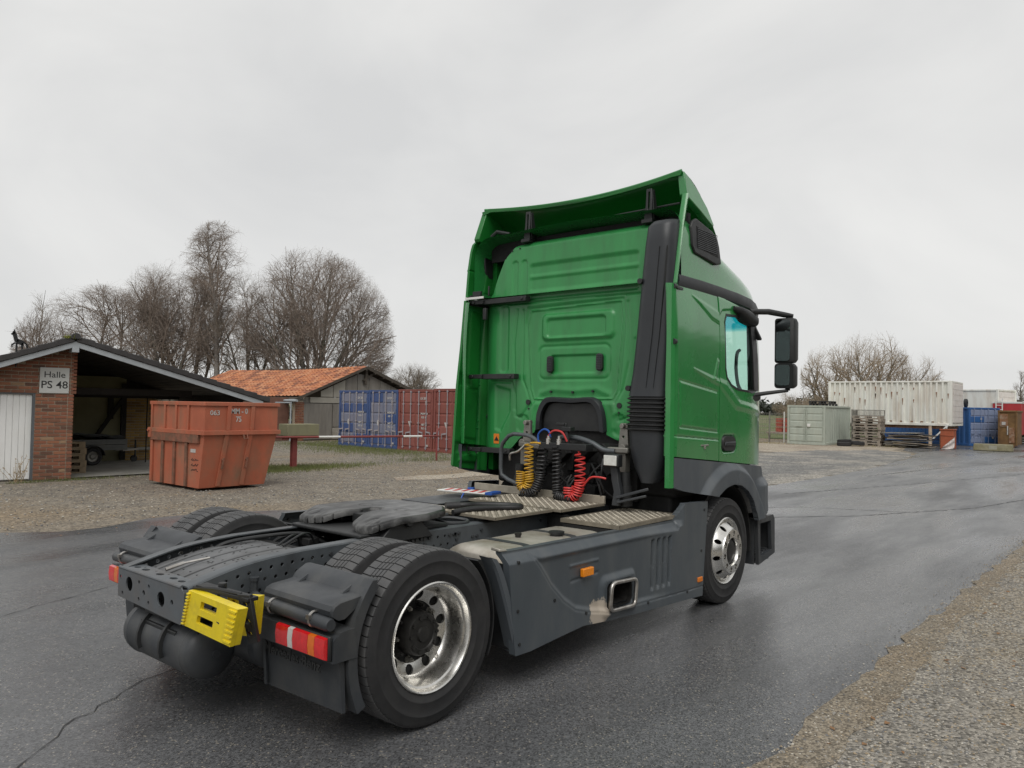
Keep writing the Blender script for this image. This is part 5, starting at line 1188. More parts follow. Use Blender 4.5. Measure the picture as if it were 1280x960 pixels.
# ------------------------------------------------------------------ chassis
RZ = [(-1.00, .790), (-.86, .825), (-.72, .858), (-.55, .880), (-.30, .895), (.1, .900), (2.45, .890), (4.6, .86)]
def rail_top(x):
    for i in range(len(RZ) - 1):
        if RZ[i][0] <= x <= RZ[i + 1][0]:
            t = (x - RZ[i][0]) / (RZ[i + 1][0] - RZ[i][0]); return RZ[i][1] + t * (RZ[i + 1][1] - RZ[i][1])
    return RZ[-1][1]
def rail_h(x): return .185 + .075 * min(1, max(0, (x + 1) / .6))
for s in (-1, 1):
    y = .40 * s
    xs = [-1.0, -.9, -.8, -.7, -.6, -.5, -.4, -.3, -.1, .1, .8, 1.6, 2.45, 4.5]
    holes = []
    r = random.Random(4)
    for gx in np.arange(-.86, .9, .070):
        for row, dz in enumerate((.055, .115, .170, .215)):
            if row == 3 and gx < -.35: continue
            if r.random() < .06: continue
            x = gx + (.03 if row % 2 else 0); big = (row == 1 and r.random() < .22)
            holes.append(circle(x, rail_top(x) - dz, .018 if big else .0115, 10))
    outer = [(x, rail_top(x) - .006) for x in xs] + [(x, rail_top(x) - rail_h(x)) for x in reversed(xs)]
    m = MB(); m.plate(outer, holes, (0, y, 0), (1, 0, 0), (0, 0, 1), .008)
    # top and bottom flanges of the channel, rounded at the outer corner
    for top in (1, 0):
        rings = []
        for x in xs:
            z = rail_top(x) - (0 if top else rail_h(x)); q = 1 if top else -1
            pr = [(0, -.016), (0, -.006), (.004, -.001), (.012, .002), (.082, .002), (.082, -.006), (.012, -.006)]
            rings.append([(x, y - s * p[0] + (.0 if s < 0 else 0), z + q * p[1]) for p in pr])
        m.loft(rings)
    m.build('frame_rail', frame_m, truck, smooth=40)
    b = MB(); r = random.Random(9)
    for k in range(40):
        x = .5 + .55 * r.random() if k < 30 else -.6 + 2.6 * r.random(); z = rail_top(x) - r.choice((.05, .09, .13, .17, .21))
        bo = MB().cyl((x, y - .002 * s, z), (x, y + s * .020, z), .013, 6).build('bolt', grey_dark, truck, smooth=30)
    mm = MB(); r = random.Random(3)
    for k in range(12):
        x = -.80 + k * .052 + .01 * r.random(); z = rail_top(x) - r.choice((.05, .075, .10))
        MB().cyl((x, y - s * .003, z), (x, y - s * .016, z), .010, 8).build('rivet', chrome, truck, smooth=30)
# rear cross member: a channel with punched holes
cb = MB()
zt = .792
hf_ = [circle(.245, -.085, .042, 20), circle(-.145, -.105, .042, 20), circle(.36, -.06, .012), circle(.12, -.055, .012), circle(.06, -.105, .016), circle(0, -.06, .012), circle(0, -.15, .012), circle(.12, -.15, .012), circle(-.27, -.10, .015), circle(.33, -.15, .012)]
cb.plate([(.39, -.006), (-.36, -.006), (-.40, -.03), (-.40, -.175), (-.37, -.20), (.39, -.175)], hf_, (-1.022, 0, zt), (0, 1, 0), (0, 0, 1), .008)
cb.plate([(-1.016, .37), (-1.016, -.345), (-.905, -.30), (-.905, .37)], [circle(-.965, .27, .017, 14, .026), circle(-.962, .17, .02, 14, .032), circle(-.96, 0, .02, 14, .032), circle(-.955, -.15, .02, 14, .032), circle(-.96, -.25, .018, 14, .028), circle(-.94, .23, .007), circle(-.94, .09, .007), circle(-.93, -.04, .007)], (0, 0, zt), (1, 0, 0), (0, 1, 0), -.008)
cb.tube([(-1.017, -.36, zt - .006), (-1.017, .385, zt - .006)], .009, 8)
# curled lug at the right end with an oval opening
lug = []
for a in np.linspace(-.1, 1.0, 8):
    lug.append(a)
cb.plate([(0, -.015), (.07, -.01), (.085, -.05), (.085, -.16), (.06, -.20), (0, -.20)], [circle(.045, -.105, .026, 16, .055)], (-1.016, -.385, zt), (.75, -.66, 0), (0, 0, 1), .008)
cb.build('rear_cross_member', beam_m, truck, smooth=35)
MB().box((-.93, -.385, .50), (-.91, .385, .79)).build('inner_cross_plate', pitch, truck)
for x in (-.12, .52, 1.35, 2.1): MB().box((x - .05, -.39, .68), (x + .05, .39, .84)).build('cross_member', pitch, truck, bevel=.01)

# ribbed mudguard between the rails
midguard_m = M('ribbed_mudguard_plastic', (.135, .138, .142), .6, var=.15, vscale=6, dirt=(.05, .048, .045), dscale=4, damt=.5)
def mg_z(x): return .856 - .22 * (x + .25) ** 2 - 1.1 * max(0, x + .24) ** 2
xs_m = np.linspace(-.905, -.12, 26)
m = MB(); m.loft([[(x, -.335, mg_z(x) - .030), (x, .335, mg_z(x) - .030), (x, .335, mg_z(x) - .042), (x, -.335, mg_z(x) - .042)] for x in xs_m]); mgo = m.build('middle_mudguard', pitch, truck, smooth=30)
edges = (-.335, -.222, -.075, .082, .235, .335)
for k in range(5):
    y0, y1 = edges[k] + .009, edges[k + 1] - .009
    MB().loft([[(x, y0, mg_z(x) - .032), (x, y0 + .004, mg_z(x) - .004), (x, y0 + .012, mg_z(x)), (x, y1 - .012, mg_z(x)), (x, y1 - .004, mg_z(x) - .004), (x, y1, mg_z(x) - .032)] for x in xs_m]).build('rib', midguard_m, mgo, smooth=40)
m = MB(); rr_ = random.Random(5)
for k in range(150):
    x, y = rr_.uniform(-.88, -.15), rr_.uniform(-.31, .31)
    if min(abs(y - e) for e in edges) < .03: continue
    z = mg_z(x); m.hexa([(x + .009 * cos(t), y + .006 * sin(t), z - .004) for t in np.arange(6) * pi / 3], [(x + .008 * cos(t), y + .005 * sin(t), z + .0012) for t in np.arange(6) * pi / 3])
tag(m.build('dimple_shade_dots', pitch, mgo), kind='stuff')  # raised black dots, colour standing in for the shade in small dimples
pin = MB(); pin.tube([(-.90, .06, .80), (-.80, .045, .825)], .011, 8); pin.tube([(-.80, .045, .825), (-.66, .01, .842)], .007, 6)
pin.build('hose_coupling', chrome, truck, smooth=40)

# air tanks under the rear end
def air_tank(x, z, r, y0, y1):
    m = MB(); prof = [(y0, .001)]
    for a in np.linspace(0, pi / 2, 7)[1:]: prof.append((y0 + .07 * (1 - cos(a)), r * sin(a)))
    prof += [(y0 + .10, r), (y0 + .11, r + .004), (y0 + .12, r), (y1 - .12, r), (y1 - .11, r + .004), (y1 - .10, r)]
    for a in np.linspace(pi / 2, 0, 7)[:-1]: prof.append((y1 - .07 * (1 - cos(a)), r * sin(a)))
    prof += [(y1, .001)]
    m.lathe(prof, 36, (x, 0, z)); m.cyl((x, y0 - .012, z), (x, y0 + .01, z), .022, 10)
    t = m.build('air_tank', grey_dark, truck, smooth=35)
    return t
t1 = air_tank(-.85, .415, .148, -.43, .42)
t2 = air_tank(-.53, .42, .142, -.56, .40)
for y in (.14, -.12):
    m = MB(); rings = []
    for a in np.linspace(radians(60), radians(200), 10):
        c, s_ = cos(a), sin(a)
        rings.append([(-.85 + r * c, y + dy, .415 + r * s_) for r, dy in ((.146, -.014), (.170, -.010), (.170, .010), (.146, .014))])
    m.loft(rings); m.bar((-.92, y, .54), (-.95, y, .64), .03, .02); m.build('tank_strap', black, t1, smooth=30)
MB().box((-.975, -.22, .49), (-.93, .19, .515)).box((-.96, -.21, .55), (-.90, .18, .63)).build('tank_bracket', black, truck, bevel=.006)

# fifth wheel: horseshoe plate with lobes sloping down to the rear
fw = [(.10, -.30), (.16, -.16), (.42, -.055), (.52, -.06), (.58, 0), (.52, .06), (.42, .055), (.16, .16), (.10, .30), (.13, .40), (.30, .465), (.62, .465), (.86, .40), (1.0, .26), (1.02, 0), (1.0, -.26), (.86, -.40), (.62, -.465), (.30, -.465), (.13, -.40)]
def fz(x, y):
    return 1.055 - .13 * max(0, (.34 - x) / .34) ** 1.4 + .012 * (x - .5) - .05 * max(0, (abs(y) - .40) / .07) ** 2
fw = [(.20 + (x - .10) * .92, y) for x, y in fw]
def fifth():
    out = [fw[0]]
    dense = []
    for i in range(len(fw)):
        a, b_ = fw[i], fw[(i + 1) % len(fw)]
        for k in range(4): dense.append((a[0] + (b_[0] - a[0]) * k / 4, a[1] + (b_[1] - a[1]) * k / 4))
    sdf = lambda U, V: sd_poly(U, V, dense)
    def hf(U, V):
        s = sdf(U, V)
        z = 1.024 - .055 * np.maximum(0, (.42 - U) / .22) ** 1.3 + .012 * (U - .5) - .012 * (1 - np.clip(-s / .02, 0, 1)) ** 2
        for a, b_ in ((.66, .2), (.66, -.2), (.3, .33), (.3, -.33)): z = z - .006 * groove(np.hypot(U - a, V - b_) - .05, .006)
        return z
    return relief('fifth_wheel_plate', (.16, 1.08, -.48, .48), .011, sdf, hf, lambda U, V, H: (U, V, H), plate5, truck, (0, 0, -.032))
f5 = fifth()
m = MB()
for s in (-1, 1):
    m.hexa([(.25, .33 * s, .86), (.75, .33 * s, .86), (.75, .44 * s, .86), (.25, .44 * s, .86)], [(.40, .35 * s, 1.0), (.62, .35 * s, 1.0), (.62, .43 * s, 1.0), (.40, .43 * s, 1.0)])
    m.cyl((.51, .31 * s, .985), (.51, .46 * s, .985), .035, 14)
m.box((.15, -.38, .90), (.95, .38, .925)); m.box((.45, -.09, .93), (.95, .09, 1.0)); m.box((.42, -.28, .93), (.6, -.17, .985)); m.box((.42, .17, .93), (.6, .28, .985))
m.build('fifth_wheel_mount', black, truck, bevel=.008)
m = MB(); r = random.Random(2)
for k in range(40):
    x, y = r.uniform(-.05, 1.25), r.uniform(-.33, .33); z = .66 + .22 * r.random(); s_ = .02 + .05 * r.random()
    m.box((x - s_, y - s_, z - s_ * .6), (x + s_, y + s_, z + s_ * .6), Matrix.Rotation(r.random() * 3, 3, 'Z'))
m.build('chassis_clutter', pitch, truck, bevel=.005)
m = MB(); r = random.Random(8)
for k in range(9):
    x = r.uniform(-.2, 1.0); y = r.uniform(-.3, .3)
    m.tube(spline([(x, y, .80), (x + .15, y + r.uniform(-.1, .1), .86), (x + .35, y + r.uniform(-.15, .15), .84), (x + .6, y + r.uniform(-.1, .1), .75)], 6), .010, 6)
m.tube(spline([(-.52, .33, .80), (-.40, .27, .865), (-.15, .22, .885), (.12, .2, .87), (.25, .1, .80)], 7), .013, 8)
m.tube(spline([(-.2, -.05, .86), (-.05, -.02, .91), (.08, .06, .89), (.15, .1, .80)], 7), .008, 6)
m.tube(spline([(-.2, .02, .85), (-.08, .04, .90), (.02, .12, .87), (.08, .18, .80)], 7), .008, 6)
m.build('air_lines', black, truck, smooth=40)
m = MB(); m.tube(spline([(.95, -.10, .90), (1.12, -.18, .925), (1.22, -.30, .91), (1.14, -.36, .905), (1.02, -.30, .91), (1.02, -.18, .93), (1.16, -.16, .945)], 8), .013, 8)
m.tube(spline([(.92, .05, .93), (1.0, -.02, .96), (1.1, -.12, .93)], 6), .012, 8)
m.build('suzi_loop', grey_dark, truck, smooth=40)
# rubber hose lying doubled on the deck
m = MB()
m.tube(spline([(1.42, .05, .965), (1.50, -.03, .972), (1.62, -.06, .968), (1.78, -.20, .965), (1.82, -.33, .965), (1.74, -.37, .965), (1.60, -.28, .966), (1.40, -.20, .966), (1.22, -.16, .95)], 8), .024, 10)
m.cyl((1.36, .06, .965), (1.46, .0, .968), .034, 12)
m.build('deck_hose', hose_k, truck, smooth=40)

# tread plates
def tread_plate(name, x0, x1, y0, y1, z, t=.006, lip=0):
    m = MB(); m.box((x0, y0, z - t), (x1, y1, z))
    if lip: m.box((x0 - .004, y0 - .004, z - lip), (x0 + .004, y1, z - .001)).box((x0, y0 - .004, z - lip), (x1, y0 + .004, z - .001))
    m.mat(1); nx = int((x1 - x0 - .03) / .036); ny = int((y1 - y0 - .03) / .036)
    for i in range(nx):
        for j in range(ny):
            cx = x0 + .03 + i * .036; cy = y0 + .03 + j * .036; a = radians(45 if (i + j) % 2 else -45)
            ux, uy = cos(a) * .0145, sin(a) * .0145; vx, vy = -sin(a) * .0055, cos(a) * .0055
            b = [(cx - ux, cy - uy, z), (cx + vx, cy + vy, z), (cx + ux, cy + uy, z), (cx - vx, cy - vy, z)]
            tp = [(cx + (p[0] - cx) * .6, cy + (p[1] - cy) * .6, z + .004) for p in b]
            m.add(b + tp, [(4, 5, 6, 7), (0, 1, 5, 4), (1, 2, 6, 5), (2, 3, 7, 6), (3, 0, 4, 7)])
    return m.build(name, [deck_low, deck_top], truck)
tread_plate('tread_plate', 1.28, 1.98, -.54, .10, .945, lip=.02)
tread_plate('tread_plate', 1.99, 2.62, -.62, .40, .948, lip=.02)
tread_plate('tread_plate', 1.96, 2.92, -1.19, -.64, .888, lip=.03)
MB().box((1.6, .405, .92), (2.62, .86, .932)).box((1.55, .42, .70), (2.6, .84, .915)).build('battery_box', grey_dark, truck, bevel=.008)
MB().box((2.62, -.62, .94), (2.645, .92, 1.01)).build('deck_lip', deck_top, truck, bevel=.004)
MB().box((2.05, -.62, .72), (2.10, -.44, .90)).box((1.96, -1.15, .80), (2.9, -.66, .85)).build('plate_support', pitch, truck)

# fuel tanks with straps and caps
def fuel_tank(y0, y1, x0, x1, z0, z1, caps, nm='fuel_tank'):
    rings = []
    hy, hz = (y1 - y0) / 2, (z1 - z0) / 2; cy, cz = (y0 + y1) / 2, (z0 + z1) / 2
    for x, k in ((x0, .66), (x0 + .006, .76), (x0 + .025, .87), (x0 + .06, .96), (x0 + .11, 1.0), (x1 - .06, 1.0), (x1 - .03, .97), (x1, .86)):
        rings.append([(x, cy + p[0], cz + p[1]) for p in rrect_pts(0, 0, hy * (1 - (1 - k) * .5), hz * (1 - (1 - k) * .5), .225, 9)])
    m = MB(); m.loft(rings); t = m.build(nm, tank_m, truck, smooth=50)
    for x in (x0 + .32, x1 - .35):
        s = MB(); s.loft([[(x + dx, cy + p[0], cz + p[1]) for p in rrect_pts(0, 0, hy + .004, hz + .004, .229, 9)] for dx in (-.03, .03)])
        s.build('strap', grey_dark, t, smooth=50)
    for (x, y, r, mt) in caps:
        MB().cyl((x, y, z1 - .005), (x, y, z1 + .016), r * .8, 18).cyl((x, y, z1 + .016), (x, y, z1 + .032), r, 18).build('tank_cap', mt, t, smooth=40)
    return t
MB().box((.695, -1.21, .25), (.705, -.44, .775)).build('tank_guard', black, truck)
fuel_tank(-1.20, -.46, .74, 1.95, .30, .835, [(1.52, -.93, .058, black), (1.26, -.78, .026, hub_m)])
fuel_tank(.46, 1.18, .95, 1.9, .30, .85, [(1.3, .9, .05, black)])
MB().box((1.25, .10, .86), (1.6, .55, .93)).build('air_box', tank_m, truck, bevel=.03, seg=4)

# mudguards behind the rear wheels
def quarter(name, a0, a1, r0, r1, y0, y1, mat, z=TR):
    m = MB(); rings = []
    for a in np.linspace(radians(a0), radians(a1), 18):
        rings.append([(r * cos(a), y, z + r * sin(a)) for r, y in ((r0, y0), (r1, y0), (r1, y1), (r0, y1))])
    return m.loft(rings).build(name, mat, truck, smooth=40)
for s in (-1, 1):
    y = lambda v: v * s
    lid = MB(); pr = [(-.650, .705), (-.676, .722), (-.684, .750), (-.672, .774), (-.64, .788), (-.54, .797), (-.50, .803), (-.475, .835), (-.415, .868), (-.392, .866), (-.40, .850), (-.455, .815), (-.48, .780), (-.60, .705)]
    lid.loft([[(p[0] + (.012 if v in (.60, 1.205) and p[0] < -.6 else 0), y(v), p[1] - (.006 if v in (.60, 1.205) else 0)) for p in pr] for v in (.60, .615, .70, 1.06, 1.195, 1.205)])
    for v in (.70, 1.08): lid.hexa([(-.55, y(v), .79), (-.44, y(v), .83), (-.44, y(v + .025), .83), (-.55, y(v + .025), .79)], [(-.53, y(v + .004), .806), (-.45, y(v + .004), .846), (-.45, y(v + .02), .846), (-.53, y(v + .02), .806)])
    lid.build('mudguard_cover', grey_dark, truck, smooth=35)
    MB().tube([(-.64, y(.44), .705), (-.665, y(.50), .705), (-.69, y(.56), .70), (-.69, y(1.20), .688), (-.69, y(1.215), .688)], [.022, .026, .034, .034, .028], 16).cyl((-.65, y(.46), .69), (-.65, y(.46), .78), .022, 8).cyl((-.65, y(.46), .78), (-.65, y(.46), .80), .028, 8).build('mudguard_tube', grey_dark, truck, smooth=40)
    for v in (.72, 1.08):
        m = MB(); m.tube([(-.69 + .037 * cos(a), y(v), .697 + .037 * sin(a)) for a in np.linspace(.6, 4.9, 14)], .007, 6); m.box((-.735, y(v) - .014, .700), (-.715, y(v) + .014, .722)); m.build('tube_clamp', chrome, truck, smooth=40)
    # casing that holds the lamp, with a step on top
    cs = MB()
    pr = [(-.69, .505), (-.69, .615), (-.675, .630), (-.655, .636), (-.65, .648), (-.56, .655), (-.54, .505)]
    cs.loft([[(p[0], y(v), p[1]) for p in pr] for v in (.56, .59, 1.21, 1.238)])
    cs.build('lamp_housing', grey_dark, truck, smooth=35)
    fl = MB(); fl.loft([[(x, y(v), z) for x, z in ((-.652 + (.02 if v > 1.1 else 0), .51), (-.600, .51), (-.585, .235), (-.625 + (.02 if v > 1.1 else 0), .235))] for v in (.555, .60, 1.15, 1.21)])
    fl.loft([[(x, y(v), z) for x, z in ((-.662, .50), (-.65, .50), (-.630, .24), (-.642, .24))] for v in (.575, .60)])
    flo = fl.build('mud_flap', grey_dark, truck, smooth=30)
    quarter('mudguard_edge', 139, 207, .535, .590, y(1.16), y(1.232), grey_dark)
    quarter('mudguard_skin', 142, 200, .515, .53, y(.55), y(1.20), black)
    lamp = MB(); ts = [('red_lens', lens_r, .805, .912), ('clear_lens', lens_w, .912, .955), ('red_lens', lens_r, .955, 1.085), ('amber_lens', lens_a, 1.085, 1.140), ('red_lens', lens_r, 1.140, 1.222)]
    base = MB().box((-.712, min(y(.795), y(1.232)), .515), (-.69, max(y(.795), y(1.232)), .640)).build('tail_light', black, truck, bevel=.008)
    for nm, mt, a, b_ in ts:
        m = MB(); m.loft([[(x, y(v), z) for x, z in ((-.712, .523), (-.730, .530), (-.735, .578), (-.730, .626), (-.712, .632))] for v in (a + .0015, b_ - .0015)])
        m.build(nm, mt, base, smooth=30)
    # front part of the mudguard, a lip that sweeps down behind the side skirt
    quarter('mudguard_skin', -24, 44, .525, .535, y(.55), y(1.20), black)
    m = MB(); rings = []
    for t in np.linspace(0, 1, 14):
        x = .43 + .265 * t ** .75; z = .868 - .63 * t
        rings.append([(x, y(1.235), z), (x + .012, y(1.25), z), (x + .07, y(1.245), z - .02), (x + .07, y(1.18), z - .02), (x + .01, y(1.15), z)])
    m.loft(rings); m.build('mudguard_edge', grey, truck, smooth=40)
text_obj('embossed_text', 'Mercedes-Benz', .080, (-.668, -.86, .455), (0, -1, 0), (.06, 0, 1), black, flo.parent, ext=.003, bold=.001)

# ------------------------------------------------------------------ side skirt
SK = [(.60, .870), (2.77, .850), (2.815, .875), (2.895, .985), (3.32, .968), (3.235, .155), (2.82, .178), (2.18, .208), (1.79, .232), (1.42, .262), (1.15, .245), (.83, .222), (.685, .225), (.64, .55)]
PK = [(.83, .835), (.94, .72), (1.05, .59), (1.19, .47), (1.33, .385), (1.52, .335), (1.70, .300), (2.2, .275), (2.8, .25), (3.3, .235)]
def skirt_side(s):
    inner = PK + [(3.4, .80), (2.70, .795), (.95, .800)]
    def hf(U, V):
        top = .862 + 0 * U
        h = -.055 * np.clip((V - (.795 - .012 * (U - .6))) / .06, 0, 1) ** 1.2 * (U < 2.83)
        h = np.where(U >= 2.80, -.055 * np.clip((V - .80) / .05, 0, 1) * np.clip((2.88 - U) / .08, 0, 1), h)
        pin = sd_poly(U, V, inner)
        h = h - .022 * step_(pin + .02, .05) * np.clip((2.75 - U) / .5, 0, 1)
        h = h - .006 * groove(sd_line(U, V, PK), .006)
        for k, x in enumerate((2.40, 2.485, 2.57, 2.655)):
            g = np.clip((V - .335 - .0 * k) / .03, 0, 1) * np.clip((.745 - V) / .02, 0, 1)
            lx = U - x + .025 * (.745 - V); h = h - .034 * g * np.clip((lx + .036) / .05, 0, 1) * np.clip((.022 - lx) / .010, 0, 1)
        d = sd_seg(U, V, (1.30, .672), (1.62, .668)); h = h + .008 * groove(sd_seg(U, V, (1.28, .690), (1.62, .690)), .010) - .008 * groove(sd_seg(U, V, (1.30, .585), (1.62, .600)), .010)
        h = h + .026 * step_(sd_rr(U, V, 1.885, .405, .235, .14, .06), .06)
        h = h - .03 * step_(sd_rr(U, V, 1.885, .405, .17, .095, .04), .01)
        h = h - .12 * np.clip((.80 - U) / .3, 0, 1) ** 2 * 0
        return h
    sdf = lambda U, V: np.maximum(sd_poly(U, V, SK), -sd_rr(U, V, 1.885, .405, .150, .078, .035))
    o = relief('side_skirt', (.58, 3.34, .14, 1.0), .0068, sdf, hf, lambda U, V, H: (U, s * (1.25 + H), V), skirt_m, truck, (0, -s * .05, 0))
    # exhaust outlet: trim ring and dark pipe
    q = rrect_pts(1.885, .405, .172, .098, .045, 5)
    q = [(x + .10 * (z - .405), z - .05 * (x - 1.885)) for x, z in q]
    m = MB(); m.tube([(x, s * 1.285, z) for x, z in q], .016, 8, closed=True); m.build('exhaust_trim', chrome, o, smooth=50)
    q2 = rrect_pts(1.885, .405, .150, .080, .04, 5)
    m = MB(); m.loft([[(x, s * yy, z) for x, z in q2] for yy in (1.262, 1.10)], caps=False); m.loft([[(x, s * yy, z) for x, z in rrect_pts(1.89, .405, .105, .060, .03, 5)] for yy in (1.25, 1.06)], caps=False)
    m.box((1.70, min(s * 1.04, s * 1.07), .30), (2.08, max(s * 1.04, s * 1.07), .50)); m.build('exhaust_pipe', hub_m, o, smooth=50)
    MB().box((1.395, min(s * 1.232, s * 1.262), .600), (1.525, max(s * 1.232, s * 1.262), .658)).build('side_marker', amber, o, bevel=.006)
    for bx, bz in ((.70, .80), (.70, .50), (.72, .29), (1.08, .50), (1.45, .345), (2.30, .262), (2.95, .235), (3.25, .90), (3.20, .55)): MB().cyl((bx, s * 1.225, bz), (bx, s * 1.256, bz), .011, 10).build('skirt_screw', black, o, smooth=40)
    MB().box((3.135, min(s * 1.24, s * 1.262), .285), (3.215, max(s * 1.24, s * 1.262), .325)).build('reflector', orange_s, o, bevel=.004)
    return o
skirt_side(-1); skirt_side(1)
# torn beige filler showing at the front top corner of the skirt
MB().hexa([(.585, -1.19, .872), (.66, -1.20, .872), (.66, -1.12, .872), (.60, -1.10, .872)], [(.585, -1.185, .892), (.65, -1.19, .880), (.645, -1.13, .884), (.60, -1.11, .895)]).build('broken_edge', tank_m, truck, bevel=.006)

# ------------------------------------------------------------------ cab, rear wall
XR = 2.93
RW = [(1.20, 1.33), (.80, 1.31), (.70, 1.36), (.61, 1.45), (.53, 1.50), (.42, 1.52), (.375, 1.60), (.355, 1.74), (.29, 1.85), (.20, 1.875), (-.04, 1.865), (-.27, 1.875), (-.37, 1.83), (-.42, 1.70), (-.43, 1.53), (-.53, 1.49), (-.64, 1.47), (-1.16, 1.47), (-1.16, 3.30), (-1.06, 3.43), (.56, 3.43), (.70, 3.40), (.84, 3.28), (.92, 3.12), (1.0, 2.94), (1.20, 2.86)]
def rear_h(U, V):
    w = .008
    h = .17 * np.clip((np.abs(U - .0) - .93) / .27, 0, 1) ** 2                       # corners sweep forward
    h = h + .05 * np.clip((V - 3.37) / .06, 0, 1) ** 2 + 0 * U
    split = 2.815 + .03 * (U + .0) * .3
    h = h + .010 * groove(V - split, .009)                                           # joint between roof and wall
    h = h + .030 * step_(V * -1 + split, .05) * 0
    # upper wall: two shallow beads and a frame
    for (z0, z1) in ((3.075, 3.195), (2.92, 3.065)):
        s = sd_rr(U, V, -.12, (z0 + z1) / 2, .62, (z1 - z0) / 2 - .005, .03); h = h + .016 * step_(s, .05)
    h = h + .010 * step_(sd_rr(U, V, -.12, 2.865, .62, .02, .015), .02)
    for x in (.70, .58): h = h + .010 * step_(sd_rr(U, V, x - (.0), 3.05, .035, .20, .03), .02)
    # lower wall: raised field with trapezoid outline, pressed windows
    fld = [(.52, 2.76), (-.60, 2.79), (-.62, 2.60), (-.56, 1.93), (-.50, 1.83), (.45, 1.82), (.50, 1.95), (.55, 2.60)]
    s = sd_poly(U, V, fld); h = h + .018 * step_(s, .05) - .010 * groove(s + .03, .008)
    s = sd_rr(U, V, -.075, 2.555, .415, .125, .055); h = h - .022 * step_(s, .045); s2 = sd_rr(U, V, -.06, 2.545, .34, .088, .035); h = h + .018 * step_(s2, .03)
    s = sd_rr(U, V, -.045, 2.19, .285, .085, .03); h = h + .016 * step_(s, .02)
    s = sd_rr(U, V, -.03, 2.205, .41, .16, .06); h = h + .008 * groove(s, .014)
    h = h + .010 * groove(sd_line(U, V, [(.58, 2.74), (.58, 2.05), (.52, 1.93), (.47, 1.80), (.60, 1.66), (.66, 1.68), (.70, 2.4), (.66, 2.75)]), .012)
    h = h + .010 * groove(sd_line(U, V, [(-.64, 2.74), (-.66, 2.2), (-.60, 1.95), (-.52, 1.82), (-.55, 1.66), (-.68, 1.70), (-.72, 2.4)]), .012)
    # left column of pressings
    h = h + .012 * step_(sd_rr(U, V, .83, 2.46, .055, .34, .04), .03)
    h = h + .012 * step_(sd_poly(U, V, [(.93, 1.98), (.74, 1.94), (.74, 1.72), (.86, 1.52), (.93, 1.54)]), .03)
    h = h + .008 * groove(sd_line(U, V, [(1.0, 2.03), (.72, 2.02), (.68, 1.9), (.68, 1.75)]), .012)
    h = h - .010 * groove(sd_line(U, V, [(.45, 1.60), (.44, 1.74), (.36, 1.91), (.22, 1.95), (-.04, 1.935), (-.30, 1.955), (-.45, 1.90), (-.51, 1.74), (-.51, 1.60)]), .03)
    h = h + .012 * step_(sd_rr(U, V, .57, 1.60, .07, .09, .05), .03) + .012 * step_(sd_rr(U, V, -.56, 1.62, .06, .10, .05), .03)
    return h
relief('rear_wall', (-1.18, 1.22, 1.29, 3.46), .0088, lambda U, V: sd_poly(U, V, RW), rear_h, lambda U, V, H: (XR + H, U, V), green_rear, truck, (.03, 0, 0))
# arch cover
arch = [(.375, 1.56), (.365, 1.72), (.30, 1.84), (.20, 1.873), (-.04, 1.863), (-.27, 1.873), (-.37, 1.82), (-.42, 1.70), (-.435, 1.56)]
A_ = [Vector((0, p[0], p[1])) for p in spline([(p[0], p[1], 0) for p in arch], 5)]
A_ = [Vector((0, p.y if False else v.x, v.y)) for p, v in zip(A_, spline([(p[0], p[1], 0) for p in arch], 5))]
m = MB(); cen = Vector((0, -.03, 1.55)); rings = []
for p in A_:
    q = cen + (p - cen) * .86
    rings.append([(XR - .03, p.y, p.z), (XR - .05, p.y * .97 - .001, p.z - .012), (XR - .045, q.y, q.z), (XR - .01, q.y, q.z), (XR + .02, p.y, p.z)])
m.loft(rings); m.build('arch_trim', snorkel_m, truck, smooth=40)
m = MB(); q = [cen + (p - cen) * .82 for p in A_]
m.hexa([(XR + .005, p.y, p.z) for p in q], [(XR + .03, p.y, p.z) for p in q]); m.build('engine_cover', black, truck)
for y, z in ((.23, 2.19), (-.345, 2.20)):
    v = MB(); v.loft([[(x, y + p[0] * k, z + p[1] * k) for p in rrect_pts(0, 0, .035, .082, .033, 5)] for x, k in ((XR + .01, 1), (XR - .014, 1), (XR - .018, .9))])
    o = v.build('air_vent', black, truck, smooth=40)
    f = MB()
    for k in range(9): f.box((XR - .026, y - .026, z - .066 + k * .016), (XR - .016, y + .026, z - .058 + k * .016))
    f.build('vent_slats', grey_dark, o)
for y, z, r in ((.50, 1.82, .026), (-.565, 1.80, .026), (.22, 1.925, .011), (-.04, 1.92, .011), (-.27, 1.93, .011), (.49, 1.755, .009), (-.56, 1.735, .009), (.80, 1.40, .012), (.74, 3.36, .008), (.64, 3.375, .008)):
    MB().cyl((XR + .02, y, z), (XR - .008, y, z), r, 14).build('plug', black, truck, smooth=40)
MB().box((XR - .004, .875, 1.39), (XR + .03, .945, 1.49)).build('warning_sticker', orange_s, truck)
MB().plate([(0, 0), (.03, .045), (.06, 0)], [], (XR - .006, .935, 1.42), (0, -1, 0), (0, 0, 1), .002).build('warning_triangle', hub_m, truck)

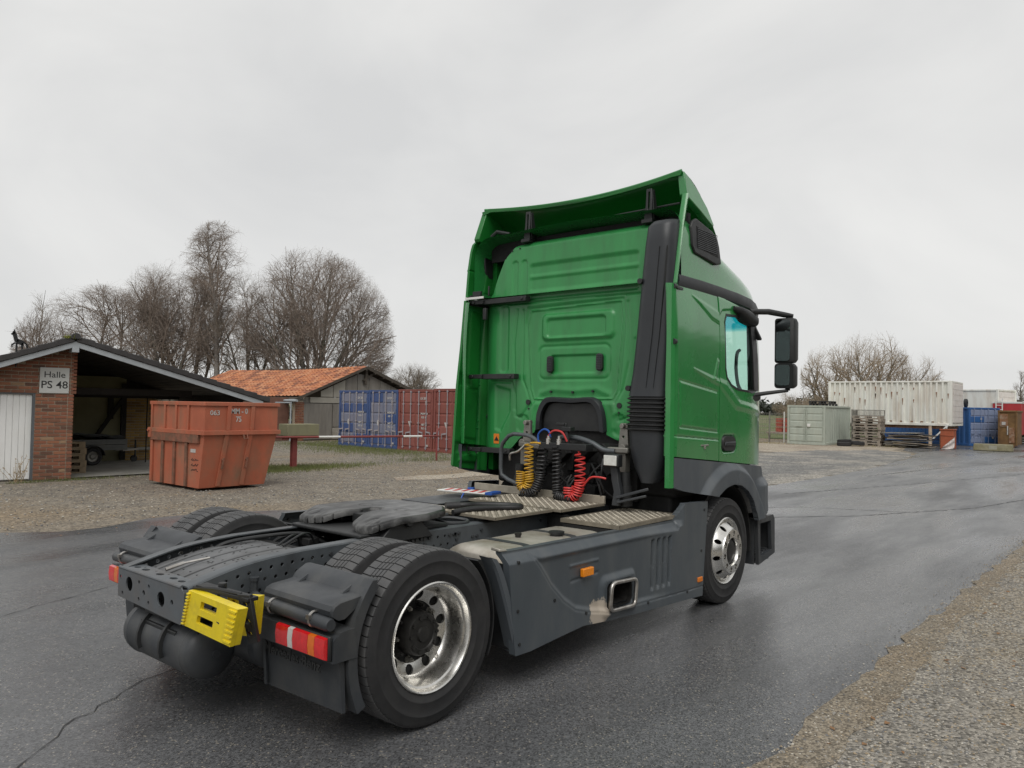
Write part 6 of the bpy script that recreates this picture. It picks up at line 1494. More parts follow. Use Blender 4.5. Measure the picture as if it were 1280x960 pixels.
# air intake duct
rings = []
def duct(z, yc, w, x0, x1, r=.095): return [(( x0 + x1) / 2 + p[1], yc + p[0], z) for p in rrect_pts(0, 0, w / 2, (x1 - x0) / 2, min(r, w * .45, (x1 - x0) * .45), 6)]
for z, yc, w, x0, x1 in ((3.40, -1.075, .19, 2.80, 2.94), (3.385, -1.065, .23, 2.745, 2.95), (3.34, -1.055, .26, 2.71, 2.96), (3.2, -1.050, .275, 2.695, 2.96), (2.9, -1.038, .30, 2.685, 2.96), (2.4, -1.020, .345, 2.675, 2.96), (2.1, -1.000, .35, 2.66, 2.96), (1.95, -.985, .36, 2.65, 2.96), (1.88, -.980, .365, 2.64, 2.96)): rings.append(duct(z, yc, w, x0, x1))
m = MB(); m.loft(rings); sn = m.build('air_intake_duct', snorkel_m, truck, smooth=50)
m = MB(); rings = []
for k in range(34):
    t = k / 33; z = 1.885 - .305 * t; g = .010 * (1 if (k // 2) % 2 else -1); rings.append(duct(z, -.982 + .01 * t, .37 + 2 * g, 2.645 - g, 2.95 + g))
m.loft(rings); m.build('bellows', black, sn, smooth=30)
m = MB(); rings = [duct(z, yc, w, 2.66, 2.66 + d) for z, yc, w, d in ((1.585, -.972, .355, .28), (1.46, -.975, .345, .28), (1.36, -.98, .31, .27), (1.27, -.985, .26, .25), (1.20, -.99, .19, .22), (1.15, -.995, .12, .18))]
m.loft(rings); m.build('intake_bowl', snorkel_m, sn, smooth=50)
m = MB()
for dy in (-.04, .03):
    m.loft([[(x, yc + dy + q, z) for x, q in ((2.70, -.005), (2.70 - dz, 0), (2.70, .005))] for z, yc, dz in ((3.15, -1.12, .016), (2.4, -1.07, .034), (1.95, -1.03, .055))])
m.build('duct_ribs', black, sn)
for z, y in ((2.87, -.905), (1.95, -.80), (2.80, -1.225), (2.34, -1.232), (2.0, -1.2)):
    MB().cyl((2.68, y, z), (2.72, y, z), .024, 12).bar((2.71, y, z), (2.88, y + .02, z), .02).build('duct_bolt', black, sn, smooth=40)

# dark space under and behind the cab
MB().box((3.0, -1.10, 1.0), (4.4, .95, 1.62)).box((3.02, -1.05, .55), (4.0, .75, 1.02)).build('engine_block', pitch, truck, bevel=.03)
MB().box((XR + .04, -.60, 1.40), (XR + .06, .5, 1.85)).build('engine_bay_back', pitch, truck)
m = MB()
for s in (-1, 1):
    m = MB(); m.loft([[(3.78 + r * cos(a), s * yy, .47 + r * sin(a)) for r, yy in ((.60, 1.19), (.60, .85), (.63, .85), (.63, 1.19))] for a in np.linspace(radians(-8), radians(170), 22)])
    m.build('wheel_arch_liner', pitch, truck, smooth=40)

# cab suspension pieces, lamps and lines behind the cab
for s, y0, y1 in ((1, .30, .42), (-1, -.72, -.80)):
    yb = .37 if s > 0 else -.72
    m = MB(); m.loft([[(2.80 + dx, yb + p[0], z + p[1]) for p in [(-.03, 0), (.03, 0), (.03, .0), (-.03, 0)]] for z, dx in ((0, 0),)]) if False else None
    m.plate([(-.034, .10), (.034, .10), (.045, 0), (.055, -.11), (.02, -.16), (-.05, -.13), (-.04, 0)], [circle(0, .075, .012, 10), circle(.005, -.02, .012, 10)], (2.76, yb, 1.545), (0, 1, 0), (0, 0, 1), .035)
    m.cyl((2.72, yb + .0, 1.62), (2.82, yb, 1.62), .022, 12); m.cyl((2.70, yb + .02 * s, 1.43), (2.82, yb + .02 * s, 1.43), .034, 14)
    m.box((2.72, yb - .045, 1.22), (2.80, yb + .045, 1.40))
    m.build('cab_bracket', steel, truck, bevel=.008)
    m = MB(); m.cyl((2.72, yb + .04 * s, 1.22), (2.72, yb + .06 * s, .95), .05, 14); m.cyl((2.72, yb + .045 * s, 1.10), (2.72, yb + .06 * s, .93), .06, 14); m.build('air_spring', black, truck, smooth=40)
m = MB(); m.bar((2.72, .42, 1.415), (2.68, .14, 1.40), .05, .05).bar((2.72, -.80, 1.41), (2.70, -.60, 1.41), .05, .05); m.build('cab_cross_bar', steel, truck, bevel=.01)
m = MB(); m.tube(spline([(2.62, -.12, 1.50), (2.62, -.30, 1.505), (2.63, -.46, 1.47), (2.65, -.58, 1.41), (2.68, -.68, 1.40)], 7), .024, 10); m.build('cross_tube', frame_m, truck, smooth=40)
m = MB(); m.tube([(2.55, .20, 1.02), (2.55, .42, 1.08), (2.55, .50, 1.12), (2.55, .515, 1.18), (2.55, .515, 1.36), (2.55, .50, 1.42), (2.55, .42, 1.495), (2.55, .36, 1.515), (2.55, .20, 1.51), (2.55, .13, 1.49), (2.55, -.03, 1.40)], .019, 10); m.build('guard_hoop', frame_m, truck, smooth=40)
m = MB(); m.tube(spline([(2.62, .46, 1.26), (2.60, .44, 1.32), (2.62, .36, 1.35), (2.66, .30, 1.42)], 6), .012, 7); m.build('brake_pipe', chrome, truck, smooth=40)
lp = MB(); lp.box((2.53, -.81, 1.275), (2.61, -.66, 1.385)); wl = lp.build('work_lamp', black, truck, bevel=.012)
MB().box((2.518, -.798, 1.287), (2.532, -.672, 1.373)).build('lamp_glass', lamp_w, wl, bevel=.004)
m = MB(); m.loft([[(2.60, y + d, z) for d in (-.035, .035)] + [(2.65, y + d, z) for d in (.035, -.035)] for y, z in ((-.72, 1.28), (-.735, 1.16), (-.76, 1.06), (-.74, .94))])
m.bar((2.6, -.75, 1.01), (2.68, -1.02, 1.10), .025).bar((2.6, -.76, .97), (2.68, -1.0, 1.04), .022); m.build('lamp_post', grey_dark, truck, bevel=.006)
m = MB(); m.box((2.50, -.50, 1.395), (2.62, .0, 1.455)); m.tube([(2.56, -.26, 1.44), (2.56, -.25, 1.60)], .022, 10); m.box((2.53, -.31, 1.56), (2.60, -.21, 1.60)); m.box((2.54, -.23, 1.61), (2.58, -.14, 1.635)); m.cyl((2.56, -.24, 1.58), (2.56, -.24, 1.635), .014, 8)
m.build('coupling_bracket', black, truck, bevel=.006)
for y in (-.08, -.20):
    m = MB(); m.cyl((2.52, y, 1.44), (2.52, y, 1.49), .026, 12).cyl((2.52, y, 1.49), (2.52, y, 1.515), .016, 10); m.build('air_coupling', alu, truck, smooth=40)
m = MB(); m.tube(spline([(2.53, .04, 1.43), (2.53, .05, 1.52), (2.53, -.01, 1.57), (2.53, -.07, 1.555), (2.53, -.09, 1.50)], 6), .009, 6); m.build('blue_air_line', blue_p, truck, smooth=40)
m = MB(); m.tube(spline([(2.53, -.05, 1.43), (2.53, -.06, 1.50), (2.53, -.12, 1.56), (2.53, -.22, 1.55), (2.54, -.27, 1.47)], 6), .009, 6); m.build('red_air_line', red_p, truck, smooth=40)
m = MB(); r = random.Random(6)
for k in range(34):
    y, z, x = r.uniform(-.68, .33), r.uniform(.95, 1.40), r.uniform(2.72, 3.0); s_ = .02 + .06 * r.random()
    m.box((x - s_, y - s_, z - s_), (x + s_, y + s_, z + s_), Matrix.Rotation(r.random(), 3, 'X'))
m.cyl((2.95, .05, 1.10), (2.95, .05, 1.3), .12, 16); m.box((2.95, -.75, .94), (3.0, .6, 1.45))
m.build('gearbox_clutter', pitch, truck, bevel=.006)
m = MB(); r = random.Random(12)
for k in range(14):
    y = r.uniform(-.6, .3); z = r.uniform(1.0, 1.4)
    m.tube(spline([(2.66, y, z), (2.62, y + r.uniform(-.1, .1), z - .1), (2.66, y + r.uniform(-.2, .2), z - .25), (2.75, y + r.uniform(-.2, .2), .96)], 6), .009, 6)
m.build('loose_lines', black, truck, smooth=40)
tight = lambda u: .030 if u < .55 else .0125
m = MB(); m.tube(spline([(2.52, -.03, 1.435), (2.52, .06, 1.445), (2.52, .13, 1.44)], 5), .010, 6); m.coil([(2.52, .15, 1.43), (2.52, .15, 1.25), (2.52, .135, 1.08), (2.52, .16, 1.02), (2.52, .22, 1.01), (2.52, .245, 1.06), (2.52, .24, 1.17)], .040, .0072, lambda u: .036 if u < .42 else .021); m.build('yellow_coil_hose', hose_y, truck, smooth=50)
m = MB(); m.coil([(2.52, -.02, 1.40), (2.52, -.01, 1.30), (2.52, .015, 1.12), (2.50, .06, 1.0), (2.47, .13, .975), (2.47, .19, .985)], .042, .008, lambda u: .036 if u < .4 else .022); m.build('black_coil_hose', hose_k, truck, smooth=50)
m = MB(); m.coil([(2.52, -.17, 1.42), (2.52, -.175, 1.25), (2.52, -.18, 1.08), (2.51, -.19, .985), (2.50, -.26, .975), (2.49, -.38, .975)], .038, .0085, lambda u: .034 if u < .55 else .022); m.build('black_coil_hose', hose_k, truck, smooth=50)
m = MB(); m.tube(spline([(2.52, -.40, 1.43), (2.52, -.405, 1.40), (2.52, -.42, 1.38)], 5), .009, 6); m.coil([(2.52, -.425, 1.37), (2.52, -.43, 1.22), (2.52, -.43, 1.10), (2.51, -.40, 1.01), (2.50, -.36, .985), (2.49, -.33, 1.0), (2.49, -.335, 1.08)], .044, .0075, lambda u: .046 if u < .42 else .022); m.tube(spline([(2.52, -.47, 1.10), (2.52, -.54, 1.17), (2.53, -.62, 1.18), (2.55, -.68, 1.17)], 6), .009, 6); m.build('red_coil_hose', hose_r, truck, smooth=50)

# ------------------------------------------------------------------ cab sides
YS = 1.24
def side_y(U, V):                     # cab side is slightly barrelled and tucks in at the top and the front
    return YS - .035 * np.clip((V - 2.3) / .55, 0, 1) ** 2 - .16 * np.clip((U - 4.15) / .7, 0, 1) ** 2
SP = [(2.70, 1.385), (3.545, 1.315), (3.545, 2.83), (2.70, 2.835)]
DP = [(3.557, 1.312), (4.63, 1.222), (4.72, 1.262), (4.74, 1.6), (4.70, 1.95), (4.60, 2.35), (4.48, 2.72), (3.557, 2.83)]
WP = [(3.655, 2.60), (3.70, 2.675), (4.25, 2.70), (4.43, 2.62), (4.52, 2.30), (4.585, 1.985), (4.30, 1.945), (3.95, 1.965), (3.80, 2.00), (3.70, 2.07), (3.665, 2.16)]
def side_panel(s):
    def hf(U, V):
        h = 0 * U
        h = h - .007 * groove(sd_line(U, V, [(2.79, 2.02), (3.51, 1.94), (3.52, 1.58), (2.81, 1.63), (2.79, 2.02)]), .009)
        h = h + .003 * step_(sd_poly(U, V, [(2.79, 2.02), (3.51, 1.94), (3.52, 1.58), (2.81, 1.63)]), .02)
        h = h - .008 * groove(V - (1.552 - .06 * (U - 2.75)), .006)
        h = h + .008 * step_(sd_poly(U, V, [(3.04, 2.77), (3.6, 2.66), (3.6, 2.56), (3.40, 2.60)]), .035)
        h = h + .007 * step_(sd_poly(U, V, [(3.04, 2.13), (3.6, 2.04), (3.6, 1.99), (3.4, 2.03)]), .03)
        h = h + .006 * step_(sd_poly(U, V, [(3.42, 2.05), (3.47, 2.05), (3.53, 2.22), (3.50, 2.24)]), .02)
        h = h - .05 * np.clip((2.76 - U) / .06, 0, 1) ** 2
        return h
    relief('cab_side_panel', (2.69, 3.55, 1.30, 2.85), .0075, lambda U, V: sd_poly(U, V, SP), hf, lambda U, V, H: (U, s * (side_y(U, V) + H), V), green, truck, (0, -s * .04, 0))
    def hd(U, V):
        h = 0 * U
        h = h + .008 * step_(sd_poly(U, V, [(3.5, 2.06), (3.7, 2.03), (4.0, 1.86), (4.72, 1.78), (4.72, 1.72), (3.9, 1.80), (3.6, 1.97)]), .05)
        h = h + .007 * step_(sd_poly(U, V, [(3.5, 2.64), (3.56, 2.65), (3.62, 2.70), (4.2, 2.78), (3.5, 2.82)]), .03)
        h = h - .022 * step_(sd_rr(U, V, 3.765, 1.465, .15, .075, .06), .03)
        return h
    d = relief('door', (3.55, 4.76, 1.21, 2.84), .009, lambda U, V: np.maximum(sd_poly(U, V, DP), -sd_poly(U, V, WP)), hd, lambda U, V, H: (U, s * (side_y(U, V) + H), V), green, truck, (0, -s * .05, 0))
    sy = lambda u, v: s * (float(side_y(np.array(u), np.array(v))))
    # black window frame, quarter piece and pane
    WI = [(3.675, 2.595), (3.715, 2.655), (4.20, 2.678), (4.26, 2.62), (4.31, 2.34), (4.37, 1.985), (4.15, 1.975), (3.95, 1.985), (3.81, 2.02), (3.715, 2.085), (3.685, 2.17)]
    m = MB(); m.plate([(u, v) for u, v in WP], [WI], (0, 0, 0), (1, 0, 0), (0, 0, 1), .001)
    m.v = [(x, sy(x, z) + (s * .003 if abs(y) < .0005 else -s * .03), z) for x, y, z in m.v]
    m.build('window_frame', black, d)
    m = MB(); m.plate([(u, v) for u, v in WI], [], (0, 0, 0), (1, 0, 0), (0, 0, 1), .001); m.v = [(x, sy(x, z) - s * (.012 if abs(y) < .0005 else .017), z) for x, y, z in m.v]
    m.build('window_pane', glass_door, d)
    hm = MB(); hm.loft([[(3.765 + p[0] * k, s * yy, 1.465 + p[1] * k - .04 * p[0]) for p in rrect_pts(0, 0, .15, .072, .06, 5)] for yy, k in ((1.215, 1), (1.232, 1), (1.248, .9))]); hm.build('door_handle', black, d, smooth=40)
    MB().box((3.66, min(s * 1.245, s * 1.262), 1.445), (3.88, max(s * 1.245, s * 1.262), 1.485)).build('handle_grip', snorkel_m, d, bevel=.01)
    # fender with a flared arch, then the step box
    LC = [(2.71, 1.375), (3.545, 1.305), (4.60, 1.215), (4.66, 1.185), (4.70, 1.12), (4.80, 1.085), (4.845, .98), (4.87, .735), (4.445, .705)]
    arc = [(3.78 + .635 * cos(radians(a)), .455 + .635 * sin(radians(a))) for a in (22, 30, 45, 60, 75, 90, 105, 118, 121)]
    LC2 = LC + arc + [(3.42, 1.005), (2.89, 1.085), (2.71, 1.125)]
    def hl(U, V):
        r = np.hypot(U - 3.78, V - .455)
        fl = step_(np.abs(r - .72) - .085, .06) * np.clip((V - .62) / .1, 0, 1) * (U > 2.8)
        edge = np.clip((V - (1.09 - .16 * (U - 2.89))) / .02, 0, 1) * 0
        h = .055 * step_(np.maximum(r - .80, .60 - r), .08) + .02 * step_(r - .70, .03) * 0
        h = h - .008 * groove(np.abs(U - (3.86 + .2 * (V - 1.1))), .006) * (V > 1.0) * (r < .84)
        h = h + .05 * np.clip((1.10 - V) / .08, 0, 1) * np.clip((U - 4.40) / .2, 0, 1)
        return h
    c = relief('fender', (2.70, 4.89, .69, 1.39), .011, lambda U, V: sd_poly(U, V, LC2), hl, lambda U, V, H: (U, s * (side_y(U, np.minimum(V, 2.2)) * 1.0 + H + .05 * np.clip((U - 4.3) / .5, 0, 1)), V), grey, truck, (0, -s * .05, 0))
    MB().cyl((4.425, s * 1.235, .80), (4.425, s * 1.275, .80), .042, 16).build('marker_reflector', lens_r, c, smooth=40)
    st = MB(); ys0, ys1 = 1.215, 1.00
    o_ = [(4.46, .70), (4.865, .705), (4.905, .66), (4.915, .305), (4.50, .235)]; i_ = [(4.53, .645), (4.80, .650), (4.83, .35), (4.54, .315)]
    st.plate(o_, [i_], (0, 0, 0), (1, 0, 0), (0, 0, 1), .001); st.v = [(x, s * (1.235 if abs(y) < .0005 else 1.20), z) for x, y, z in st.v]
    st.loft([[(x, s * yy, z) for x, z in o_] for yy in (1.02, 1.00)]); st.box((4.46, min(s * 1.2, s * 1.0), .24), (4.47, max(s * 1.2, s * 1.0), .70))
    st.box((4.875, min(s * 1.2, s * 1.0), .30), (4.90, max(s * 1.2, s * 1.0), .69))
    for k in range(4): st.box((4.56 + k * .07, min(s * 1.0, s * 1.2), .318 + .008 * k), (4.60 + k * .07, max(s * 1.0, s * 1.2), .338 + .008 * k))
    st.build('step_box', grey_dark, truck)
    MB().box((4.47, min(s * 1.18, s * .95), .235), (4.90, max(s * 1.18, s * .95), .29)).build('step', grey_dark, truck, bevel=.01)
    # black trim strip under the roof
    m = MB(); m.loft([[(x, s * (float(side_y(np.array(x), np.array(z))) + dy), z + dz) for dy, dz in ((-.02, .06), (.012, .05), (.016, .0), (.006, -.045), (-.03, -.05))] for x, z in ((2.80, 2.865), (3.2, 2.868), (3.6, 2.862), (4.0, 2.850), (4.3, 2.832), (4.48, 2.81), (4.62, 2.77))])
    m.build('roof_trim', snorkel_m, truck, smooth=40)
    return d
side_panel(-1); side_panel(1)
MB().box((3.19, -1.249, 1.458), (3.33, -1.236, 1.470)).box((3.245, -1.249, 1.43), (3.275, -1.236, 1.46)).build('flap_lock', chrome, truck, bevel=.003)
# rear edge of the right side: turned-in lip of the side cover
m = MB(); m.loft([[(2.655, -1.185, z), (2.662, -1.225, z), (2.70, -1.242, z), (2.72, -1.22, z), (2.69, -1.18, z)] for z in (1.125, 1.6, 2.2, 2.82)]); m.build('cover_lip', green, truck, smooth=50)
m = MB(); m.loft([[(2.79 + k, -1.165, z), (2.785 + k, -1.19, z), (2.80 + k, -1.215, z), (2.84 + k, -1.20, z), (2.83 + k, -1.165, z)] for z, k in ((2.84, -.03), (3.1, .02), (3.4, .085), (3.64, .15))]); m.build('cover_lip', green, truck, smooth=50)
# roof shell
def roof_ring(x, zs, w):
    pts = []
    h = zs - 2.89; r = min(.22, h * .9)
    side = [(w, 2.89), (w - .004, 2.89 + (h - r) * .5)]
    for a in np.linspace(0, pi / 2, 8): side.append((w - r * .9 + r * .9 * cos(a), zs - r + r * sin(a)))
    full = side + [(0, zs + .03)]
    return [(x, -y, z) for y, z in full] + [(x, y, z) for y, z in reversed(full[:-1])]
rf = [(2.86, 3.52, 1.205), (3.1, 3.48, 1.205), (3.4, 3.40, 1.20), (3.7, 3.30, 1.19), (4.0, 3.225, 1.175), (4.3, 3.165, 1.15), (4.55, 3.10, 1.11), (4.72, 3.02, 1.06), (4.82, 2.95, 1.02), (4.86, 2.905, 1.0)]
m = MB(); m.loft([roof_ring(*r) for r in rf], caps=False); m.build('roof', green, truck, smooth=50)
MB().box((3.06, -1.16, 3.30), (3.10, 1.14, 3.50)).build('roof_back_edge', pitch, truck)  # black block added as the shade in the gap under the spoiler
# black side air intake on the roof
VP = [(3.00, 3.36), (3.04, 3.425), (3.10, 3.45), (3.42, 3.39), (3.52, 3.34), (3.56, 3.27), (3.605, 3.12), (3.50, 3.10), (3.08, 3.14), (3.02, 3.20)]
for s in (-1, 1):
    m = MB(); m.hexa([(x, s * 1.19, z) for x, z in VP], [(x, s * 1.222, z) for x, z in VP]); vv = m.build('roof_air_intake', black, truck, bevel=.012)
    m = MB(); ii = [(3.09, 3.38), (3.42, 3.345), (3.50, 3.28), (3.53, 3.17), (3.12, 3.20)]; m.hexa([(x, s * 1.222, z) for x, z in ii], [(x, s * 1.224, z) for x, z in ii]); m.build('intake_grille', pitch, vv)
    m = MB()
    for k in range(11): m.box((3.11, min(s * 1.223, s * 1.228), 3.195 + k * .0165 - .0), (3.50, max(s * 1.223, s * 1.228), 3.202 + k * .0165))
    m.build('grille_slats', snorkel_m, vv)
# spoiler: top sheet that rises to the rear, with fins at the sides
def spo(x0z0, n=24):
    out = []
    return out
rings = []
NS = 26
for (t) in np.linspace(0, 1, 9):
    ring_t, ring_b = [], []
    for k in range(NS + 1):
        y = -1.16 + 2.32 * k / NS; a = abs(y) / 1.16
        xr = 2.93 + .10 * (1 - a * a) - (.0 if y < 0 else .02 * a); zr = 3.80 + .05 * a ** 2 - .035 * max(0, a - .94) / .06 * (1 if y > 0 else .3)
        x = xr + (3.62 - xr) * t; z = zr + (3.395 - zr) * t ** 1.25 + .10 * sin(pi * t) * .6
        ring_t.append((x, y, z)); ring_b.append((x + .004, y * .985, z - .025 - .01 * (1 - t)))
    rings.append(ring_t + ring_b[::-1])
m = MB(); m.loft(rings); m.build('roof_spoiler', green_shade, truck, smooth=50)
for s in (-1, 1):
    o_ = [(2.955, 3.842), (2.965, 3.64), (3.0, 3.615), (3.2, 3.545), (3.45, 3.44), (3.47, 3.46), (3.36, 3.60), (3.2, 3.72), (3.06, 3.80)] if s < 0 else [(2.935, 3.825), (2.84, 3.52), (2.86, 3.49), (3.2, 3.47), (3.45, 3.42), (3.47, 3.46), (3.36, 3.60), (3.2, 3.70), (3.06, 3.79)]
    m = MB(); m.hexa([(x, s * (1.105 + .08 * (3.84 - z)), z) for x, z in o_], [(x, s * (1.17 + .10 * (3.84 - z)), z) for x, z in o_]); m.build('spoiler_fin', green if s < 0 else green_shade, truck, bevel=.008)
m = MB(); m.tube([(2.945 + .095 * (1 - (abs(-1.15 + 2.3 * k / 20) / 1.15) ** 2), -1.15 + 2.3 * k / 20, 3.797 + .05 * (abs(-1.15 + 2.3 * k / 20) / 1.15) ** 2) for k in range(21)], .013, 8); m.build('spoiler_edge', green, truck, smooth=50)
MB().cyl((3.02, -1.1, 3.585), (3.02, 1.02, 3.545), .011, 8).build('spoiler_rod', black, truck, smooth=40)
for y in (.555, -.835):
    m = MB(); m.plate([(-.045, 0), (.045, 0), (.03, .16), (.028, .30), (-.028, .30), (-.032, .12)], [rrect_pts(0, .19, .008, .08, .007, 3)], (2.925, y, 3.44), (0, 1, 0), (.05, 0, 1), .022)
    m.box((2.90, y - .055, 3.425), (3.0, y + .055, 3.462)); m.hexa([(2.95, y - .05, 3.46), (3.04, y - .05, 3.46), (3.04, y - .02, 3.46), (2.95, y - .02, 3.46)], [(2.95, y - .03, 3.72), (2.99, y - .03, 3.74), (2.99, y - .01, 3.74), (2.95, y - .01, 3.72)])
    m.build('spoiler_support', black, truck, bevel=.005)
m = MB(); m.tube([(2.96, 1.06, 3.55), (2.98, 1.0, 3.60), (3.02, .86, 3.565)], .022, 8); m.build('rod_end', black, truck, smooth=40)

# side deflector on the far (left) side
DL = [(2.62, 1.16), (2.635, 1.145), (3.10, 1.085), (3.13, 1.5), (3.15, 2.865), (2.765, 2.872), (2.72, 2.4), (2.67, 1.99)]
def dl_h(U, V):
    xr = 2.62 + .09 * np.clip((V - 1.16) / 1.7, 0, 1) + .03 * np.clip((V - 2.0) / .8, 0, 1)
    h = .012 * step_(sd_poly(U, V, [(2.80, 1.95), (2.98, 1.95), (3.02, 2.76), (2.84, 2.78)]), .03) + .012 * step_(sd_poly(U, V, [(2.72, 1.45), (2.95, 1.42), (2.98, 1.93), (2.76, 1.95)]), .03)
    h = h - .014 * step_(sd_poly(U, V, [(2.70, 1.98), (2.86, 1.98), (2.86, 2.06), (2.70, 2.12)]), .03) - .016 * step_(sd_poly(U, V, [(2.66, 1.30), (2.84, 1.28), (2.84, 1.37), (2.66, 1.40)]), .03)
    h = h + .02 * step_(sd_poly(U, V, [(2.70, 1.20), (2.98, 1.17), (3.0, 1.27), (2.86, 1.28), (2.72, 1.26)]), .03)
    h = h - .03 * groove(U - (2.98 + .03 * (V - 1.2)), .02) + .03 * np.clip((U - 3.04) / .06, 0, 1)
    return h
relief('side_deflector', (2.60, 3.17, 1.07, 2.89), .011, lambda U, V: sd_poly(U, V, DL), dl_h, lambda U, V, H: (U, 1.225 - H - .05 * np.clip((U - 2.75) / .4, 0, 1) * 0, V), green_shade, truck, (0, .03, 0))
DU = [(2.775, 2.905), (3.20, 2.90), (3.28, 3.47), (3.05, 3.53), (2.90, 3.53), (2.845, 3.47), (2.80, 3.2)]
relief('side_deflector', (2.76, 3.30, 2.88, 3.56), .011, lambda U, V: sd_poly(U, V, DU), lambda U, V: .02 * step_(sd_poly(U, V, [(3.0, 2.97), (3.2, 2.95), (3.25, 3.4), (3.1, 3.46)]), .03) - .01 * groove(sd_seg(U, V, (2.80, 3.19), (3.0, 3.17)), .006) + .05 * np.clip((V - 3.35) / .2, 0, 1) ** 2, lambda U, V, H: (U, 1.215 - H, V), green_shade, truck, (0, .03, 0))
MB().box((2.76, .98, 2.875), (2.77, 1.235, 2.897)).box((2.77, 1.16, 2.875), (3.1, 1.235, 2.897)).build('deflector_seal', white_p, truck)
for z, yy in ((2.845, .47), (2.075, .60), (1.325, .64)):
    m = MB(); m.box((2.80, 1.02, z - .022), (2.83, 1.20, z + .022)); m.box((2.82, yy, z - .026), (2.90, 1.04, z + .026)); m.cyl((2.79, 1.15, z), (2.81, 1.15, z), .02, 10); m.cyl((2.81, yy + .05, z), (2.83, yy + .05, z), .015, 10)
    m.build('deflector_latch', black, truck, bevel=.005)
m = MB(); m.box((2.77, 1.03, 2.905), (2.80, 1.14, 2.955)); m.box((2.80, .975, 2.66), (2.83, 1.02, 2.78)); m.box((2.79, .93, 2.90), (2.81, .945, 3.0)); m.build('deflector_hinge', black, truck, bevel=.004)
MB().box((3.05, .62, 1.05), (3.10, .66, 1.33)).box((3.0, .3, 1.0), (3.1, .62, 1.12)).build('bracket_arm', frame_m, truck, bevel=.005)
# corner filler between wall and deflector, roof corner
m = MB(); m.loft([[(3.10, 1.10, z), (3.15, 1.215, z), (3.5, 1.23, z), (3.5, 1.1, z)] for z in (1.10, 2.88, 3.40)]); m.build('cab_corner', green_shade, truck)
# front of the cab: lower front, floor, pillars, screen
m = MB(); m.box((4.30, -1.02, .45), (5.02, 1.02, 1.20)); m.box((4.3, -1.0, 1.2), (4.93, 1.0, 1.86)); m.box((3.0, -1.15, 1.62), (4.7, 1.15, 1.70)); m.build('cab_front', grey_dark, truck, bevel=.04)
MB().box((4.56, -1.0, 1.86), (4.84, 1.0, 1.99)).build('dashboard', black, truck, bevel=.03)
m = MB()
for s in (-1, 1): MB().bar((4.82, s * 1.02, 1.86), (4.68, s * 1.05, 2.84), .06, .10).build('windscreen_pillar', black, truck)
m = MB(); m.hexa([(4.93, -1.0, 1.86), (4.93, 1.0, 1.86), (4.80, 1.0, 2.93), (4.80, -1.0, 2.93)], [(4.936, -1.0, 1.86), (4.936, 1.0, 1.86), (4.806, 1.0, 2.93), (4.806, -1.0, 2.93)]); m.build('windscreen', glass_screen, truck)
m = MB(); m.tube(spline([(4.30, -1.10, 2.38), (4.26, -1.09, 2.34), (4.25, -1.085, 2.2), (4.28, -1.09, 2.05), (4.33, -1.10, 1.98)], 6), .017, 8); m.build('grab_handle', black, truck, smooth=40)
m = MB(); m.box((3.45, -1.14, 1.70), (3.50, 1.14, 2.8)); m.build('cab_partition', grey_dark, truck)
m = MB(); m.box((3.78, -.30, 1.7), (3.98, .3, 2.1)); m.build('seat', grey_dark, truck, bevel=.04)
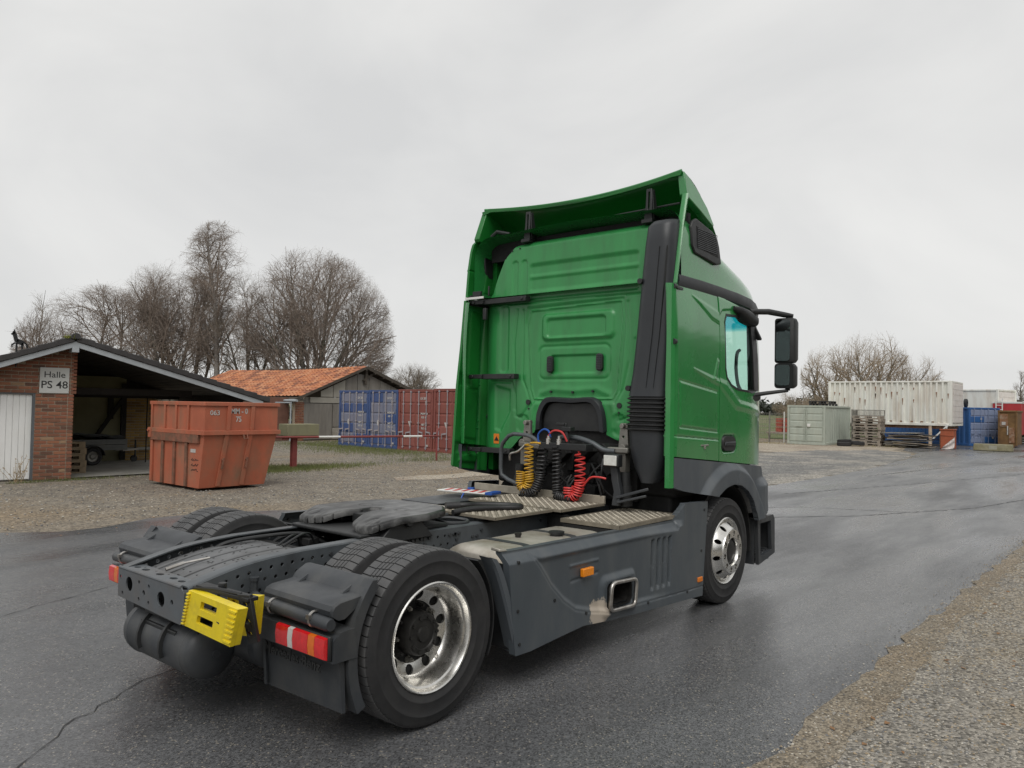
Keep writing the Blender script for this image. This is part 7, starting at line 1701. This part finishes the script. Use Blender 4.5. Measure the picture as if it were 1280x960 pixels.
# mirrors
for s in (-1, 1):
    hs = MB()
    def mr(z0, z1): return [[(4.625 if k else 4.60, s * (1.435 + (p[0] * (1 if k < 2 else .8))), z) for p in ((-.095, 0), (.095, 0))] for z in (z0, z1) for k in (0, 1)]
    prof = rrect_pts(0, 0, .098, .35, .05, 4)
    def shell(nm, zc, hz, y0, y1, r):
        m = MB(); m.loft([[(x, s * ((y0 + y1) / 2 + p[0] * k), zc + p[1] * k) for p in rrect_pts(0, 0, (y1 - y0) / 2, hz, r, 5)] for x, k in ((4.60, .97), (4.605, 1), (4.68, 1), (4.74, .9), (4.78, .6))])
        return m.build(nm, black, truck, smooth=45)
    a = shell('mirror_housing', 2.486, .226, 1.335, 1.535, .028); b = shell('mirror_housing', 2.132, .126, 1.335, 1.53, .035)
    for par, zc, hz in ((a, 2.487, .205), (b, 2.138, .103)):
        m = MB(); m.loft([[(x, s * (1.422 + p[0]), zc + p[1]) for p in rrect_pts(0, 0, .072, hz, .03, 4)] for x in (4.5985, 4.59)]); m.build('mirror_glass', mirror_m, par)
    m = MB(); m.tube([(4.20, s * 1.24, 2.745), (4.45, s * 1.33, 2.765), (4.62, s * 1.43, 2.745), (4.66, s * 1.50, 2.735)], [.028, .030, .028, .018], 10); m.cyl((4.66, s * 1.45, 2.70), (4.66, s * 1.45, 2.75), .025, 10); m.build('mirror_arm', black, truck, smooth=40); m = MB(); m.tube([(4.36, s * 1.18, 1.925), (4.50, s * 1.30, 1.955), (4.64, s * 1.46, 1.985)], [.022, .02, .016], 8)
    m.cyl((4.66, s * 1.45, 1.985), (4.66, s * 1.45, 2.03), .025, 10)
    m.build('mirror_arm', black, truck, smooth=40)
    m = MB(); m.loft([[(x, s * (1.225 + p[0]), z + p[1]) for p in rrect_pts(0, 0, wy, wz, min(wy, wz) * .8, 4)] for x, z, wy, wz in ((3.86, 2.745, .02, .02), (3.95, 2.73, .06, .035), (4.12, 2.69, .075, .065), (4.30, 2.66, .07, .055), (4.36, 2.65, .04, .03))]); m.build('mirror_foot', black, truck, smooth=45)
    m = MB(); m.loft([[(x, s * (1.17 + p[0]), z + p[1]) for p in rrect_pts(0, 0, .06, .04, .03, 4)] for x, z in ((4.10, 1.935), (4.2, 1.92), (4.42, 1.905), (4.52, 1.915))]); m.build('mirror_foot', black, truck, smooth=45)
    m = MB(); m.hexa([(4.38, s * 1.19, 2.68), (4.42, s * 1.19, 2.68), (4.50, s * 1.25, 2.50), (4.46, s * 1.26, 2.48)], [(4.38, s * 1.14, 2.68), (4.42, s * 1.14, 2.68), (4.50, s * 1.20, 2.50), (4.46, s * 1.21, 2.48)]); m.build('screen_wiper_guard', black, truck, bevel=.01)

# ------------------------------------------------------------------ wheel chocks in their holder, and the plate lying on the deck
ch = thing('wheel_chock', 'yellow plastic wheel chock with two slots, held behind the right frame rail', 'wheel chock', (-1.0, -.55, .57))
def local(m, o): m.v = [(x - o[0], y - o[1], z - o[2]) for x, y, z in m.v]; return m
oc = (-1.0, -.55, .57)
fx = Vector((-1.03, -.465, .782))
ux = Vector((-.02, -.40, .0)).normalized(); uy = Vector((-.012, -.34, 1)).normalized()
m = MB(); m.plate([(0, 0), (.52, 0), (.52, -.20), (0, -.20)], [rrect_pts(.24, -.055, .085, .022, .006, 2), rrect_pts(.23, -.135, .085, .022, .006, 2)], fx + Vector((0, .0, .01)), ux, uy, -.02)
m2 = MB(); m2.plate([(.42, 0), (.52, 0), (.52, -.20), (.42, -.20)], [], fx + Vector((.02, 0, .01)), ux, uy, -.035)
m2.plate([(0, .0), (.42, 0), (.42, -.014), (0, -.014)], [], fx + Vector((.02, 0, .01)), ux, uy, -.035)
m2.plate([(.0, -.186), (.42, -.186), (.42, -.20), (.0, -.20)], [], fx + Vector((.02, 0, .01)), ux, uy, -.035)
m2.plate([(.0, -.086), (.42, -.086), (.42, -.104), (.0, -.104)], [], fx + Vector((.02, 0, .01)), ux, uy, -.03)
for k in range(10): m2.plate([(.002, -.012 - k * .019), (.030, -.012 - k * .019), (.030, -.022 - k * .019), (.002, -.022 - k * .019)], [], fx + Vector((-.012, 0, .01)), ux, uy, -.014)
for k in range(7): m2.plate([(.445, -.012 - k * .027), (.518, -.012 - k * .027), (.518, -.024 - k * .027), (.445, -.024 - k * .027)], [], fx + Vector((-.008, 0, .01)), ux, uy, -.012)
m.v += []; 
local(m, oc).build('chock_face', yellow, ch, bevel=.003); local(m2, oc).build('chock_body', yellow, ch, bevel=.003)
ch2 = thing('wheel_chock', 'second yellow wheel chock, mostly hidden behind the slotted one', 'wheel chock', (-.85, -.80, .6))
oc2 = (-.85, -.80, .6)
m = MB(); m.plate([(0, 0), (.19, .01), (.16, -.19), (0, -.20)], [circle(.04 + .05 * (k % 3), -.03 - .055 * (k // 3) + .004 * (k % 3), .010, 8) for k in range(9)], (-.90, -.615, .77), Vector((.12, -.34, 0)).normalized(), (0, .1, 1), -.06)
local(m, oc2).build('chock_body', yellow, ch2, bevel=.004)
m = MB(); m.plate([(0, 0), (.07, .0), (.07, -.23), (.02, -.24)], [circle(.035, -.05, .012, 8), circle(.035, -.13, .012, 8), circle(.035, -.19, .012, 8)], (-.955, -.80, .815), Vector((.35, -.6, 0)).normalized(), (-.1, .2, 1), -.03)
m.tube([(-1.03, -.70, .70), (-1.045, -.80, .69), (-.98, -.88, .68)], .006, 6); m.tube([(-1.0, -.46, .80), (-.97, -.62, .815), (-.93, -.80, .81)], .012, 6); m.bar((-.97, -.48, .81), (-.90, -.86, .79), .07, .02); m.cyl((-.93, -.62, .81), (-.93, -.62, .84), .022, 10)
m.build('chock_holder', black, truck, bevel=.004)
np_ = thing('warning_board', 'narrow red and white board with blue ends lying on the left of the chassis', 'board', (2.18, .60, .975))
m = MB(); m.box((-.10, -.24, 0), (.10, .27, .012)); b0 = m.build('board', white_p, np_, bevel=.003)
m = MB()
for k in range(5): m.hexa([(-.085, -.20 + .09 * k, .0125), (.085, -.17 + .09 * k, .0125), (.085, -.13 + .09 * k, .0125), (-.085, -.16 + .09 * k, .0125)], [(-.085, -.20 + .09 * k, .014), (.085, -.17 + .09 * k, .014), (.085, -.13 + .09 * k, .014), (-.085, -.16 + .09 * k, .014)])
m.build('red_stripes', red_p, np_)
MB().box((-.09, -.31, -.005), (.09, -.24, .02)).build('end_cap', blue_p, np_, bevel=.004); MB().box((.10, .0, 0), (.14, .06, .03)).build('clip', blue_p, np_, bevel=.004)
m = MB(); m.tube(spline([(-.09, -.02, .0), (-.13, -.02, -.04), (-.14, -.01, -.12)], 5), .008, 6); m.build('strap', blue_p, np_, bevel=.004)
np_.rotation_euler = (0, 0, radians(12))
